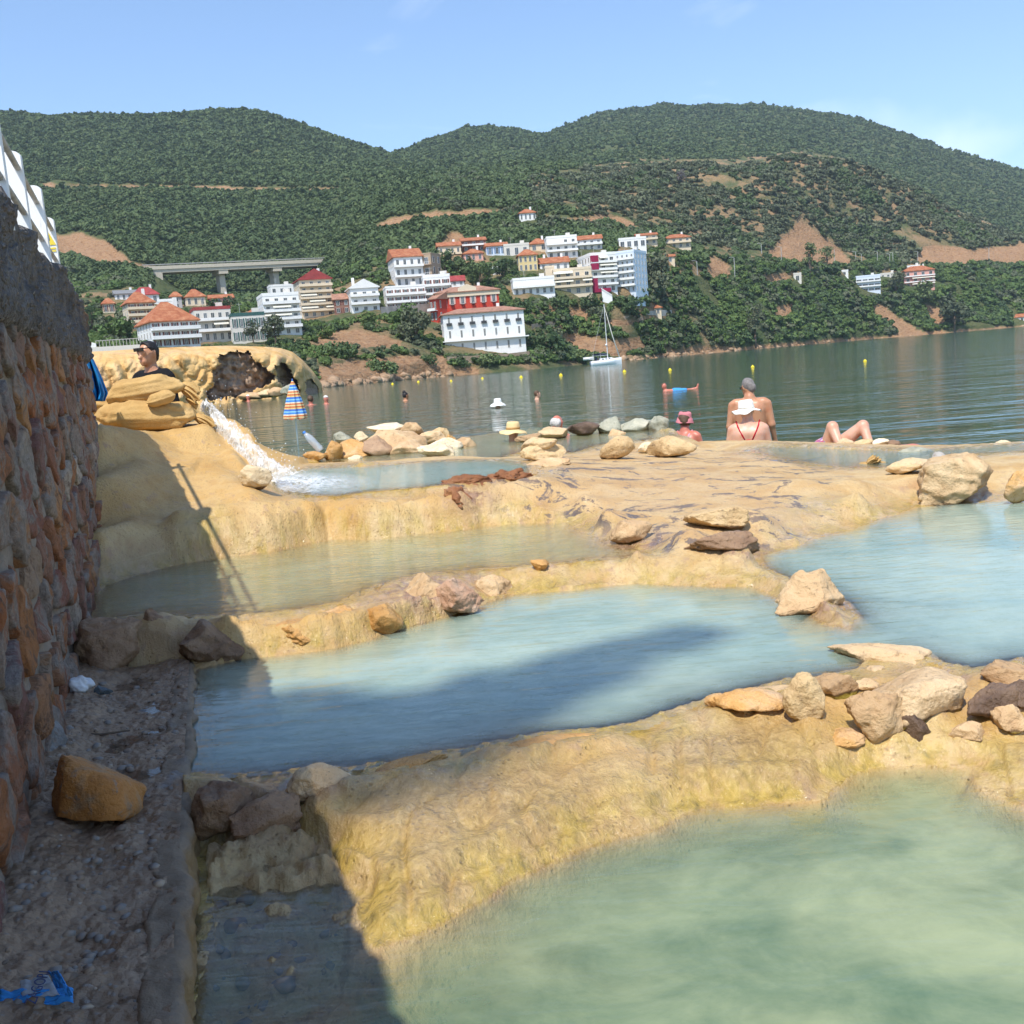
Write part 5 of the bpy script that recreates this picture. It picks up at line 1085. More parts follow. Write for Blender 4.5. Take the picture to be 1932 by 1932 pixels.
# ---- lamp posts and poles along the coast road
def pole(label, cx, yb, yt, lamp=True):
    p = far_hit(cx, yb); h = (yb - yt) * p[1] / FPX; r_ = thing('lamp_post', label, 'lamp post', tuple(p), 0, 'lamp posts on the coast road')
    MB().tube([(0, 0, -1), (0, 0, h)], .16, 6).build('pole', MAT_POLE, r_)
    MB().tube([(0, 0, h - .05), (-.9, -.3, h + .25), (-1.8, -.6, h + .3)], .09, 6).build('arm', MAT_POLE, r_); MB().box(-2.4, -1.6, -.75, -.45, h + .22, h + .38).build('lamp_head', MAT_POLE, r_)
for k, (cx, yb, yt, lb) in enumerate([(1437, 480, 461, 'lamp post at the left foot of the grey quarry scar'), (1475, 500, 468, 'lamp post in front of the grey quarry scar'), (1575, 503, 472, 'lamp post at the right edge of the grey quarry scar'), (1615, 500, 476, 'leftmost lamp post between the two bare cuts'), (1626, 504, 480, 'second lamp post between the two bare cuts'), (1656, 506, 476, 'third lamp post between the two bare cuts'), (1679, 502, 480, 'fourth lamp post between the two bare cuts'), (1685, 506, 478, 'rightmost lamp post between the two bare cuts'), (1732, 500, 476, 'lamp post at the left end of the right hand road cut'), (1866, 494, 468, 'lamp post in front of the right hand road cut'), (1316, 522, 494, 'lamp post left of the coast road bank'), (1387, 532, 488, 'tall lamp post on the coast road bank')]): pole(lb, cx, yb, yt)

# ================================================================ yellow travertine cliff with caves across the cove
cxs = np.linspace(120, 607, 330); vs = np.concatenate([np.linspace(0, 1, 150), 1 + np.linspace(.05, 1, 14)])
tx = [(120,666),(200,662),(270,658),(330,655),(430,652),(500,654),(530,657),(552,664),(572,680),(592,702),(607,724)]
Y0 = np.interp(cxs, [120, 300, 430, 520, 570, 595, 607], [92, 98, 104, 110, 116, 124, 140]); top = np.interp(cxs, *np.array(tx, float).T)
CAVES = [([(413,672),(435,662),(470,664),(480,680),(500,694),(512,705),(520,716),(484,736),(444,748),(392,757),(388,742),(403,728),(402,700),(418,686)], 3.2), ([(521,690),(540,686),(552,706),(562,722),(566,746),(540,740),(524,716)], 4.0), ([(576,716),(590,712),(602,735),(598,748),(580,745)], 2.5)]
A = np.zeros((len(vs), len(cxs), 3)); inner = np.zeros((len(vs), len(cxs)))
for i, v_ in enumerate(vs):
    bot = np.array([PXY(*G(x, 800, 0) * 0 + np.array([0, 1, 0]) if False else (D(x, 700, y)[0], y, -.4))[1] for x, y in zip(cxs, Y0)]) if i == 0 else bot
    q_ = min(v_, 1); yv = bot + (top - bot) * q_; m_ = np.zeros(len(cxs))
    jx = cxs + 5 * noise(cxs / 12, yv / 12, 2.) + 2.5 * noise(cxs / 4, yv / 4, 3.); jy = yv + 6 * noise(cxs / 10, yv / 10, 7.) + 3 * noise(cxs / 4, yv / 4, 9.)
    rec = np.zeros(len(cxs))
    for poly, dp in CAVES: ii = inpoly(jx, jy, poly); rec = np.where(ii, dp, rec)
    lobes = 1.3 * np.abs(noise(cxs / 30, yv / 34 + 3, 1.)) + .28 * np.abs(noise(cxs / 14, yv / 18, 5.)) + .05 * noise(cxs / 4, yv / 5, 8.)
    curl = 6 * np.clip((q_ - .72) / .28, 0, 1) ** 3
    Yv = Y0 + 2.2 * q_ + curl - 2.2 * lobes * (1 - .6 * q_) + rec * (1 - .4 * q_) + rec * .15 * noise(cxs / 9, yv / 9, 4.)
    if v_ > 1: Yv = Y0 + 2.2 + 6 + (v_ - 1) * 40
    P_ = D(cxs, yv, Yv)
    if v_ > 1: P_[2] = A[149, :, 2] - (v_ - 1) * 1.2 + .12 * noise(cxs / 8, v_ * 30, 1.)
    A[i] = P_.T; inner[i] = rec > 0
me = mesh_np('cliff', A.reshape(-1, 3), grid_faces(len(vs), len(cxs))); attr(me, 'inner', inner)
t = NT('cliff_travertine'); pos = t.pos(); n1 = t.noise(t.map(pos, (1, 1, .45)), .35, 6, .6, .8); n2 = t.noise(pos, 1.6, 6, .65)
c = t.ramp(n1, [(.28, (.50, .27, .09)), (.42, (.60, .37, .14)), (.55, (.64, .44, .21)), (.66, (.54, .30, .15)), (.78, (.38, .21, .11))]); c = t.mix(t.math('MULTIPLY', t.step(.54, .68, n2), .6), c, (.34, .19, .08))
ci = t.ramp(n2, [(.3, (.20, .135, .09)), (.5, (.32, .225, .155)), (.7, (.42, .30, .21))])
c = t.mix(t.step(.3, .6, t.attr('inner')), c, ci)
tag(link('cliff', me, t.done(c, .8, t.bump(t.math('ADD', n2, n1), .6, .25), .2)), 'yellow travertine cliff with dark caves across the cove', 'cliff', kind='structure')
for k, (lb, cx, by, w, h, m) in enumerate([('grey rock at the mouth of the right cave', 545, 742, 36, 18, 'grey'), ('pink rock at the foot of the cliff between the caves', 520, 746, 34, 16, 'pink'), ('orange rocks low in front of the large cave', 498, 748, 40, 14, 'pink'), ('low rock at the waterline of the large cave', 470, 752, 44, 12, 'pink')]): rock(lb, cx, by, w, h, m, 170 + k, Y=104, n=3, sink=.2, group='rocks at the foot of the cliff')

# ================================================================ sailing yacht and buoys
MAT_HULL = plain('yacht_gelcoat', (.80, .81, .82), .25, .03); MAT_CANV = plain('navy_canvas', (.03, .04, .08), .8, .1); MAT_ALU = plain('mast_aluminium', (.62, .62, .62), .35, .05)
yp = G(1142, 687.5, 0.0); yp = D(1142, 687, 215); yp[2] = 0
ya = thing('sailing_yacht', 'white sailing yacht with a tall bare mast moored in the bay', 'yacht', tuple(yp), R(6)); u_ = 215 / FPX
Lh = 54 * u_; st_ = np.linspace(0, 1, 22); A = []
for s in st_:
    x = (s - .5) * Lh; bw = 1.5 * (1 - max(0, (s - .45) / .55) ** 2.2) * (.82 + .18 * min(1, s / .3)); hz = .95 + .35 * s ** 2
    A.append([(x + (.5 if s > .95 else 0), bw * a_, z_ * hz) for a_, z_ in ((0, -.5), (-.55, -.35), (-.85, .05), (-1.0, .55), (-.98, 1.0), (-.6, 1.02), (0, 1.05), (.6, 1.02), (.98, 1.0), (1.0, .55), (.85, .05), (.55, -.35))])
A = np.array(A); FF = [tuple(f) for f in grid_faces(22, 12, True)] + [tuple(range(11, -1, -1)), tuple(range(21 * 12, 22 * 12))]
link('hull', mesh_np('hull', A.reshape(-1, 3), FF), MAT_HULL, ya)
cb = MB(); cb.add([(-1.2, -.8, .98), (2.0, -.65, 1.1), (2.0, .65, 1.1), (-1.2, .8, .98), (-1.1, -.7, 1.45), (1.3, -.5, 1.45), (1.3, .5, 1.45), (-1.1, .7, 1.45)], [(4, 5, 6, 7), (0, 1, 5, 4), (1, 2, 6, 5), (2, 3, 7, 6), (3, 0, 4, 7)]); cbn = cb.build('cabin', MAT_HULL, ya)
for k_ in range(3): MB().box(-.8 + k_ * .7, -.35 + k_ * .7, -.80 + .04 * k_, -.70 + .04 * k_, 1.16, 1.32).build('porthole', MAT_PANE, cbn)
mh = 112 * u_; MB().tube([(.6, 0, 1.2), (.55, 0, mh)], [.11, .07], 8).build('mast', MAT_ALU, ya); MB().tube([(.5, 0, 2.0), (-2.6, 0, 2.05)], .07, 6).build('boom', MAT_ALU, ya); MB().tube([(.4, 0, 2.2), (-1, 0, 2.3), (-2.5, 0, 2.2)], [.16, .2, .12], 8).build('sail_cover', MAT_CANV, ya, True)
MB().tube([(.56, 0, mh * .97), (1.8, 0, mh * .5), (Lh * .52, 0, 1.35)], [.03, .10, .13], 6).build('furled_sail', BW['pale'], ya, True); MB().tube([(.55, 0, mh), (-Lh * .47, 0, 1.2)], .02, 4).build('backstay', MAT_ALU, ya)
MB().tube([(.55, -.0, mh * .55), (.55, -.6, mh * .55), (.55, .6, mh * .55)], .03, 4).build('spreader', MAT_ALU, ya); MB().tube([(.45, -.28, mh * .33), (.45, .28, mh * .33)], .2, 10).build('radar_dome', MAT_HULL, ya, True)
MB().box(-2.6, -1.0, -.85, .85, 2.35, 2.43).build('bimini', MAT_CANV, ya)
for x_ in (-2.5, -1.1):
    for y_ in (-.8, .8): MB().tube([(x_, y_, 1.0), (x_, y_, 2.34)], .03, 5).build('bimini_pole', MAT_ALU, ya)
MB().tube([(-Lh * .5 - 1.6, -.3, 1.55), (-Lh * .5 + .6, -.3, 1.6)], .32, 10).build('davit_dinghy', plain('dinghy_grey', (.68, .68, .66), .5), ya, True)
fig = MB().tube([(-1.8, .1, .9), (-1.8, .1, 1.5), (-1.8, .1, 1.8)], [.2, .22, .1], 8); fig.build('cockpit_cushion', MAT_CANV, ya, True)
MAT_BUOY = plain('yellow_buoy', (.80, .62, .02), .4, .05)
bmsh = MB().lathe([(.05, -.25), (.28, -.2), (.40, 0), (.40, .12), (.30, .30), (.16, .40), (.10, .52), (.02, .55)], 14).mesh('float', True); bring = MB().lathe([(.36, .015), (.425, .02), (.425, .07), (.36, .075)], 14).mesh('band', True)
BUOYS = [(740, 719, 'yellow buoy furthest left, off the rubble shore'), (789, 718, 'second yellow buoy from the left'), (851, 717, 'yellow buoy left of the white mansion reflection'), (910, 712, 'yellow buoy at the left of the white mansion reflection'), (983, 710, 'yellow buoy at the right of the white mansion reflection'), (1058, 706, 'yellow buoy nearest to the left of the yacht'), (1178, 699, 'yellow buoy just right of the yacht'), (1264, 696, 'yellow buoy above the swimmer floating on his back'), (1420, 690, 'yellow buoy above the wading man'), (1632, 679, 'rightmost yellow buoy below the pink house')]
for cx, by, lb in BUOYS:
    hz = 690 + (966 - cx) * .0805; Yb = min(160, EYE * FPX / max(by - hz + 3, 5)); sc_ = (3.4 if cx > 950 else 2.6) * Yb / FPX / .4
    p = D(cx, by, Yb); b_ = thing('buoy', lb, 'buoy', (p[0], p[1], 0), 0, 'yellow buoys marking the bathing area'); b_.scale = (sc_,) * 3
    link('float', bmsh, MAT_BUOY, b_); link('band', bring, MAT_BUOY, b_)
# ================================================================ vegetation
def clear_mask(X, Y, Z, hgt):
    """true where a plant of that height would hide a facade"""
    px, py = PXY(X, Y, Z); _, pt = PXY(X, Y, Z + hgt); hid = np.zeros(len(X), bool); w = hgt * .45 * FPX / Y
    for x0, x1, y0, y1, yr in KEEP_CLEAR:
        hid |= (px + w > x0) & (px - w < x1) & (py > y0) & (pt < y1) & (Y < yr + 14)
    return hid
def plant(name, label, cat, n, seed, t0, t1, size, sfun, mat_, zmin=1.2, rule=None, proto=0, nl=190, ls=.22):
    X, Y, Z, B, r = scatter_points(n, seed, t0, t1); px, py = PXY(X, Y, Z)
    s = sfun(Y) * np.exp(r.normal(0, .32, len(X))).clip(.5, 2.2); ok = (B < .3) & (Z > zmin) & (px > -120) & (px < 2060)
    if rule is not None: ok &= rule(px, py, X, Y, r)
    ok &= ~clear_mask(X, Y, Z, s * 1.1)
    X, Y, Z, s = X[ok], Y[ok], Z[ok], s[ok]
    return gn_scatter(name, np.stack([X, Y, Z - .12 * s], 1), s, r.uniform(0, 6.28, len(X)), shrub_mesh(name + '_shrub', seed, mat_, nl, ls), label, cat)
spur = [(1000,330),(1200,300),(1400,300),(1500,285),(1600,300),(1700,340),(1800,395),(1960,455),(1960,500),(1700,500),(1400,500),(1250,440),(1100,400),(1000,380)]
def r_maq(px, py, X, Y, r):
    d = noise(X / 40, Y / 40, 3.) + .6 * noise(X / 13, Y / 13, 1.); sp = inpoly(px, py, spur)
    return np.where(sp, d > .25, d > np.where(Y > 1000, -.75, -.62))
plant('maquis_scrub', 'dark green maquis scrub covering the hills', 'scrub', 120000, 1, .40, .935, 0, lambda Y: np.interp(Y, [300, 500, 800, 1200, 1850], [1.4, 1.7, 2.1, 2.6, 3.6]), MAT_MAQ, rule=r_maq)
plant('mixed_scrub', 'mid green scrub mixed into the maquis on the hills', 'scrub', 60000, 2, .40, .935, 0, lambda Y: np.interp(Y, [300, 500, 800, 1200, 1850], [1.3, 1.6, 2.0, 2.5, 3.3]), MAT_GRN2, rule=lambda px, py, X, Y, r: np.where(inpoly(px, py, spur), False, noise(X / 55, Y / 55, 8.) > -.25))
def r_olv(px, py, X, Y, r):
    return (inpoly(px, py, spur) & (noise(X / 35, Y / 35, 12.) > -.45)) | ((py < 480) & (py > 330) & (px > 800) & (px < 1300) & (noise(X / 30, Y / 30, 2.) > .1))
plant('olive_grove', 'grey green olive trees dotted over the reddish spur', 'olive trees', 15000, 3, .46, .74, 0, lambda Y: np.interp(Y, [400, 700, 900], [1.9, 2.5, 2.8]), MAT_OLV, rule=r_olv)
def r_low(px, py, X, Y, r): return (noise(X / 14, Y / 14, 4.) + .5 * noise(X / 5, Y / 5, 4.) > np.where(px < 840, -.05, np.where(px < 1230, -.22, -.28)))
plant('shore_bushes', 'fresh green bushes on the slopes above the shore', 'bushes', 15000, 4, .09, .42, 0, lambda Y: np.interp(Y, [200, 350, 600], [.9, 1.4, 2.0]), MAT_GRN, zmin=.8, rule=r_low)
plant('dark_bushes', 'dark bushes among the houses and on the shore slope', 'bushes', 9000, 5, .09, .44, 0, lambda Y: np.interp(Y, [200, 350, 600], [1.0, 1.7, 2.4]), MAT_DRK, zmin=.8, rule=lambda px, py, X, Y, r: noise(X / 20, Y / 20, 14.) > np.where(px < 840, .15, .0))

plant('grey_bushes', 'grey green bushes on the slopes above the shore', 'bushes', 7000, 6, .10, .46, 0, lambda Y: np.interp(Y, [200, 350, 600], [1.0, 1.6, 2.2]), MAT_OLV, zmin=.8, rule=lambda px, py, X, Y, r: noise(X / 24, Y / 24, 21.) > .05)
MAT_BARK = plain('tree_bark', (.16, .115, .08), .9, .3, 4)
def tree(label, cx, yb, w, h, m, seed, kind='round', name='tree'):
    p = far_hit(cx, yb); s = p[1] / FPX; W_ = w * s; H_ = h * s
    rt = thing(name, label, 'tree', tuple(p)); r = np.random.RandomState(seed)
    th = {'round': .35, 'cypress': .1, 'tall': .35, 'bush': .12}[kind] * H_; bl = []
    if kind == 'cypress': bl = [((0, 0, H_ * q), (W_ / 2 * (1.05 - q) * 1.3 + .15,) * 2 + (H_ * .12,)) for q in np.linspace(.12, .95, 10)]
    else:
        for k in range(11 if kind != 'tall' else 16):
            a = r.uniform(0, 6.28); q = math.sqrt(r.uniform(0, 1)) * W_ * .34; z = th + (H_ - th) * r.uniform(.12, .86) if kind != 'bush' else H_ * r.uniform(.2, .75)
            rr_ = W_ * r.uniform(.14, .25); bl.append(((q * math.cos(a), q * math.sin(a), z), (rr_, rr_, rr_ * .8)))
    tb = MB().tube([(0, 0, -1.5), (W_ * .02, 0, th * .6), (W_ * .03, .1, H_ * .7)], [max(.12, H_ * .035), H_ * .026, H_ * .008], 7)
    for k in range(5):
        c_ = bl[k][0]; tb.tube([(W_ * .02, 0, th * .7), (c_[0] * .6, c_[1] * .6, (th + c_[2]) / 2), c_], [H_ * .016, H_ * .010, H_ * .004], 5)
    tb.build('trunk', MAT_BARK, rt, True)
    V, F = leaf_cloud(bl, 700 if kind != 'cypress' else 500, max(.16, W_ * .045), seed); link('crown', mesh_np('crown', V, F, False), m, rt)
TREES = [('round olive brown tree right of the magenta block', 1240, 566, 76, 84, MAT_OLV, 'round'), ('grey green tree in front of the house with green shutters', 478, 648, 34, 44, MAT_OLV, 'round'), ('large grey green tree right of the green shuttered house', 520, 652, 54, 52, MAT_OLV, 'round'),
 ('bright green spreading tree above the promenade terrace', 222, 640, 78, 40, MAT_GRN, 'bush'), ('tree with loose crown on the bank left of the red mansion', 785, 646, 72, 58, MAT_OLV, 'round'), ('darker tree behind the loose crowned tree on the bank', 760, 620, 66, 40, MAT_GRN, 'round'), ('small tree left on the bank below the row house', 700, 618, 48, 36, MAT_GRN, 'bush'), ('bright green shrub tree below the cream apartment block', 618, 640, 46, 26, MAT_GRN, 'bush'),
 ('small round tree in front of the white mansion', 964, 666, 20, 28, MAT_OLV, 'round'), ('left cypress beside the hilltop house', 970, 416, 14, 40, MAT_DRK, 'cypress'), ('right cypress beside the hilltop house', 1015, 414, 9, 40, MAT_DRK, 'cypress'),
 ('tall pale eucalyptus on the shore slope', 1425, 655, 42, 80, MAT_OLV, 'tall'), ('tall tree in front of the grey quarry scar', 1528, 520, 34, 60, MAT_GRN2, 'tall'), ('second tall tree right of the quarry scar', 1560, 512, 30, 48, MAT_GRN2, 'tall'), ('dense round tree in front of the long low white house', 985, 590, 40, 28, MAT_DRK, 'bush'), ('dark round tree below the cream apartment house', 1050, 588, 54, 30, MAT_DRK, 'bush'), ('dark round tree below the white staircase', 1108, 586, 48, 30, MAT_DRK, 'bush'), ('wide dark tree below the grey white wing', 1185, 590, 66, 34, MAT_DRK, 'bush'),
 ('dark cypress like tree at the left edge of the town', 175, 625, 30, 50, MAT_DRK, 'round'), ('tree between the villa and the hotel', 294, 600, 22, 26, MAT_DRK, 'round'), ('tree between the terrace houses and the viaduct pier', 420, 588, 50, 26, MAT_DRK, 'bush'), ('tree right of the tall white tower house', 840, 520, 44, 46, MAT_DRK, 'round'), ('round tree below the brown upper village house', 880, 520, 54, 34, MAT_GRN2, 'bush'), ('light green tree between the upper village and the red mansion', 905, 545, 60, 44, MAT_GRN2, 'round'), ('tree left of the square yellow house', 950, 530, 44, 40, MAT_DRK, 'round'),
 ('dark rounded bush right of the white mansion', 1030, 668, 84, 48, MAT_DRK, 'bush'), ('green bush on the shore below the white mansion', 920, 690, 50, 22, MAT_GRN2, 'bush'), ('green bush on the shore left of the yacht', 1090, 682, 60, 22, MAT_GRN2, 'bush'), ('dark bush on the shore right of the yacht', 1225, 662, 60, 36, MAT_DRK, 'bush'), ('grey green bush above the yacht mast', 1130, 605, 46, 30, MAT_OLV, 'bush'), ('tree left of the pink house on the right slope', 1690, 560, 40, 46, MAT_OLV, 'round'), ('tall tree below the pink house', 1740, 578, 46, 44, MAT_GRN2, 'round'), ('group like broad tree on the right shore', 1800, 625, 70, 62, MAT_OLV, 'round'),
 ('ash grey dead tree high on the spur', 1287, 352, 18, 32, None, 'round'), ('green bush on the rubble shore left of the white mansion', 810, 690, 34, 22, MAT_GRN2, 'bush'), ('low green bush hanging over the rubble shore', 720, 700, 70, 16, MAT_GRN2, 'bush'), ('trailing green bush at the mansion terrace wall', 870, 694, 36, 20, MAT_DRK, 'bush'), ('small tree in front of the white gabled house', 745, 600, 20, 14, MAT_GRN2, 'bush'), ('low green bush left of the cliff top cave', 640, 672, 70, 20, MAT_GRN2, 'bush')]
MAT_DEAD = foliage('dead_twigs', (.10, .085, .08), (.14, .12, .115), (.18, .16, .15))
for k, (lb, cx, yb, w, h, m, kd) in enumerate(TREES): tree(lb, cx, yb, w, h, m or MAT_DEAD, 200 + k, kd)
# shore boulders along the far water line
def shore_rocks(r):
    px = r.choice([r.uniform(600, 850), r.uniform(1170, 1420), r.uniform(1420, 1932)]); j = None
    p = far_hit(px, 690 - .0805 * (px - 966) + r.uniform(2, 14), 160); return None if p[2] < -.6 or p[2] > 4 else p
MAT_SHORE = rock_mat('shore_rubble', (.34, .22, .13), (.50, .33, .20), (.56, .42, .29), band=0, scale=.08)
gravel('shore_rubble', 'pinkish rubble along the water line across the bay', 420, shore_rocks, .3, 2.2, MAT_SHORE, 8)
# ================================================================ soft shapes: smooth union of ellipsoids and tapered limbs, meshed as one skin
def _prim(p, P):
    if p[0] == 'e':
        c, r = np.array(p[1]), np.array(p[2]); q = np.linalg.norm((P - c) / r, axis=-1); return (q - 1) * r.min() if r.min() / r.max() > .5 else (q - 1) * (r.min() * .6 + r.mean() * .4)
    a, ra, b, rb = np.array(p[1]), p[2], np.array(p[3]), p[4]; d = b - a; t_ = np.clip(((P - a) @ d) / max(d @ d, 1e-9), 0, 1)
    return np.linalg.norm(P - (a + t_[..., None] * d), axis=-1) - (ra + (rb - ra) * t_)
def sdf_eval(prims, P, k=.025, cut=None, grow=0.0):
    f = None
    for p in prims:
        g = _prim(p, P)
        if f is None: f = g
        else: h = np.clip(.5 + .5 * (g - f) / k, 0, 1); f = g * h + f * (1 - h) - k * h * (1 - h) if False else np.minimum(f, g) - np.maximum(k - np.abs(f - g), 0) ** 2 / (4 * k)
    f = f - grow
    for n_, o_ in (cut or []): f = np.maximum(f, P @ np.array(n_, float) - o_)
    return f
def skin(name, prims, h=.012, k=.025, cut=None, grow=0.0, lump=0.0):
    pts = []
    for p in prims:
        if p[0] == 'e': pts += [np.array(p[1]) - p[2], np.array(p[1]) + p[2]]
        else: pts += [np.array(p[1]) - p[2], np.array(p[1]) + p[2], np.array(p[3]) - p[4], np.array(p[3]) + p[4]]
    pts = np.array(pts); lo, hi = pts.min(0) - 3 * h - grow, pts.max(0) + 3 * h + grow
    n = np.ceil((hi - lo) / h).astype(int) + 1; ax = [lo[i] + h * np.arange(n[i]) for i in range(3)]
    X, Y, Z = np.meshgrid(*ax, indexing='ij'); P = np.stack([X, Y, Z], -1); S = sdf_eval(prims, P, k, cut, grow)
    if lump: S = S + lump * fbm(P[..., 0] * 9, P[..., 1] * 9, P[..., 2] * 9, 3)
    ins = S < 0; c = [ins[i:n[0]-1+i, j:n[1]-1+j, l:n[2]-1+l] for i in (0, 1) for j in (0, 1) for l in (0, 1)]
    cnt = sum(q.astype(int) for q in c); act = (cnt > 0) & (cnt < 8); idx = np.full(act.shape, -1); idx[act] = np.arange(act.sum())
    I = np.argwhere(act); acc = np.zeros((len(I), 3)); num = np.zeros(len(I)); off = [(i, j, l) for i in (0, 1) for j in (0, 1) for l in (0, 1)]
    for a in range(8):
        for b in range(a + 1, 8):
            d = np.abs(np.array(off[a]) - off[b])
            if d.sum() != 1: continue
            A = S[tuple((I + off[a]).T)]; B = S[tuple((I + off[b]).T)]; m = (A < 0) != (B < 0); t_ = np.where(m, A / np.where(m, A - B, 1), 0)
            pt = np.array(off[a]) + t_[:, None] * (np.array(off[b]) - np.array(off[a])); acc[m] += pt[m]; num += m
    V = lo + (I + acc / num[:, None]) * h; F = []
    for d in range(3):
        e = [0, 0, 0]; e[d] = 1; u, v = (d + 1) % 3, (d + 2) % 3
        s0 = ins[:n[0]-e[0], :n[1]-e[1], :n[2]-e[2]]; s1 = ins[e[0]:, e[1]:, e[2]:]; Q = np.argwhere(s0 != s1); sg = s0[tuple(Q.T)]
        ok = (Q[:, u] > 0) & (Q[:, v] > 0); Q, sg = Q[ok], sg[ok]; eu = np.zeros(3, int); eu[u] = 1; ev = np.zeros(3, int); ev[v] = 1
        lim = np.array(act.shape) - 1; g = lambda q: idx[tuple(np.minimum(q, lim).T)]
        f = np.stack([g(Q - eu - ev), g(Q - ev), g(Q), g(Q - eu)], 1); f = np.where(sg[:, None], f, f[:, ::-1]); F.append(f[(f >= 0).all(1)])
    return mesh_np(name, V, np.concatenate(F))
def skinmat(name, col):
    t = NT(name); n1 = t.noise(t.tc('Object'), 9, 4); c = t.mix(t.step(.45, .7, n1), col, (col[0] * .92, col[1] * .78, col[2] * .72))
    return t.done(c, .42, t.bump(t.noise(t.tc('Object'), 90, 3), .15, .002), .45, Subsurface_Weight=.15, Subsurface_Radius=(.02, .008, .004))
SK = {'tan': skinmat('tanned_skin', (.50, .25, .14)), 'fair': skinmat('fair_skin', (.62, .36, .25)), 'red': skinmat('sunburnt_skin', (.55, .19, .13)), 'dark': skinmat('shaded_skin', (.34, .17, .10))}
HAIR = {'black': plain('black_hair', (.015, .012, .012), .5, .3, 30, .4), 'grey': plain('grey_hair', (.20, .18, .17), .6, .3, 40, .5), 'white': plain('white_hair', (.62, .58, .54), .7, .2, 40, .5), 'brown': plain('brown_hair', (.10, .055, .03), .6, .3, 30, .4)}
MAT_GLASS = plain('dark_lens', (.012, .012, .014), .1, .05)
def cloth(name, col, sc_=60, var=.12, rough=.9):
    t = NT(name); oc = t.tc('Object'); n1 = t.noise(oc, 6, 4); n2 = t.noise(t.map(oc, (1, 1, 1)), sc_, 3)
    c = t.ramp(n1, [(.3, tuple(q * (1 - var) for q in col)), (.7, tuple(min(1, q * (1 + var)) for q in col))]); return t.done(c, rough, t.bump(t.math('ADD', n2, t.math('MULTIPLY', n1, .6)), .4, .006), .15)
def head_prims(c=(0, 0, 0), turn=0., nod=0.):
    c = (c[0], c[1], c[2] - .045)
    """head on its neck; c is the base of the neck, facing -y, turned about z"""
    def T(p):
        y, z = p[1] * math.cos(nod) - (p[2] - .1) * math.sin(nod), p[1] * math.sin(nod) + (p[2] - .1) * math.cos(nod) + .1
        return (c[0] + p[0] * math.cos(turn) - y * math.sin(turn), c[1] + p[0] * math.sin(turn) + y * math.cos(turn), c[2] + z)
    hp = [('e', T((0, .01, .205)), (.080, .092, .108)), ('e', T((0, -.035, .145)), (.056, .058, .062)), ('c', T((0, -.078, .20)), .012, T((0, -.112, .168)), .015), ('e', T((0, -.085, .128)), (.026, .016, .012)), ('e', T((0, -.075, .103)), (.022, .02, .018)),
          ('e', T((.030, -.078, .205)), (.016, .012, .010)), ('e', T((-.030, -.078, .205)), (.016, .012, .010)), ('c', T((-.04, -.080, .228)), .012, T((.04, -.080, .228)), .012),
          ('c', T((.078, .012, .215)), .016, T((.076, .012, .175)), .011), ('c', T((-.078, .012, .215)), .016, T((-.076, .012, .175)), .011), ('c', T((0, .02, .13)), .056, (c[0], c[1] + .015, c[2] - .03), .062)]
    return hp, T
def hand_prims(w, d, s=1.0, curl=.35, side=1):
    """palm and five separate bent fingers; w wrist point, d pointing direction"""
    w = Vector(w); d = Vector(d).normalized(); a = d.cross(Vector((0, 1, 0))); a = (a if a.length > .1 else Vector((1, 0, 0))).normalized(); b = a.cross(d).normalized(); out = [('c', tuple(w), .024, tuple(w + d * .085), .032), ]
    for k, (o_, l_) in enumerate(((-.03, .070), (-.010, .082), (.010, .078), (.030, .060))):
        r0 = w + d * .085 + a * o_; r1 = r0 + d * l_ * .55 + b * curl * .02; r2 = r1 + d * l_ * .40 + b * curl * .055; out += [('c', tuple(r0), .0095, tuple(r1), .0090), ('c', tuple(r1), .009, tuple(r2), .0075)]
    t0 = w + d * .03 - a * .028 * side; t1 = t0 + d * .035 - a * .035 * side; t2 = t1 + d * .03 - a * .006 * side + b * .012; return out + [('c', tuple(t0), .012, tuple(t1), .011), ('c', tuple(t1), .011, tuple(t2), .009)]
def hair_mesh(T, low=.16, front=-.055, grow=.012, back=True):
    return skin('hair', [('e', T((0, .018, .212)), (.084, .092, .108)), ('c', T((0, .06, .17)), .060, T((0, .05, .20)), .065)], .010, .02, None, grow, .006)
def eyes(T, root, dark=True):
    for sx in (-1, 1):
        c = T((sx * .030, -.088, .205)); MB().lathe([(.001, -.011), (.008, -.007), (.011, 0), (.008, .007), (.001, .011)], 10, c).build('eye', MAT_GLASS, root, True)
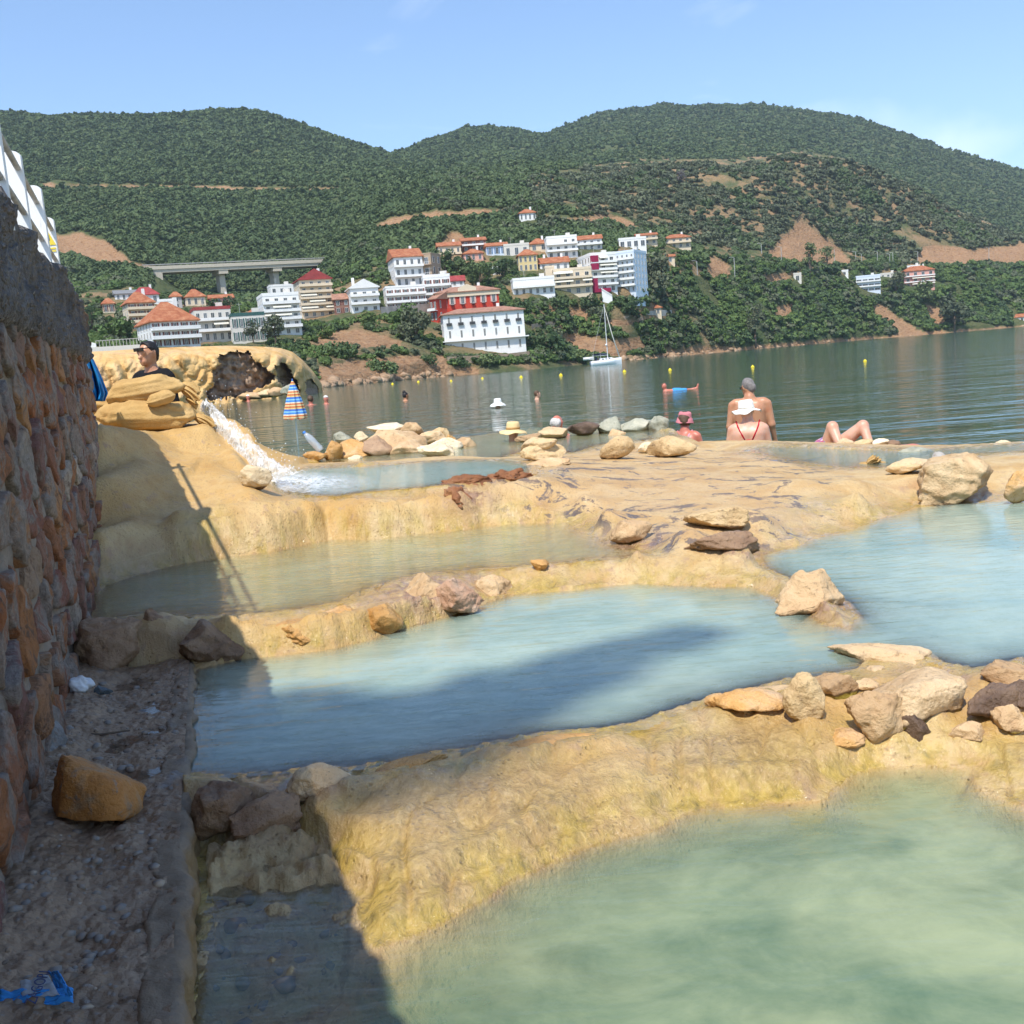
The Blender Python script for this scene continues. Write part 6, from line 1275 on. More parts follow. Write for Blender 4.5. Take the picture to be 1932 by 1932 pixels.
def hat(root, c, rb, rc, h, m, band=None, droop=.02, wav=.015, tilt=0.):
    n = 40; V = []; prof = [(rb, -droop), (rb * .9, -droop * .6), (rc * 1.15, 0), (rc * 1.02, .012), (rc * .99, h * .35), (rc * .95, h * .75), (rc * .80, h * .97), (rc * .4, h * 1.0), (.004, h * .98)]
    for i, (r_, z_) in enumerate(prof):
        for k in range(n):
            a = 2 * math.pi * k / n; wv = wav * math.sin(3 * a + 1) * (r_ / rb) ** 3 + wav * .5 * math.sin(7 * a) * (r_ / rb) ** 3; x, y, z = r_ * math.cos(a), r_ * math.sin(a), z_ + wv
            V.append((c[0] + x * math.cos(tilt) - z * math.sin(tilt), c[1] + y, c[2] + x * math.sin(tilt) + z * math.cos(tilt)))
    V2 = [(v[0], v[1], v[2] - .006) for v in V[:3 * n]]; V = V + V2; base = len(prof) * n
    F = [tuple(f) for f in grid_faces(len(prof), n, True)] + [(base + i * n + (k + 1) % n, base + i * n + k, base + (i + 1) * n + k, base + (i + 1) * n + (k + 1) % n) for i in range(2) for k in range(n)] + [(k, base + k, base + (k + 1) % n, (k + 1) % n) for k in range(n)]
    o = link('hat', mesh_np('hat', np.array(V), F), m, root)
    if band is not None: MB().lathe([(rc * 1.035, .014), (rc * 1.03, h * .34), (rc * 1.0, h * .34), (rc * 1.0, .014)], n, c).build('hat_band', band, o, True)
    return o
def drape(prims, pts, r_, k=.025, sgn=1):
    """lay a strap over the back of a body: pts (x, z), pushed onto the skin from +y*sgn"""
    out = []
    for x, z in pts:
        ys = np.linspace(-.3, .3, 240); f = sdf_eval(prims, np.stack([np.full(240, x), ys, np.full(240, z)], 1), k); i = np.where(f < 0)[0]
        out.append((x, ys[i[-1] if sgn > 0 else i[0]] if len(i) else 0, z))
    return out
def turnto(p, extra=0): return -math.atan2(p[0], p[1]) + R(extra)

# ---- man in a black shirt behind the sandbags, facing left
p = D(283, 697, 9.75); man = thing('person', 'man in black shirt and sunglasses standing behind the sandbags facing left', 'person', tuple(p), turnto(p, -46)); man.scale = (.94,) * 3
hp, T = head_prims((0, 0, .0), 0., R(4))
torso = [('c', (-.15, .03, -.07), .062, (.15, .03, -.07), .062), ('c', (0, .03, -.02), .07, (0, .03, -.16), .11), ('c', (-.07, .02, -.18), .125, (-.06, .02, -.50), .115), ('c', (.07, .02, -.18), .125, (.06, .02, -.50), .115), ('c', (-.20, .03, -.10), .055, (-.26, .0, -.38), .045), ('c', (.20, .03, -.10), .055, (.26, .0, -.38), .045), ('c', (-.26, 0, -.38), .042, (-.16, -.22, -.46), .032), ('c', (.26, 0, -.38), .042, (.16, -.22, -.46), .032)]
legs_ = [('c', (-.09, .02, -.52), .115, (-.10, .0, -.92), .07), ('c', (.09, .02, -.52), .115, (.10, .0, -.92), .07), ('c', (-.10, 0, -.92), .06, (-.10, .03, -1.3), .04), ('c', (.10, 0, -.92), .06, (.10, .03, -1.3), .04)]
hands_ = hand_prims((-.16, -.22, -.46), (.3, -.9, -.2)) + hand_prims((.16, -.22, -.46), (-.3, -.9, -.2), side=-1)
link('body', skin('body', hp + torso + hands_, .0085, .022), SK['tan'], man)
link('shirt', skin('shirt', torso[:6] , .011, .03, [((0, -.35, .94), -.012), ((0, 0, -1), .62)], .014, .004), cloth('black_jersey', (.012, .012, .014)), man); link('shorts', skin('shorts', legs_ + [('e', (0, .02, -.55), (.19, .13, .12))], .014, .03, [((0, 0, -1), .95)], .012), cloth('dark_shorts', (.05, .05, .06)), man)
link('hair', skin('hair', [('e', T((0, .026, .232)), (.078, .086, .090)), ('c', T((0, -.03, .292)), .030, T((0, -.058, .285)), .022), ('e', T((0, .07, .17)), (.06, .04, .06))], .008, .02, [((0, -.9, -.45), -.062)], .007, .010), HAIR['black'], man)
sg_ = MB()
for sx in (-1, 1): sg_.box(sx * .034 - .027, sx * .034 + .027, -.110, -.094, .188, .222); sg_.tube([(sx * .062, -.098, .212), (sx * .090, -.03, .214), (sx * .086, .03, .205)], .005, 6)
sg_.box(-.01, .01, -.108, -.098, .205, .212); sg_.build('sunglasses', MAT_GLASS, man, False, (0, 0, 0), (R(4), 0, 0))
# ---- wading man with his back to the camera
p = D(1414, 751, 14.3); wm_ = thing('person', 'bare backed grey haired man standing in the sea behind the woman', 'person', tuple(p), turnto(p, 180))
hp, T = head_prims((0, 0, 0), R(38), R(18))
tr = [('c', (-.185, .02, -.065), .068, (.185, .02, -.065), .068), ('c', (0, .02, .0), .075, (0, .03, -.14), .125), ('c', (-.09, .02, -.17), .135, (-.085, .0, -.50), .128), ('c', (.09, .02, -.17), .135, (.085, .0, -.50), .128), ('e', (0, -.05, -.42), (.17, .14, .16)), ('e', (-.09, .10, -.14), (.08, .04, .10)), ('e', (.09, .10, -.14), (.08, .04, .10)),
      ('c', (-.235, .02, -.09), .060, (-.285, .03, -.38), .047), ('c', (-.285, .03, -.38), .045, (-.325, -.06, -.63), .030), ('c', (.235, .02, -.09), .060, (.285, .03, -.38), .047), ('c', (.285, .03, -.38), .045, (.31, -.10, -.62), .030),
      ('c', (-.10, .0, -.52), .125, (-.11, .0, -.95), .08), ('c', (.10, .0, -.52), .125, (.11, .0, -.95), .08)] + hand_prims((-.325, -.06, -.63), (-.15, -.3, -.95)) + hand_prims((.31, -.10, -.62), (.1, -.3, -.95), side=-1)
link('body', skin('body', hp + tr, .011, .028), SK['tan'], wm_)
link('hair', skin('hair', [('e', T((0, .022, .225)), (.083, .092, .098)), ('e', T((0, .07, .17)), (.066, .045, .06))], .010, .02, [((T((0, -1, 0))[0] - T((0, 0, 0))[0], T((0, -1, 0))[1] - T((0, 0, 0))[1], -.4), .035)], .005, .006), HAIR['grey'], wm_); link('shorts', skin('shorts', [('c', (-.10, .0, -.56), .13, (-.11, .0, -.85), .1), ('c', (.10, .0, -.56), .13, (.11, .0, -.85), .1)], .014, .03, [((0, 0, 1), -.52)], .012), cloth('navy_trunks', (.03, .04, .08)), wm_)
q = T((0, 0, 0)); gl_ = MB().tube([T((.086, .03, .21)), T((.088, -.05, .213)), T((.05, -.10, .212)), T((-.05, -.10, .212)), T((-.088, -.05, .213)), T((-.086, .03, .21))], .009, 6); gl_.build('sunglasses', MAT_GLASS, wm_)
# ---- woman in white hat and red bikini top
p = D(1411, 797, 13.0); wo = thing('person', 'woman in wide white hat and red bikini top seen from behind', 'person', tuple(p), turnto(p, 180))
hp, T = head_prims((0, 0, 0), R(20), R(22)); tr = [('c', (-.155, .02, -.06), .062, (.155, .02, -.06), .062), ('c', (0, .02, .0), .07, (0, .02, -.12), .12), ('c', (-.085, .02, -.15), .13, (-.09, .0, -.42), .13), ('c', (.085, .02, -.15), .13, (.09, .0, -.42), .13), ('c', (-.20, .02, -.08), .056, (-.26, -.02, -.36), .046), ('c', (.20, .02, -.08), .056, (.26, -.02, -.36), .046), ('c', (-.26, -.02, -.36), .042, (-.22, -.22, -.50), .028), ('c', (.26, -.02, -.36), .042, (.22, -.22, -.50), .028), ('e', (0, .02, -.55), (.22, .17, .15))] + hand_prims((-.22, -.22, -.50), (.3, -.9, -.2)) + hand_prims((.22, -.22, -.50), (-.3, -.9, -.2), side=-1)
link('body', skin('body', hp + tr, .011, .028), SK['fair'], wo); MAT_RED = cloth('red_strap', (.42, .012, .03))
st_ = MB(); st_.tube(drape(tr, [(x, -.215 - .045 * abs(x) / .2) for x in np.linspace(-.21, .21, 15)], .01, .028), .013, 6)
for sx in (-1, 1): st_.tube(drape(tr, [(sx * x, z) for x, z in ((.145, .02), (.13, -.03), (.105, -.09), (.075, -.15), (.045, -.215))], .01, .028), .010, 6)
st_.build('bikini_top', MAT_RED, wo, True); hat(wo, T((0, .01, .215)), .185, .098, .12, cloth('white_straw', (.80, .78, .72), 120), cloth('hat_ribbon', (.70, .67, .60)), .03, .018, -.06)
# ---- woman in a pink bucket hat
p = D(1293, 812, 15.4); pw = thing('person', 'sunburnt person in pink bucket hat sitting in the water', 'person', tuple(p), turnto(p, 150)); hp, T = head_prims((0, 0, 0), R(20), R(14)); tr = [('c', (-.165, .02, -.07), .066, (.165, .02, -.07), .066), ('c', (0, .02, 0), .07, (0, .02, -.12), .12), ('c', (-.09, .02, -.16), .13, (-.09, 0, -.4), .13), ('c', (.09, .02, -.16), .13, (.09, 0, -.4), .13), ('c', (-.21, .02, -.09), .058, (-.27, -.03, -.36), .045), ('c', (.21, .02, -.09), .058, (.27, -.03, -.36), .045)]
link('body', skin('body', hp + tr, .013, .028), SK['red'], pw); hat(pw, T((0, .01, .225)), .135, .10, .10, cloth('pink_cotton', (.62, .22, .24), 80), None, .055, .006, .1)
st_ = MB()
for sx in (-1, 1): st_.tube(drape(tr, [(sx * x, z) for x, z in ((.12, .0), (.115, -.06), (.11, -.12), (.10, -.2))], .01), .014, 6)
st_.build('swimsuit_strap', cloth('pink_strap', (.66, .30, .36)), pw, True); link('hair', hair_mesh(T), HAIR['brown'], pw)
# ---- head of an elderly bather, and one under a straw hat
p = D(1052, 818, 15.2); eb = thing('person', 'sunburnt white haired bather whose head shows behind the pinkish boulder', 'person', tuple(p), turnto(p, 150)); hp, T = head_prims((0, 0, 0), 0, R(10)); tr = [('c', (-.17, .02, -.07), .068, (.17, .02, -.07), .068), ('c', (0, .02, 0), .07, (0, .02, -.14), .13), ('c', (-.09, .02, -.16), .135, (-.09, 0, -.36), .13), ('c', (.09, .02, -.16), .135, (.09, 0, -.36), .13)]
link('body', skin('body', hp + tr, .013, .028), SK['red'], eb); link('hair', skin('hair', [('e', T((0, .045, .20)), (.082, .065, .07))], .01, .02, None, .006, .012), HAIR['white'], eb)
p = D(968, 824, 14.7); sh_ = thing('person', 'bather under a wide straw hat with a brown band', 'person', tuple(p), turnto(p, 160)); hp, T = head_prims((0, 0, -.06), 0, R(20)); link('body', skin('body', hp + [('c', (-.15, .02, -.14), .062, (.15, .02, -.14), .062), ('c', (-.08, .02, -.22), .12, (-.08, 0, -.45), .12), ('c', (.08, .02, -.22), .12, (.08, 0, -.45), .12)], .014, .028), SK['tan'], sh_)
hat(sh_, T((0, .01, .20)), .20, .098, .125, cloth('straw', (.70, .53, .27), 140), cloth('brown_band', (.42, .24, .09)), .035, .012, .07)
# ---- sunbather with raised knees
p = D(1556, 838, 11.5); kn = thing('person', 'sunbather lying on the back with both bare knees raised', 'person', (p[0], p[1], p[2] - .05), turnto(p, 0)); s_ = 11.5 / FPX
KL, KR = (15 * s_, .02, 40 * s_), (70 * s_, .10, 38 * s_)
bd = [('c', (-.02, .16, -.02), .115, (.16, .14, -.02), .115), ('c', (.03, .14, .0), .092, KL, .060), ('c', KL, .058, (.22, -.22, -.13), .036), ('c', (.14, .14, .0), .092, KR, .060), ('c', KR, .058, (88 * s_, -.10, -.13), .036), ('c', (.22, -.22, -.13), .035, (.26, -.38, -.14), .028), ('c', (88 * s_, -.10, -.13), .035, (.58, -.26, -.14), .028), ('c', (.06, .20, -.05), .11, (-.10, .54, -.12), .115), ('c', (-.10, .54, -.12), .115, (-.18, .78, -.12), .085), ('e', (-.24, .96, -.10), (.10, .10, .09)), ('c', (-.18, .56, -.12), .05, (-.32, .30, -.13), .042), ('c', (-.32, .30, -.13), .04, (-.18, .06, -.09), .03)] + hand_prims((-.18, .06, -.09), (.7, -.6, 0))
link('body', skin('body', bd, .012, .03), SK['fair'], kn)
t = NT('floral_fabric'); vc = t.voro(t.tc('Object'), 22, out='Color'); MAT_FLOR = t.done(t.ramp(t.xyz(vc)[0], [(.2, (.10, .16, .50)), (.5, (.45, .10, .16)), (.8, (.62, .45, .50))]), .8)
link('bikini_bottom', skin('bikini_bottom', bd[:1] + [('c', (.03, .14, .0), .092, (.04, .12, .05), .085), ('c', (.06, .20, -.03), .12, (.0, .26, -.035), .12)], .012, .03, None, .010), MAT_FLOR, kn)
p = D(1690, 844, 11.3); lr = thing('person', 'sunburnt person lying flat in the shallows behind the row of stones', 'person', (p[0], p[1], p[2] - .09), turnto(p, 0)); link('body', skin('body', [('c', (-.12, 0, .02), .10, (.18, .05, .0), .11), ('c', (.18, .05, .0), .11, (.52, .12, -.05), .07), ('c', (.18, -.05, .0), .10, (.52, -.02, -.05), .07), ('c', (-.12, .05, .02), .11, (-.40, .10, .0), .09), ('e', (-.60, .14, .03), (.11, .09, .09)), ('c', (-.3, -.05, 0), .045, (-.05, -.18, -.04), .035)] + hand_prims((-.05, -.18, -.04), (1, -.2, 0)), .014, .03), SK['red'], lr); link('hair', skin('hair', [('e', (-.63, .15, .06), (.10, .09, .08))], .012, .02), HAIR['brown'], lr)
# ---- swimmers
def swimmer(label, cx, yw, hw, skin_m, hair_m=None, face=150, cap=None, hat_m=None, bun=False):
    p = G(cx, yw, 0.); s_ = hw * p[1] / FPX / .175; r_ = thing('person', label, 'person', (p[0], p[1], 0), turnto(p, face)); r_.scale = (s_,) * 3
    hp, T = head_prims((0, 0, .01), 0, R(4)); link('body', skin('body', hp + [('c', (-.16, .02, -.06), .065, (.16, .02, -.06), .065), ('c', (0, .02, -.1), .13, (0, .12, -.35), .12)], .015, .028), SK[skin_m], r_)
    if hair_m: link('hair', skin('hair', [('e', T((0, .02, .215)), (.086, .094, .106))] + ([('e', T((0, .06, .32)), (.05, .05, .045))] if bun else []), .013, .02, [((0, -1, -.35), -.015)], .004, .006), HAIR[hair_m], r_)
    if cap is not None: link('swim_cap', skin('swim_cap', [('e', T((0, .01, .225)), (.088, .098, .098))], .013, .02, [((0, 0, -1), -.225)], .004), cap, r_)
    if hat_m is not None: hat(r_, T((0, .01, .20)), .25, .12, .14, hat_m, None, .09, .01)
MAT_CAP = plain('white_cap', (.80, .80, .78), .5, .03)
swimmer('swimmer with white cap right of the striped umbrella', 616, 762, 9.5, 'red', None, 150, MAT_CAP); swimmer('sunburnt swimmer partly behind the striped umbrella', 587, 764, 11, 'red', 'brown', 160); swimmer('small swimmer with white cap in front of the large cave', 469, 757, 7.5, 'red', None, 150, MAT_CAP)
swimmer('swimmer with dark hair in a bun', 766, 756, 10, 'tan', 'black', 120, None, None, True); swimmer('swimmer under a white sun hat', 940, 770, 10.5, 'fair', None, 150, None, plain('white_sun_hat', (.80, .78, .74), .8)); swimmer('blond swimmer left of the yacht reflection', 1014, 753, 10, 'fair', 'brown', 100)
p = G(1258, 737, 0.); fl = thing('person', 'man in blue shorts floating on his back in the sea', 'person', (p[0], p[1], 0), turnto(p, 0)); s_ = 10.5 * p[1] / FPX / .19; fl.scale = (s_,) * 3; fl.location.z = -.05 * s_
link('body', skin('body', [('e', (-.08, 0, .20), (.085, .095, .115)), ('c', (-.07, 0, .1), .06, (-.03, 0, .0), .07), ('c', (-.10, -.12, -.05), .07, (-.10, .14, -.05), .07), ('c', (-.02, 0, -.03), .13, (.40, .05, -.04), .12), ('c', (.40, .0, -.03), .09, (.72, .02, .0), .06), ('c', (.40, .12, -.03), .09, (.72, .14, .0), .06), ('c', (.72, .02, .0), .055, (1.02, .04, .06), .035), ('c', (.72, .14, .0), .055, (1.02, .16, .06), .035), ('c', (1.02, .04, .06), .035, (1.06, .03, .18), .028), ('c', (1.02, .16, .06), .035, (1.06, .17, .18), .028)], .016, .03), SK['red'], fl)
link('shorts', skin('shorts', [('c', (.26, .05, -.02), .13, (.42, .05, -.02), .12), ('c', (.40, .0, -.02), .10, (.62, .02, .0), .075), ('c', (.40, .12, -.02), .10, (.62, .14, .0), .075)], .016, .03, None, .012), cloth('blue_shorts', (.06, .28, .62)), fl); link('hair', skin('hair', [('e', (-.085, .02, .235), (.088, .096, .09))], .013, .02), HAIR['brown'], fl)

# ================================================================ sandbags, fall and things on the shore
t = NT('sandbag_burlap'); oc = t.tc('Object'); n1 = t.noise(oc, 4, 5, .6); wv = t.noise(t.map(oc, (90, 90, 90)), 1.0, 2)
MAT_BAG = t.done(t.ramp(n1, [(.3, (.40, .235, .085)), (.5, (.50, .315, .12)), (.7, (.57, .38, .165))]), .9, t.bump(t.math('ADD', t.math('MULTIPLY', wv, .4), t.noise(oc, 14, 5, .6)), .6, .02), .1)
def pillow(W_, Dp, H_, seed, n=(60, 40), sag=.0):
    u = np.linspace(0, 2 * math.pi, n[0], False); v = np.linspace(-math.pi / 2, math.pi / 2, n[1]); U, Vv = np.meshgrid(u, v)
    sp = lambda a, e: np.sign(a) * np.abs(a) ** e
    x = sp(np.cos(Vv), .42) * sp(np.cos(U), .36); y = sp(np.cos(Vv), .42) * sp(np.sin(U), .45); z = sp(np.sin(Vv), .85) * (1 - .42 * np.abs(x) ** 3) * (1 - .25 * np.abs(y) ** 3)
    x, y, z = x * W_ / 2, y * Dp / 2, z * H_ / 2; wr = .13 * H_ * fbm(x * 5 + seed, y * 4, z * 7, 4) + .05 * H_ * fbm(x * 16 + seed, y * 9, z * 16, 3) + .055 * H_ * np.exp(-(z / (H_ * .06)) ** 2) + .05 * H_ * np.sin(x * 26 + 5 * noise(x * 5, y * 5, seed)) * sstep(.25, .5, np.abs(x) / W_)
    nn = np.stack([x / W_, y / Dp, z / H_], -1); nn /= np.linalg.norm(nn, axis=-1)[..., None] + 1e-9; P_ = np.stack([x, y, z - sag * (2 * x / W_) ** 2], -1) + nn * wr[..., None]
    return P_.reshape(-1, 3), grid_faces(n[1], n[0], True)
def ruffle(L_, r0, r1, seed, n=120, m=22):
    A = []
    for i in range(m):
        q = i / (m - 1); r_ = r0 * (1 - .5 * math.exp(-((q - .12) / .1) ** 2)) + (r1 - r0) * q ** .7; row = []
        for a in np.linspace(0, 2 * math.pi, n, False):
            f = 1 + q ** .8 * (.16 * math.sin(11 * a + seed + q) + .10 * math.sin(19 * a + 2 * seed) + .10 * math.sin(5 * a + 3 * seed)); e = L_ * q * (1 + .10 * math.sin(7 * a + seed) * q)
            row.append((e * (1 - .15 * q), r_ * f * math.cos(a), r_ * .62 * f * math.sin(a) - .35 * L_ * q * q))
        A.append(row)
    A = np.array(A); c_ = A[-1].mean(0); A = np.concatenate([A, A[-1:] * .9 + c_ * .1 - np.array([.05 * L_, 0, 0]), A[-1:] * .4 + c_ * .6 - np.array([.4 * L_, 0, 0])], 0)
    return A.reshape(-1, 3), grid_faces(m + 2, n, True)
def bag(label, cx, cy, Y, w, h, rot, seed, neck=None, depth=.8):
    p = D(cx, cy, Y); s_ = Y / FPX; W_, H_ = w * s_, h * s_; r_ = thing('sandbag', label, 'sandbag', tuple(p), 0, 'sandbags damming the spring'); r_.rotation_euler = (R(8), R(rot), turnto(p))
    V, F = pillow(W_, W_ * depth * .62, H_, seed); link('sack', mesh_np('sack', V, F), MAT_BAG, r_)
    if neck:
        V, F = ruffle(neck[0] * s_, neck[1] * s_, neck[2] * s_, seed); o = link('tied_neck', mesh_np('tied_neck', V, F), MAT_BAG, r_, (W_ * .46 * neck[3], -.02, neck[5] * H_)); o.rotation_euler = (0, R(neck[4]), 0)
    return r_
bag('lower sandbag lying along the crest of the mound', 278, 784, 8.85, 170, 56, 4, 3.1, (50, 12, 20, 1, 8, -.05)); bag('upper sandbag with a tied ruffled neck hanging right', 270, 737, 8.95, 134, 50, -5, 5.7, (46, 11, 30, 1, 22, .0)); bag('small folded sandbag squeezed between the two big ones', 302, 752, 8.72, 52, 24, -12, 7.3)
bag('sandbag half in shade at the left behind the others', 200, 762, 9.1, 70, 52, 10, 9.2); bag('crumpled empty sandbag beside the pool on the right', 1645, 882, 8.9, 66, 22, 0, 4.4, (26, 6, 12, -.3, -60, .2))
# ---- blue tarpaulin at the wall's end
tp_ = [(163, 668), (172, 676), (188, 708), (202, 742), (196, 756), (178, 760), (172, 730), (166, 700)]
A = []; org = D(180, 740, 8.25)
for i, q in enumerate(np.linspace(0, 1, 26)):
    yl = 662 + q * 95; xl = np.interp(yl, [662, 700, 757], [158, 164, 170]); xr = np.interp(yl, [662, 680, 710, 742, 757], [164, 176, 190, 203, 198]); A.append([D(xl + (xr - xl) * w_, yl, 8.25 + .06 * math.sin(w_ * 13 + q * 2) + .03 * math.sin(w_ * 31)) - org for w_ in np.linspace(0, 1, 22)])
o = link('tarpaulin', mesh_np('tarpaulin', np.array(A).reshape(-1, 3), grid_faces(26, 22)), cloth('blue_plastic', (.02, .20, .50), 30, .2, .4), None, tuple(org)); md = o.modifiers.new('thickness', 'SOLIDIFY'); md.thickness = .006; tag(o, 'blue plastic tarpaulin hanging at the end of the rubble wall', 'tarpaulin')
# ---- the small waterfall
path = [(384, 768, 9.32), (398, 782, 9.15), (415, 803, 8.98), (435, 827, 8.8), (456, 850, 8.62), (478, 872, 8.42), (498, 892, 8.2), (515, 905, 8.06), (530, 914, 7.98)]
pts = np.array([D(*q) for q in path]); tq = np.linspace(0, len(pts) - 1, 120); cen = np.stack([np.interp(tq, range(len(pts)), pts[:, k]) for k in range(3)], 1); wd = np.interp(tq, range(len(pts)), [.07, .10, .14, .17, .19, .20, .21, .27, .32])
nx_ = 26; q = np.linspace(-1, 1, nx_); side = np.array([.72, -.45, .28]); A = cen[:, None, :] + q[None, :, None] * wd[:, None, None] * side + (np.array([.15, -.35, .55]) * .11)[None, None] * (1 - q[None, :, None] ** 2)
A = A + (np.array([.2, -.5, .8])[None, None] * (.05 * fbm(q[None, :] * 2.5 + 0 * tq[:, None], tq[:, None] * 1.8, 2., 4) + .012 * fbm(q[None, :] * 8, tq[:, None] * 5, 5., 3))[..., None])
t = NT('white_water'); pos = t.pos(); n1 = t.noise(t.map(t.tc('Object'), (1, 1.6, 1)), 9, 6, .62, 1.2); em = t.n('BsdfTransparent'); dfn = t.n('BsdfDiffuse'); dfn.inputs['Color'].default_value = (.86, .88, .90, 1); gls = t.n('BsdfGlossy'); gls.inputs['Roughness'].default_value = .2; nb = t.bump(n1, .5, .05); t.set(gls.inputs['Normal'], nb); t.set(dfn.inputs['Normal'], nb)
m1 = t.n('MixShader'); m1.inputs[0].default_value = .12; t.L.new(dfn.outputs[0], m1.inputs[1]); t.L.new(gls.outputs[0], m1.inputs[2]); m2 = t.n('MixShader'); t.set(m2.inputs[0], t.math('MULTIPLY', t.step(.22, .66, n1), t.math('ADD', .35, t.math('MULTIPLY', t.attr('core'), .5)))); t.L.new(em.outputs[0], m2.inputs[1]); t.L.new(m1.outputs[0], m2.inputs[2]); t.L.new(m2.outputs[0], t.out.inputs['Surface']); MAT_FOAM = t.m
fw = thing('waterfall', 'white water tumbling from under the sandbags into the turquoise pool', 'waterfall', tuple(cen[-1]))
me = mesh_np('stream', (A - cen[-1]).reshape(-1, 3), grid_faces(120, nx_)[:, ::-1]); attr(me, 'core', np.repeat((1 - np.abs(q) ** 2)[None], 120, 0)); link('stream', me, MAT_FOAM, fw)
r = np.random.RandomState(5); V0, F0 = ICO[1]; VV = []; FF = []
for k in range(260):
    i = r.randint(8, 120); c_ = cen[i] + side * wd[i] * r.normal() * .8 + np.array([.1, -.2, .3]) * abs(r.normal()) * .35 + r.normal(size=3) * .03; VV.append(V0 * r.uniform(.0015, .0055) + c_ - cen[-1]); FF.append(F0 + k * len(V0))
dr = link('droplets', mesh_np('droplets', np.concatenate(VV), np.concatenate(FF)), plain('water_drop', (.85, .88, .90), .1, .02), fw); dr['kind'] = 'stuff'
# foam spreading over the turquoise pool
nx_, ny_ = 90, 46; U, Vv = np.meshgrid(np.linspace(490, 745, nx_), np.linspace(888, 934, ny_)); Pf = G(U, Vv, LU + .012); dens = np.clip(1.15 - np.hypot((U - 545) / 150, (Vv - 915 + (U - 545) * .02) / 22), 0, 1); inside = sd_poly(np.stack([Pf[0].ravel(), Pf[1].ravel()], 1), POOL['upper'][1]).reshape(U.shape) < .10
V = np.stack([Pf[0], Pf[1], Pf[2] + dens * .03 * (1 + fbm(Pf[0] * 14, Pf[1] * 14, 1.))], -1).reshape(-1, 3); FFc = grid_faces(ny_, nx_); FFc = FFc[(inside & (dens > .02)).ravel()[FFc].all(1)][:, ::-1]
me = mesh_np('foam', V, FFc); attr(me, 'core', np.clip(dens * 1.6 - .6, -1.2, 1)); o = link('foam', me, MAT_FOAM); tag(o, 'white foam on the turquoise pool below the fall', 'foam', kind='stuff')
# ---- closed striped beach umbrella
p = G(562, 838, 0.); um = thing('beach_umbrella', 'closed beach umbrella with blue orange and yellow stripes', 'umbrella', tuple(p)); s_ = p[1] / FPX
zt, zb = 118 * s_, 48 * s_; um.rotation_euler = (0, R(1.2), 0)
MB().tube([(0, 0, -.4), (0, 0, zt - .02)], .016, 8).build('pole', MAT_WPAINT, um, True); A = []
for i, q in enumerate(np.linspace(0, 1, 40)):
    z = zt - (zt - zb) * q; r_ = (.02 + 19 * s_ * q ** .75) * (1 if q < .97 else .97); A.append([(r_ * (1 + .16 * math.sin(8 * a) * min(1, q * 2)) * math.cos(a), r_ * (1 + .16 * math.sin(8 * a) * min(1, q * 2)) * math.sin(a), z + .02 * math.sin(8 * a) * q) for a in np.linspace(0, 2 * math.pi, 48, False)])
t = NT('striped_canopy'); zz = t.xyz(t.tc('Generated'))[2]; fr = t.math('FRACT', t.math('MULTIPLY', zz, 3.2)); c = t.n('ValToRGB'); t.set(c.inputs[0], fr); c.color_ramp.interpolation = 'CONSTANT'; e = c.color_ramp.elements
for k_, (ps, cl) in enumerate([(0, (.50, .12, .04)), (.12, (.65, .50, .25)), (.24, (.55, .15, .05)), (.36, (.70, .62, .45)), (.46, (.05, .22, .60)), (.62, (.25, .50, .75)), (.72, (.04, .15, .50)), (.88, (.66, .45, .16))]):
    el = e[k_] if k_ < 2 else e.new(ps); el.position = ps; el.color = (*cl, 1)
link('canopy', mesh_np('canopy', np.array(A).reshape(-1, 3), grid_faces(40, 48, True)), t.done(c.outputs[0], .8), um); MB().tube([(0, 0, zt - .02), (0, 0, zt + .06)], [.022, .008], 8).build('tip', plain('umbrella_tip', (.10, .20, .55), .5), um)
# ---- plastic bottle, crumpled cloth, wrapper
t = NT('clear_plastic'); tr_ = t.n('BsdfTransparent'); gl2 = t.n('BsdfGlossy'); gl2.inputs['Roughness'].default_value = .12; df2 = t.n('BsdfDiffuse'); df2.inputs['Color'].default_value = (.75, .8, .85, 1); mA = t.n('MixShader'); mA.inputs[0].default_value = .35; mB = t.n('MixShader'); mB.inputs[0].default_value = .3; t.L.new(df2.outputs[0], mA.inputs[1]); t.L.new(gl2.outputs[0], mA.inputs[2]); t.L.new(tr_.outputs[0], mB.inputs[2]); t.L.new(mA.outputs[0], mB.inputs[1]); mB.inputs[0].default_value = .55; t.L.new(mB.outputs[0], t.out.inputs['Surface']); MAT_CLEAR = t.m
p = D(606, 850, 13.9); bo = thing('plastic_bottle', 'clear plastic bottle leaning on the left end of the rock pile', 'bottle', tuple(p)); bo.rotation_euler = (0, R(-38), 0)
MB().lathe([(.01, 0), (.042, .005), (.045, .03), (.043, .07), (.046, .075), (.043, .12), (.046, .125), (.044, .20), (.03, .25), (.016, .275)], 16).build('body', MAT_CLEAR, bo, True); MB().lathe([(.017, .27), (.019, .275), (.019, .30), (.004, .302)], 12).build('cap', plain('blue_cap', (.05, .2, .55), .4), bo, True); bo.scale = (1.15,) * 3
V, F = rock_shape(77, 4, .6, 0, .9, .25); p = G(147, 1318, .29); V = V * np.array([.055, .04, .04]); o = link('crumpled_cloth', mesh_np('crumpled_cloth', V, F), cloth('white_tissue', (.70, .70, .70), 30), None, (p[0], p[1] + .03, p[2] + .045)); tag(o, 'crumpled white cloth lying on the flat olive stone', 'cloth')
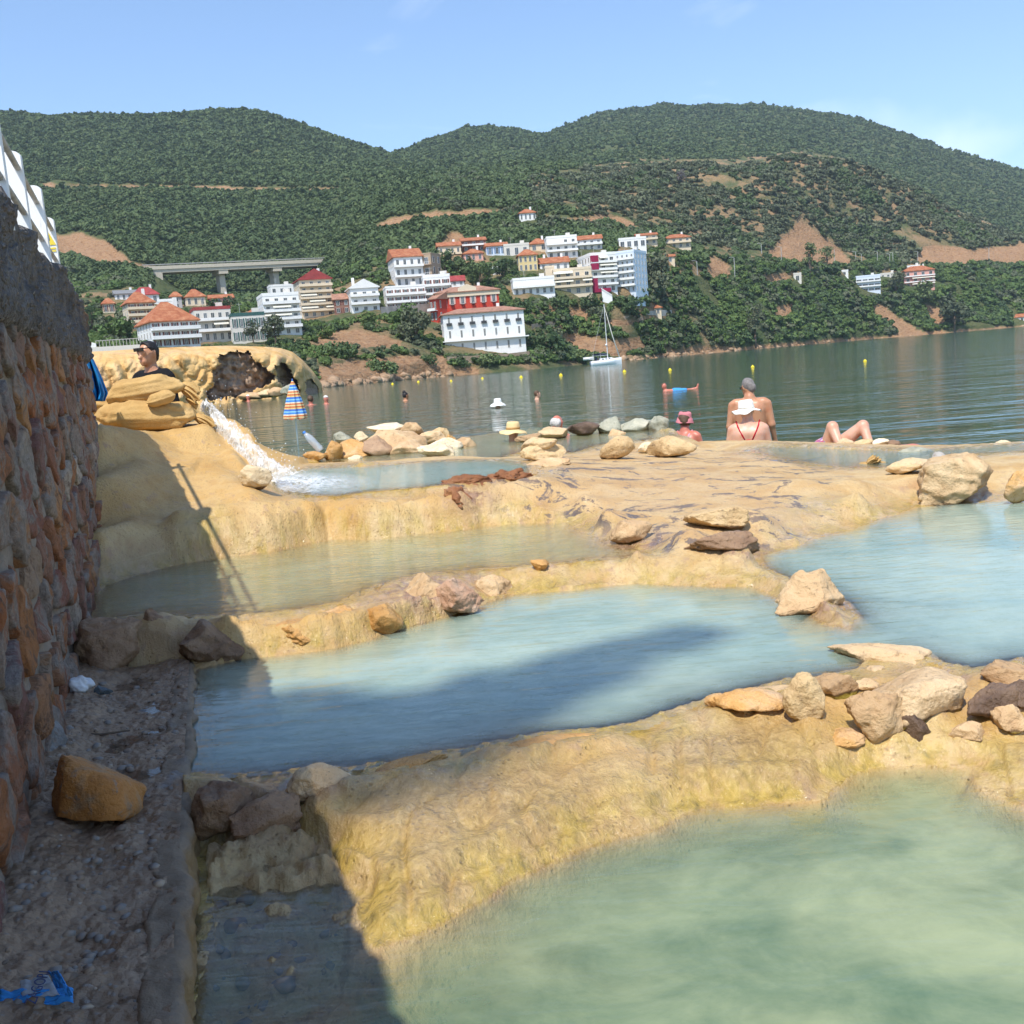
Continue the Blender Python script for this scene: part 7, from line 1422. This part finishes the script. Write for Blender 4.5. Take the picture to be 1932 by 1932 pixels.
MB().tube([tuple(G(100, 1372, .30)), tuple(G(135, 1384, .285)), tuple(G(190, 1386, .285)), tuple(G(245, 1378, .285))], [.004, .006, .005, .003], 6).build('twig', MAT_BARK); tag(bpy.data.objects['twig'], 'thin pale twig lying behind the rust boulder', 'twig')
p = G(75, 1880, .275); wr_ = thing('wrapper', 'torn blue plastic drink wrapper with clear printed panel', 'wrapper', tuple(p), R(-6))
def sheet(nm, quad, m, seed, amp):
    n = 26; A = []
    for i in range(n):
        for j in range(n):
            a, b = i / (n - 1), j / (n - 1); c_ = (1-a)*(1-b)*np.array(quad[0]) + (1-a)*b*np.array(quad[1]) + a*b*np.array(quad[2]) + a*(1-b)*np.array(quad[3]); A.append((c_[0], c_[1], c_[2] + amp * (float(noise(a * 4, b * 4, seed)) + .5 * float(noise(a * 9, b * 9, seed)))))
    o = link(nm, mesh_np(nm, np.array(A), grid_faces(n, n)), m, wr_); md = o.modifiers.new('thickness', 'SOLIDIFY'); md.thickness = .0015; return o
def wq(pts): return [tuple(np.array(G(x, y, .285 + dz_)) - p) for x, y, dz_ in pts]
wr_.rotation_euler = (0, 0, 0)
MAT_WRAP = cloth('blue_film', (.05, .26, .62), 20, .25, .35); MAT_LBL = cloth('greyish_film', (.34, .36, .38), 20, .15, .35)
sheet('film', wq([(0, 1900, .01), (0, 1870, .03), (138, 1862, .03), (138, 1890, .012)]), MAT_WRAP, 2.2, .012); sheet('film', wq([(92, 1835, .03), (108, 1830, .05), (138, 1875, .03), (112, 1880, .02)]), MAT_WRAP, 4.2, .008)
sheet('printed_panel', wq([(42, 1884, .02), (38, 1852, .04), (92, 1840, .045), (112, 1878, .025)]), MAT_LBL, 6.2, .004)
fc = bpy.data.curves.new('lettering', 'FONT'); fc.body = 'ZAGORI'; fc.size = .030; fc.align_x = 'CENTER'; fc.align_y = 'CENTER'; fc.extrude = .0004; tmp_ = bpy.data.objects.new('lettering_curve', fc); lm_ = bpy.data.meshes.new_from_object(tmp_); lm_.name = 'lettering'; bpy.data.objects.remove(tmp_); fo_ = link('lettering', lm_, plain('ink_blue', (.02, .03, .10), .5), wr_); c_ = np.array(G(72, 1862, .331)) - p; fo_.location = tuple(c_); fo_.rotation_euler = (R(14), 0, R(100))
# ---- parked cars in front of the row house
def car(label, cx, yb, col, k):
    p = far_hit(cx, yb); c = thing('parked_car', label, 'car', tuple(p), turnto(p, 6), 'cars parked before the row house'); m = plain('car_paint_%d' % k, col, .25, .03)
    MB().prism([(-2.1, .3), (2.1, .3), (2.15, .75), (1.2, .92), (-1.9, .95), (-2.15, .7)], 0, 1.7).build('body', m, c); MB().prism([(-1.6, .955), (1.05, .925), (.45, 1.42), (-1.2, 1.45)], .1, 1.6).build('cabin', MAT_PANE, c)
    for x in (-1.3, 1.3):
        for y in (-.02, 1.5): o = MB().lathe([(.02, 0), (.31, 0), (.33, .05), (.33, .18), (.02, .2)], 14).build('wheel', MAT_BLK, c, False, (x, y, .32), (R(-90), 0, 0))
car('dark parked car below the row house', 744, 589, (.03, .04, .06), 1); car('silver parked car in the middle below the row house', 763, 588, (.45, .46, .48), 2); car('white parked car rightmost below the row house', 786, 586, (.75, .75, .74), 3)
# ---- unseen tree added behind the camera; its crown is shaped to shade the pool
sz = 20.0; S3 = np.array(SUN) / SUN.z
def lift(px, py): q = G(px, py, L2); return q + S3 * (sz - L2)
cr = [(lift(*q), r_) for q, r_ in (((400, 1400), .44), ((520, 1385), .42), ((640, 1385), .38), ((760, 1375), .36), ((860, 1345), .32), ((950, 1310), .28), ((1040, 1285), .25), ((1130, 1255), .22), ((1220, 1225), .19), ((1300, 1200), .15), ((640, 1460), .25), ((780, 1450), .22), ((900, 1420), .18))]  # crown blobs set sunward of the pool stretch to be shaded
tb_ = np.array([cr[0][0][0] - 1.6, cr[0][0][1] - .8, 2.2]); shade_tree = thing('added_shade_tree', 'unseen shade tree added behind the camera to shadow the middle pool', 'tree', tuple(tb_))
V, F = leaf_cloud([(tuple(c_ - tb_), (r_ * 1.2, r_ * 1.2, r_ * .8)) for c_, r_ in cr], 1900, .06, 77, .3); link('crown', mesh_np('crown', V, F, False), MAT_OLV, shade_tree)
MB().tube([(0, 0, -.3), (.1, .1, 6), (.5, .3, 13), tuple(cr[1][0] - tb_ + np.array([-.3, -.2, -.8])), tuple(cr[4][0] - tb_), tuple(cr[9][0] - tb_)], [.28, .22, .14, .06, .03, .008], 8).build('trunk', MAT_BARK, shade_tree, True)
# ---- summer haze over the bay
t = NT('haze'); t.N.remove(t.bsdf); pv = t.n('VolumePrincipled'); pv.inputs['Color'].default_value = (.72, .85, 1.0, 1); pv.inputs['Density'].default_value = .00011; pv.inputs['Anisotropy'].default_value = .2; t.L.new(pv.outputs[0], t.out.inputs['Volume'])
o = MB().box(-4150, 4150, -60, 5150, -8, 540).build('haze', t.m); tag(o, 'thin blue summer haze over the bay', 'haze', kind='stuff')
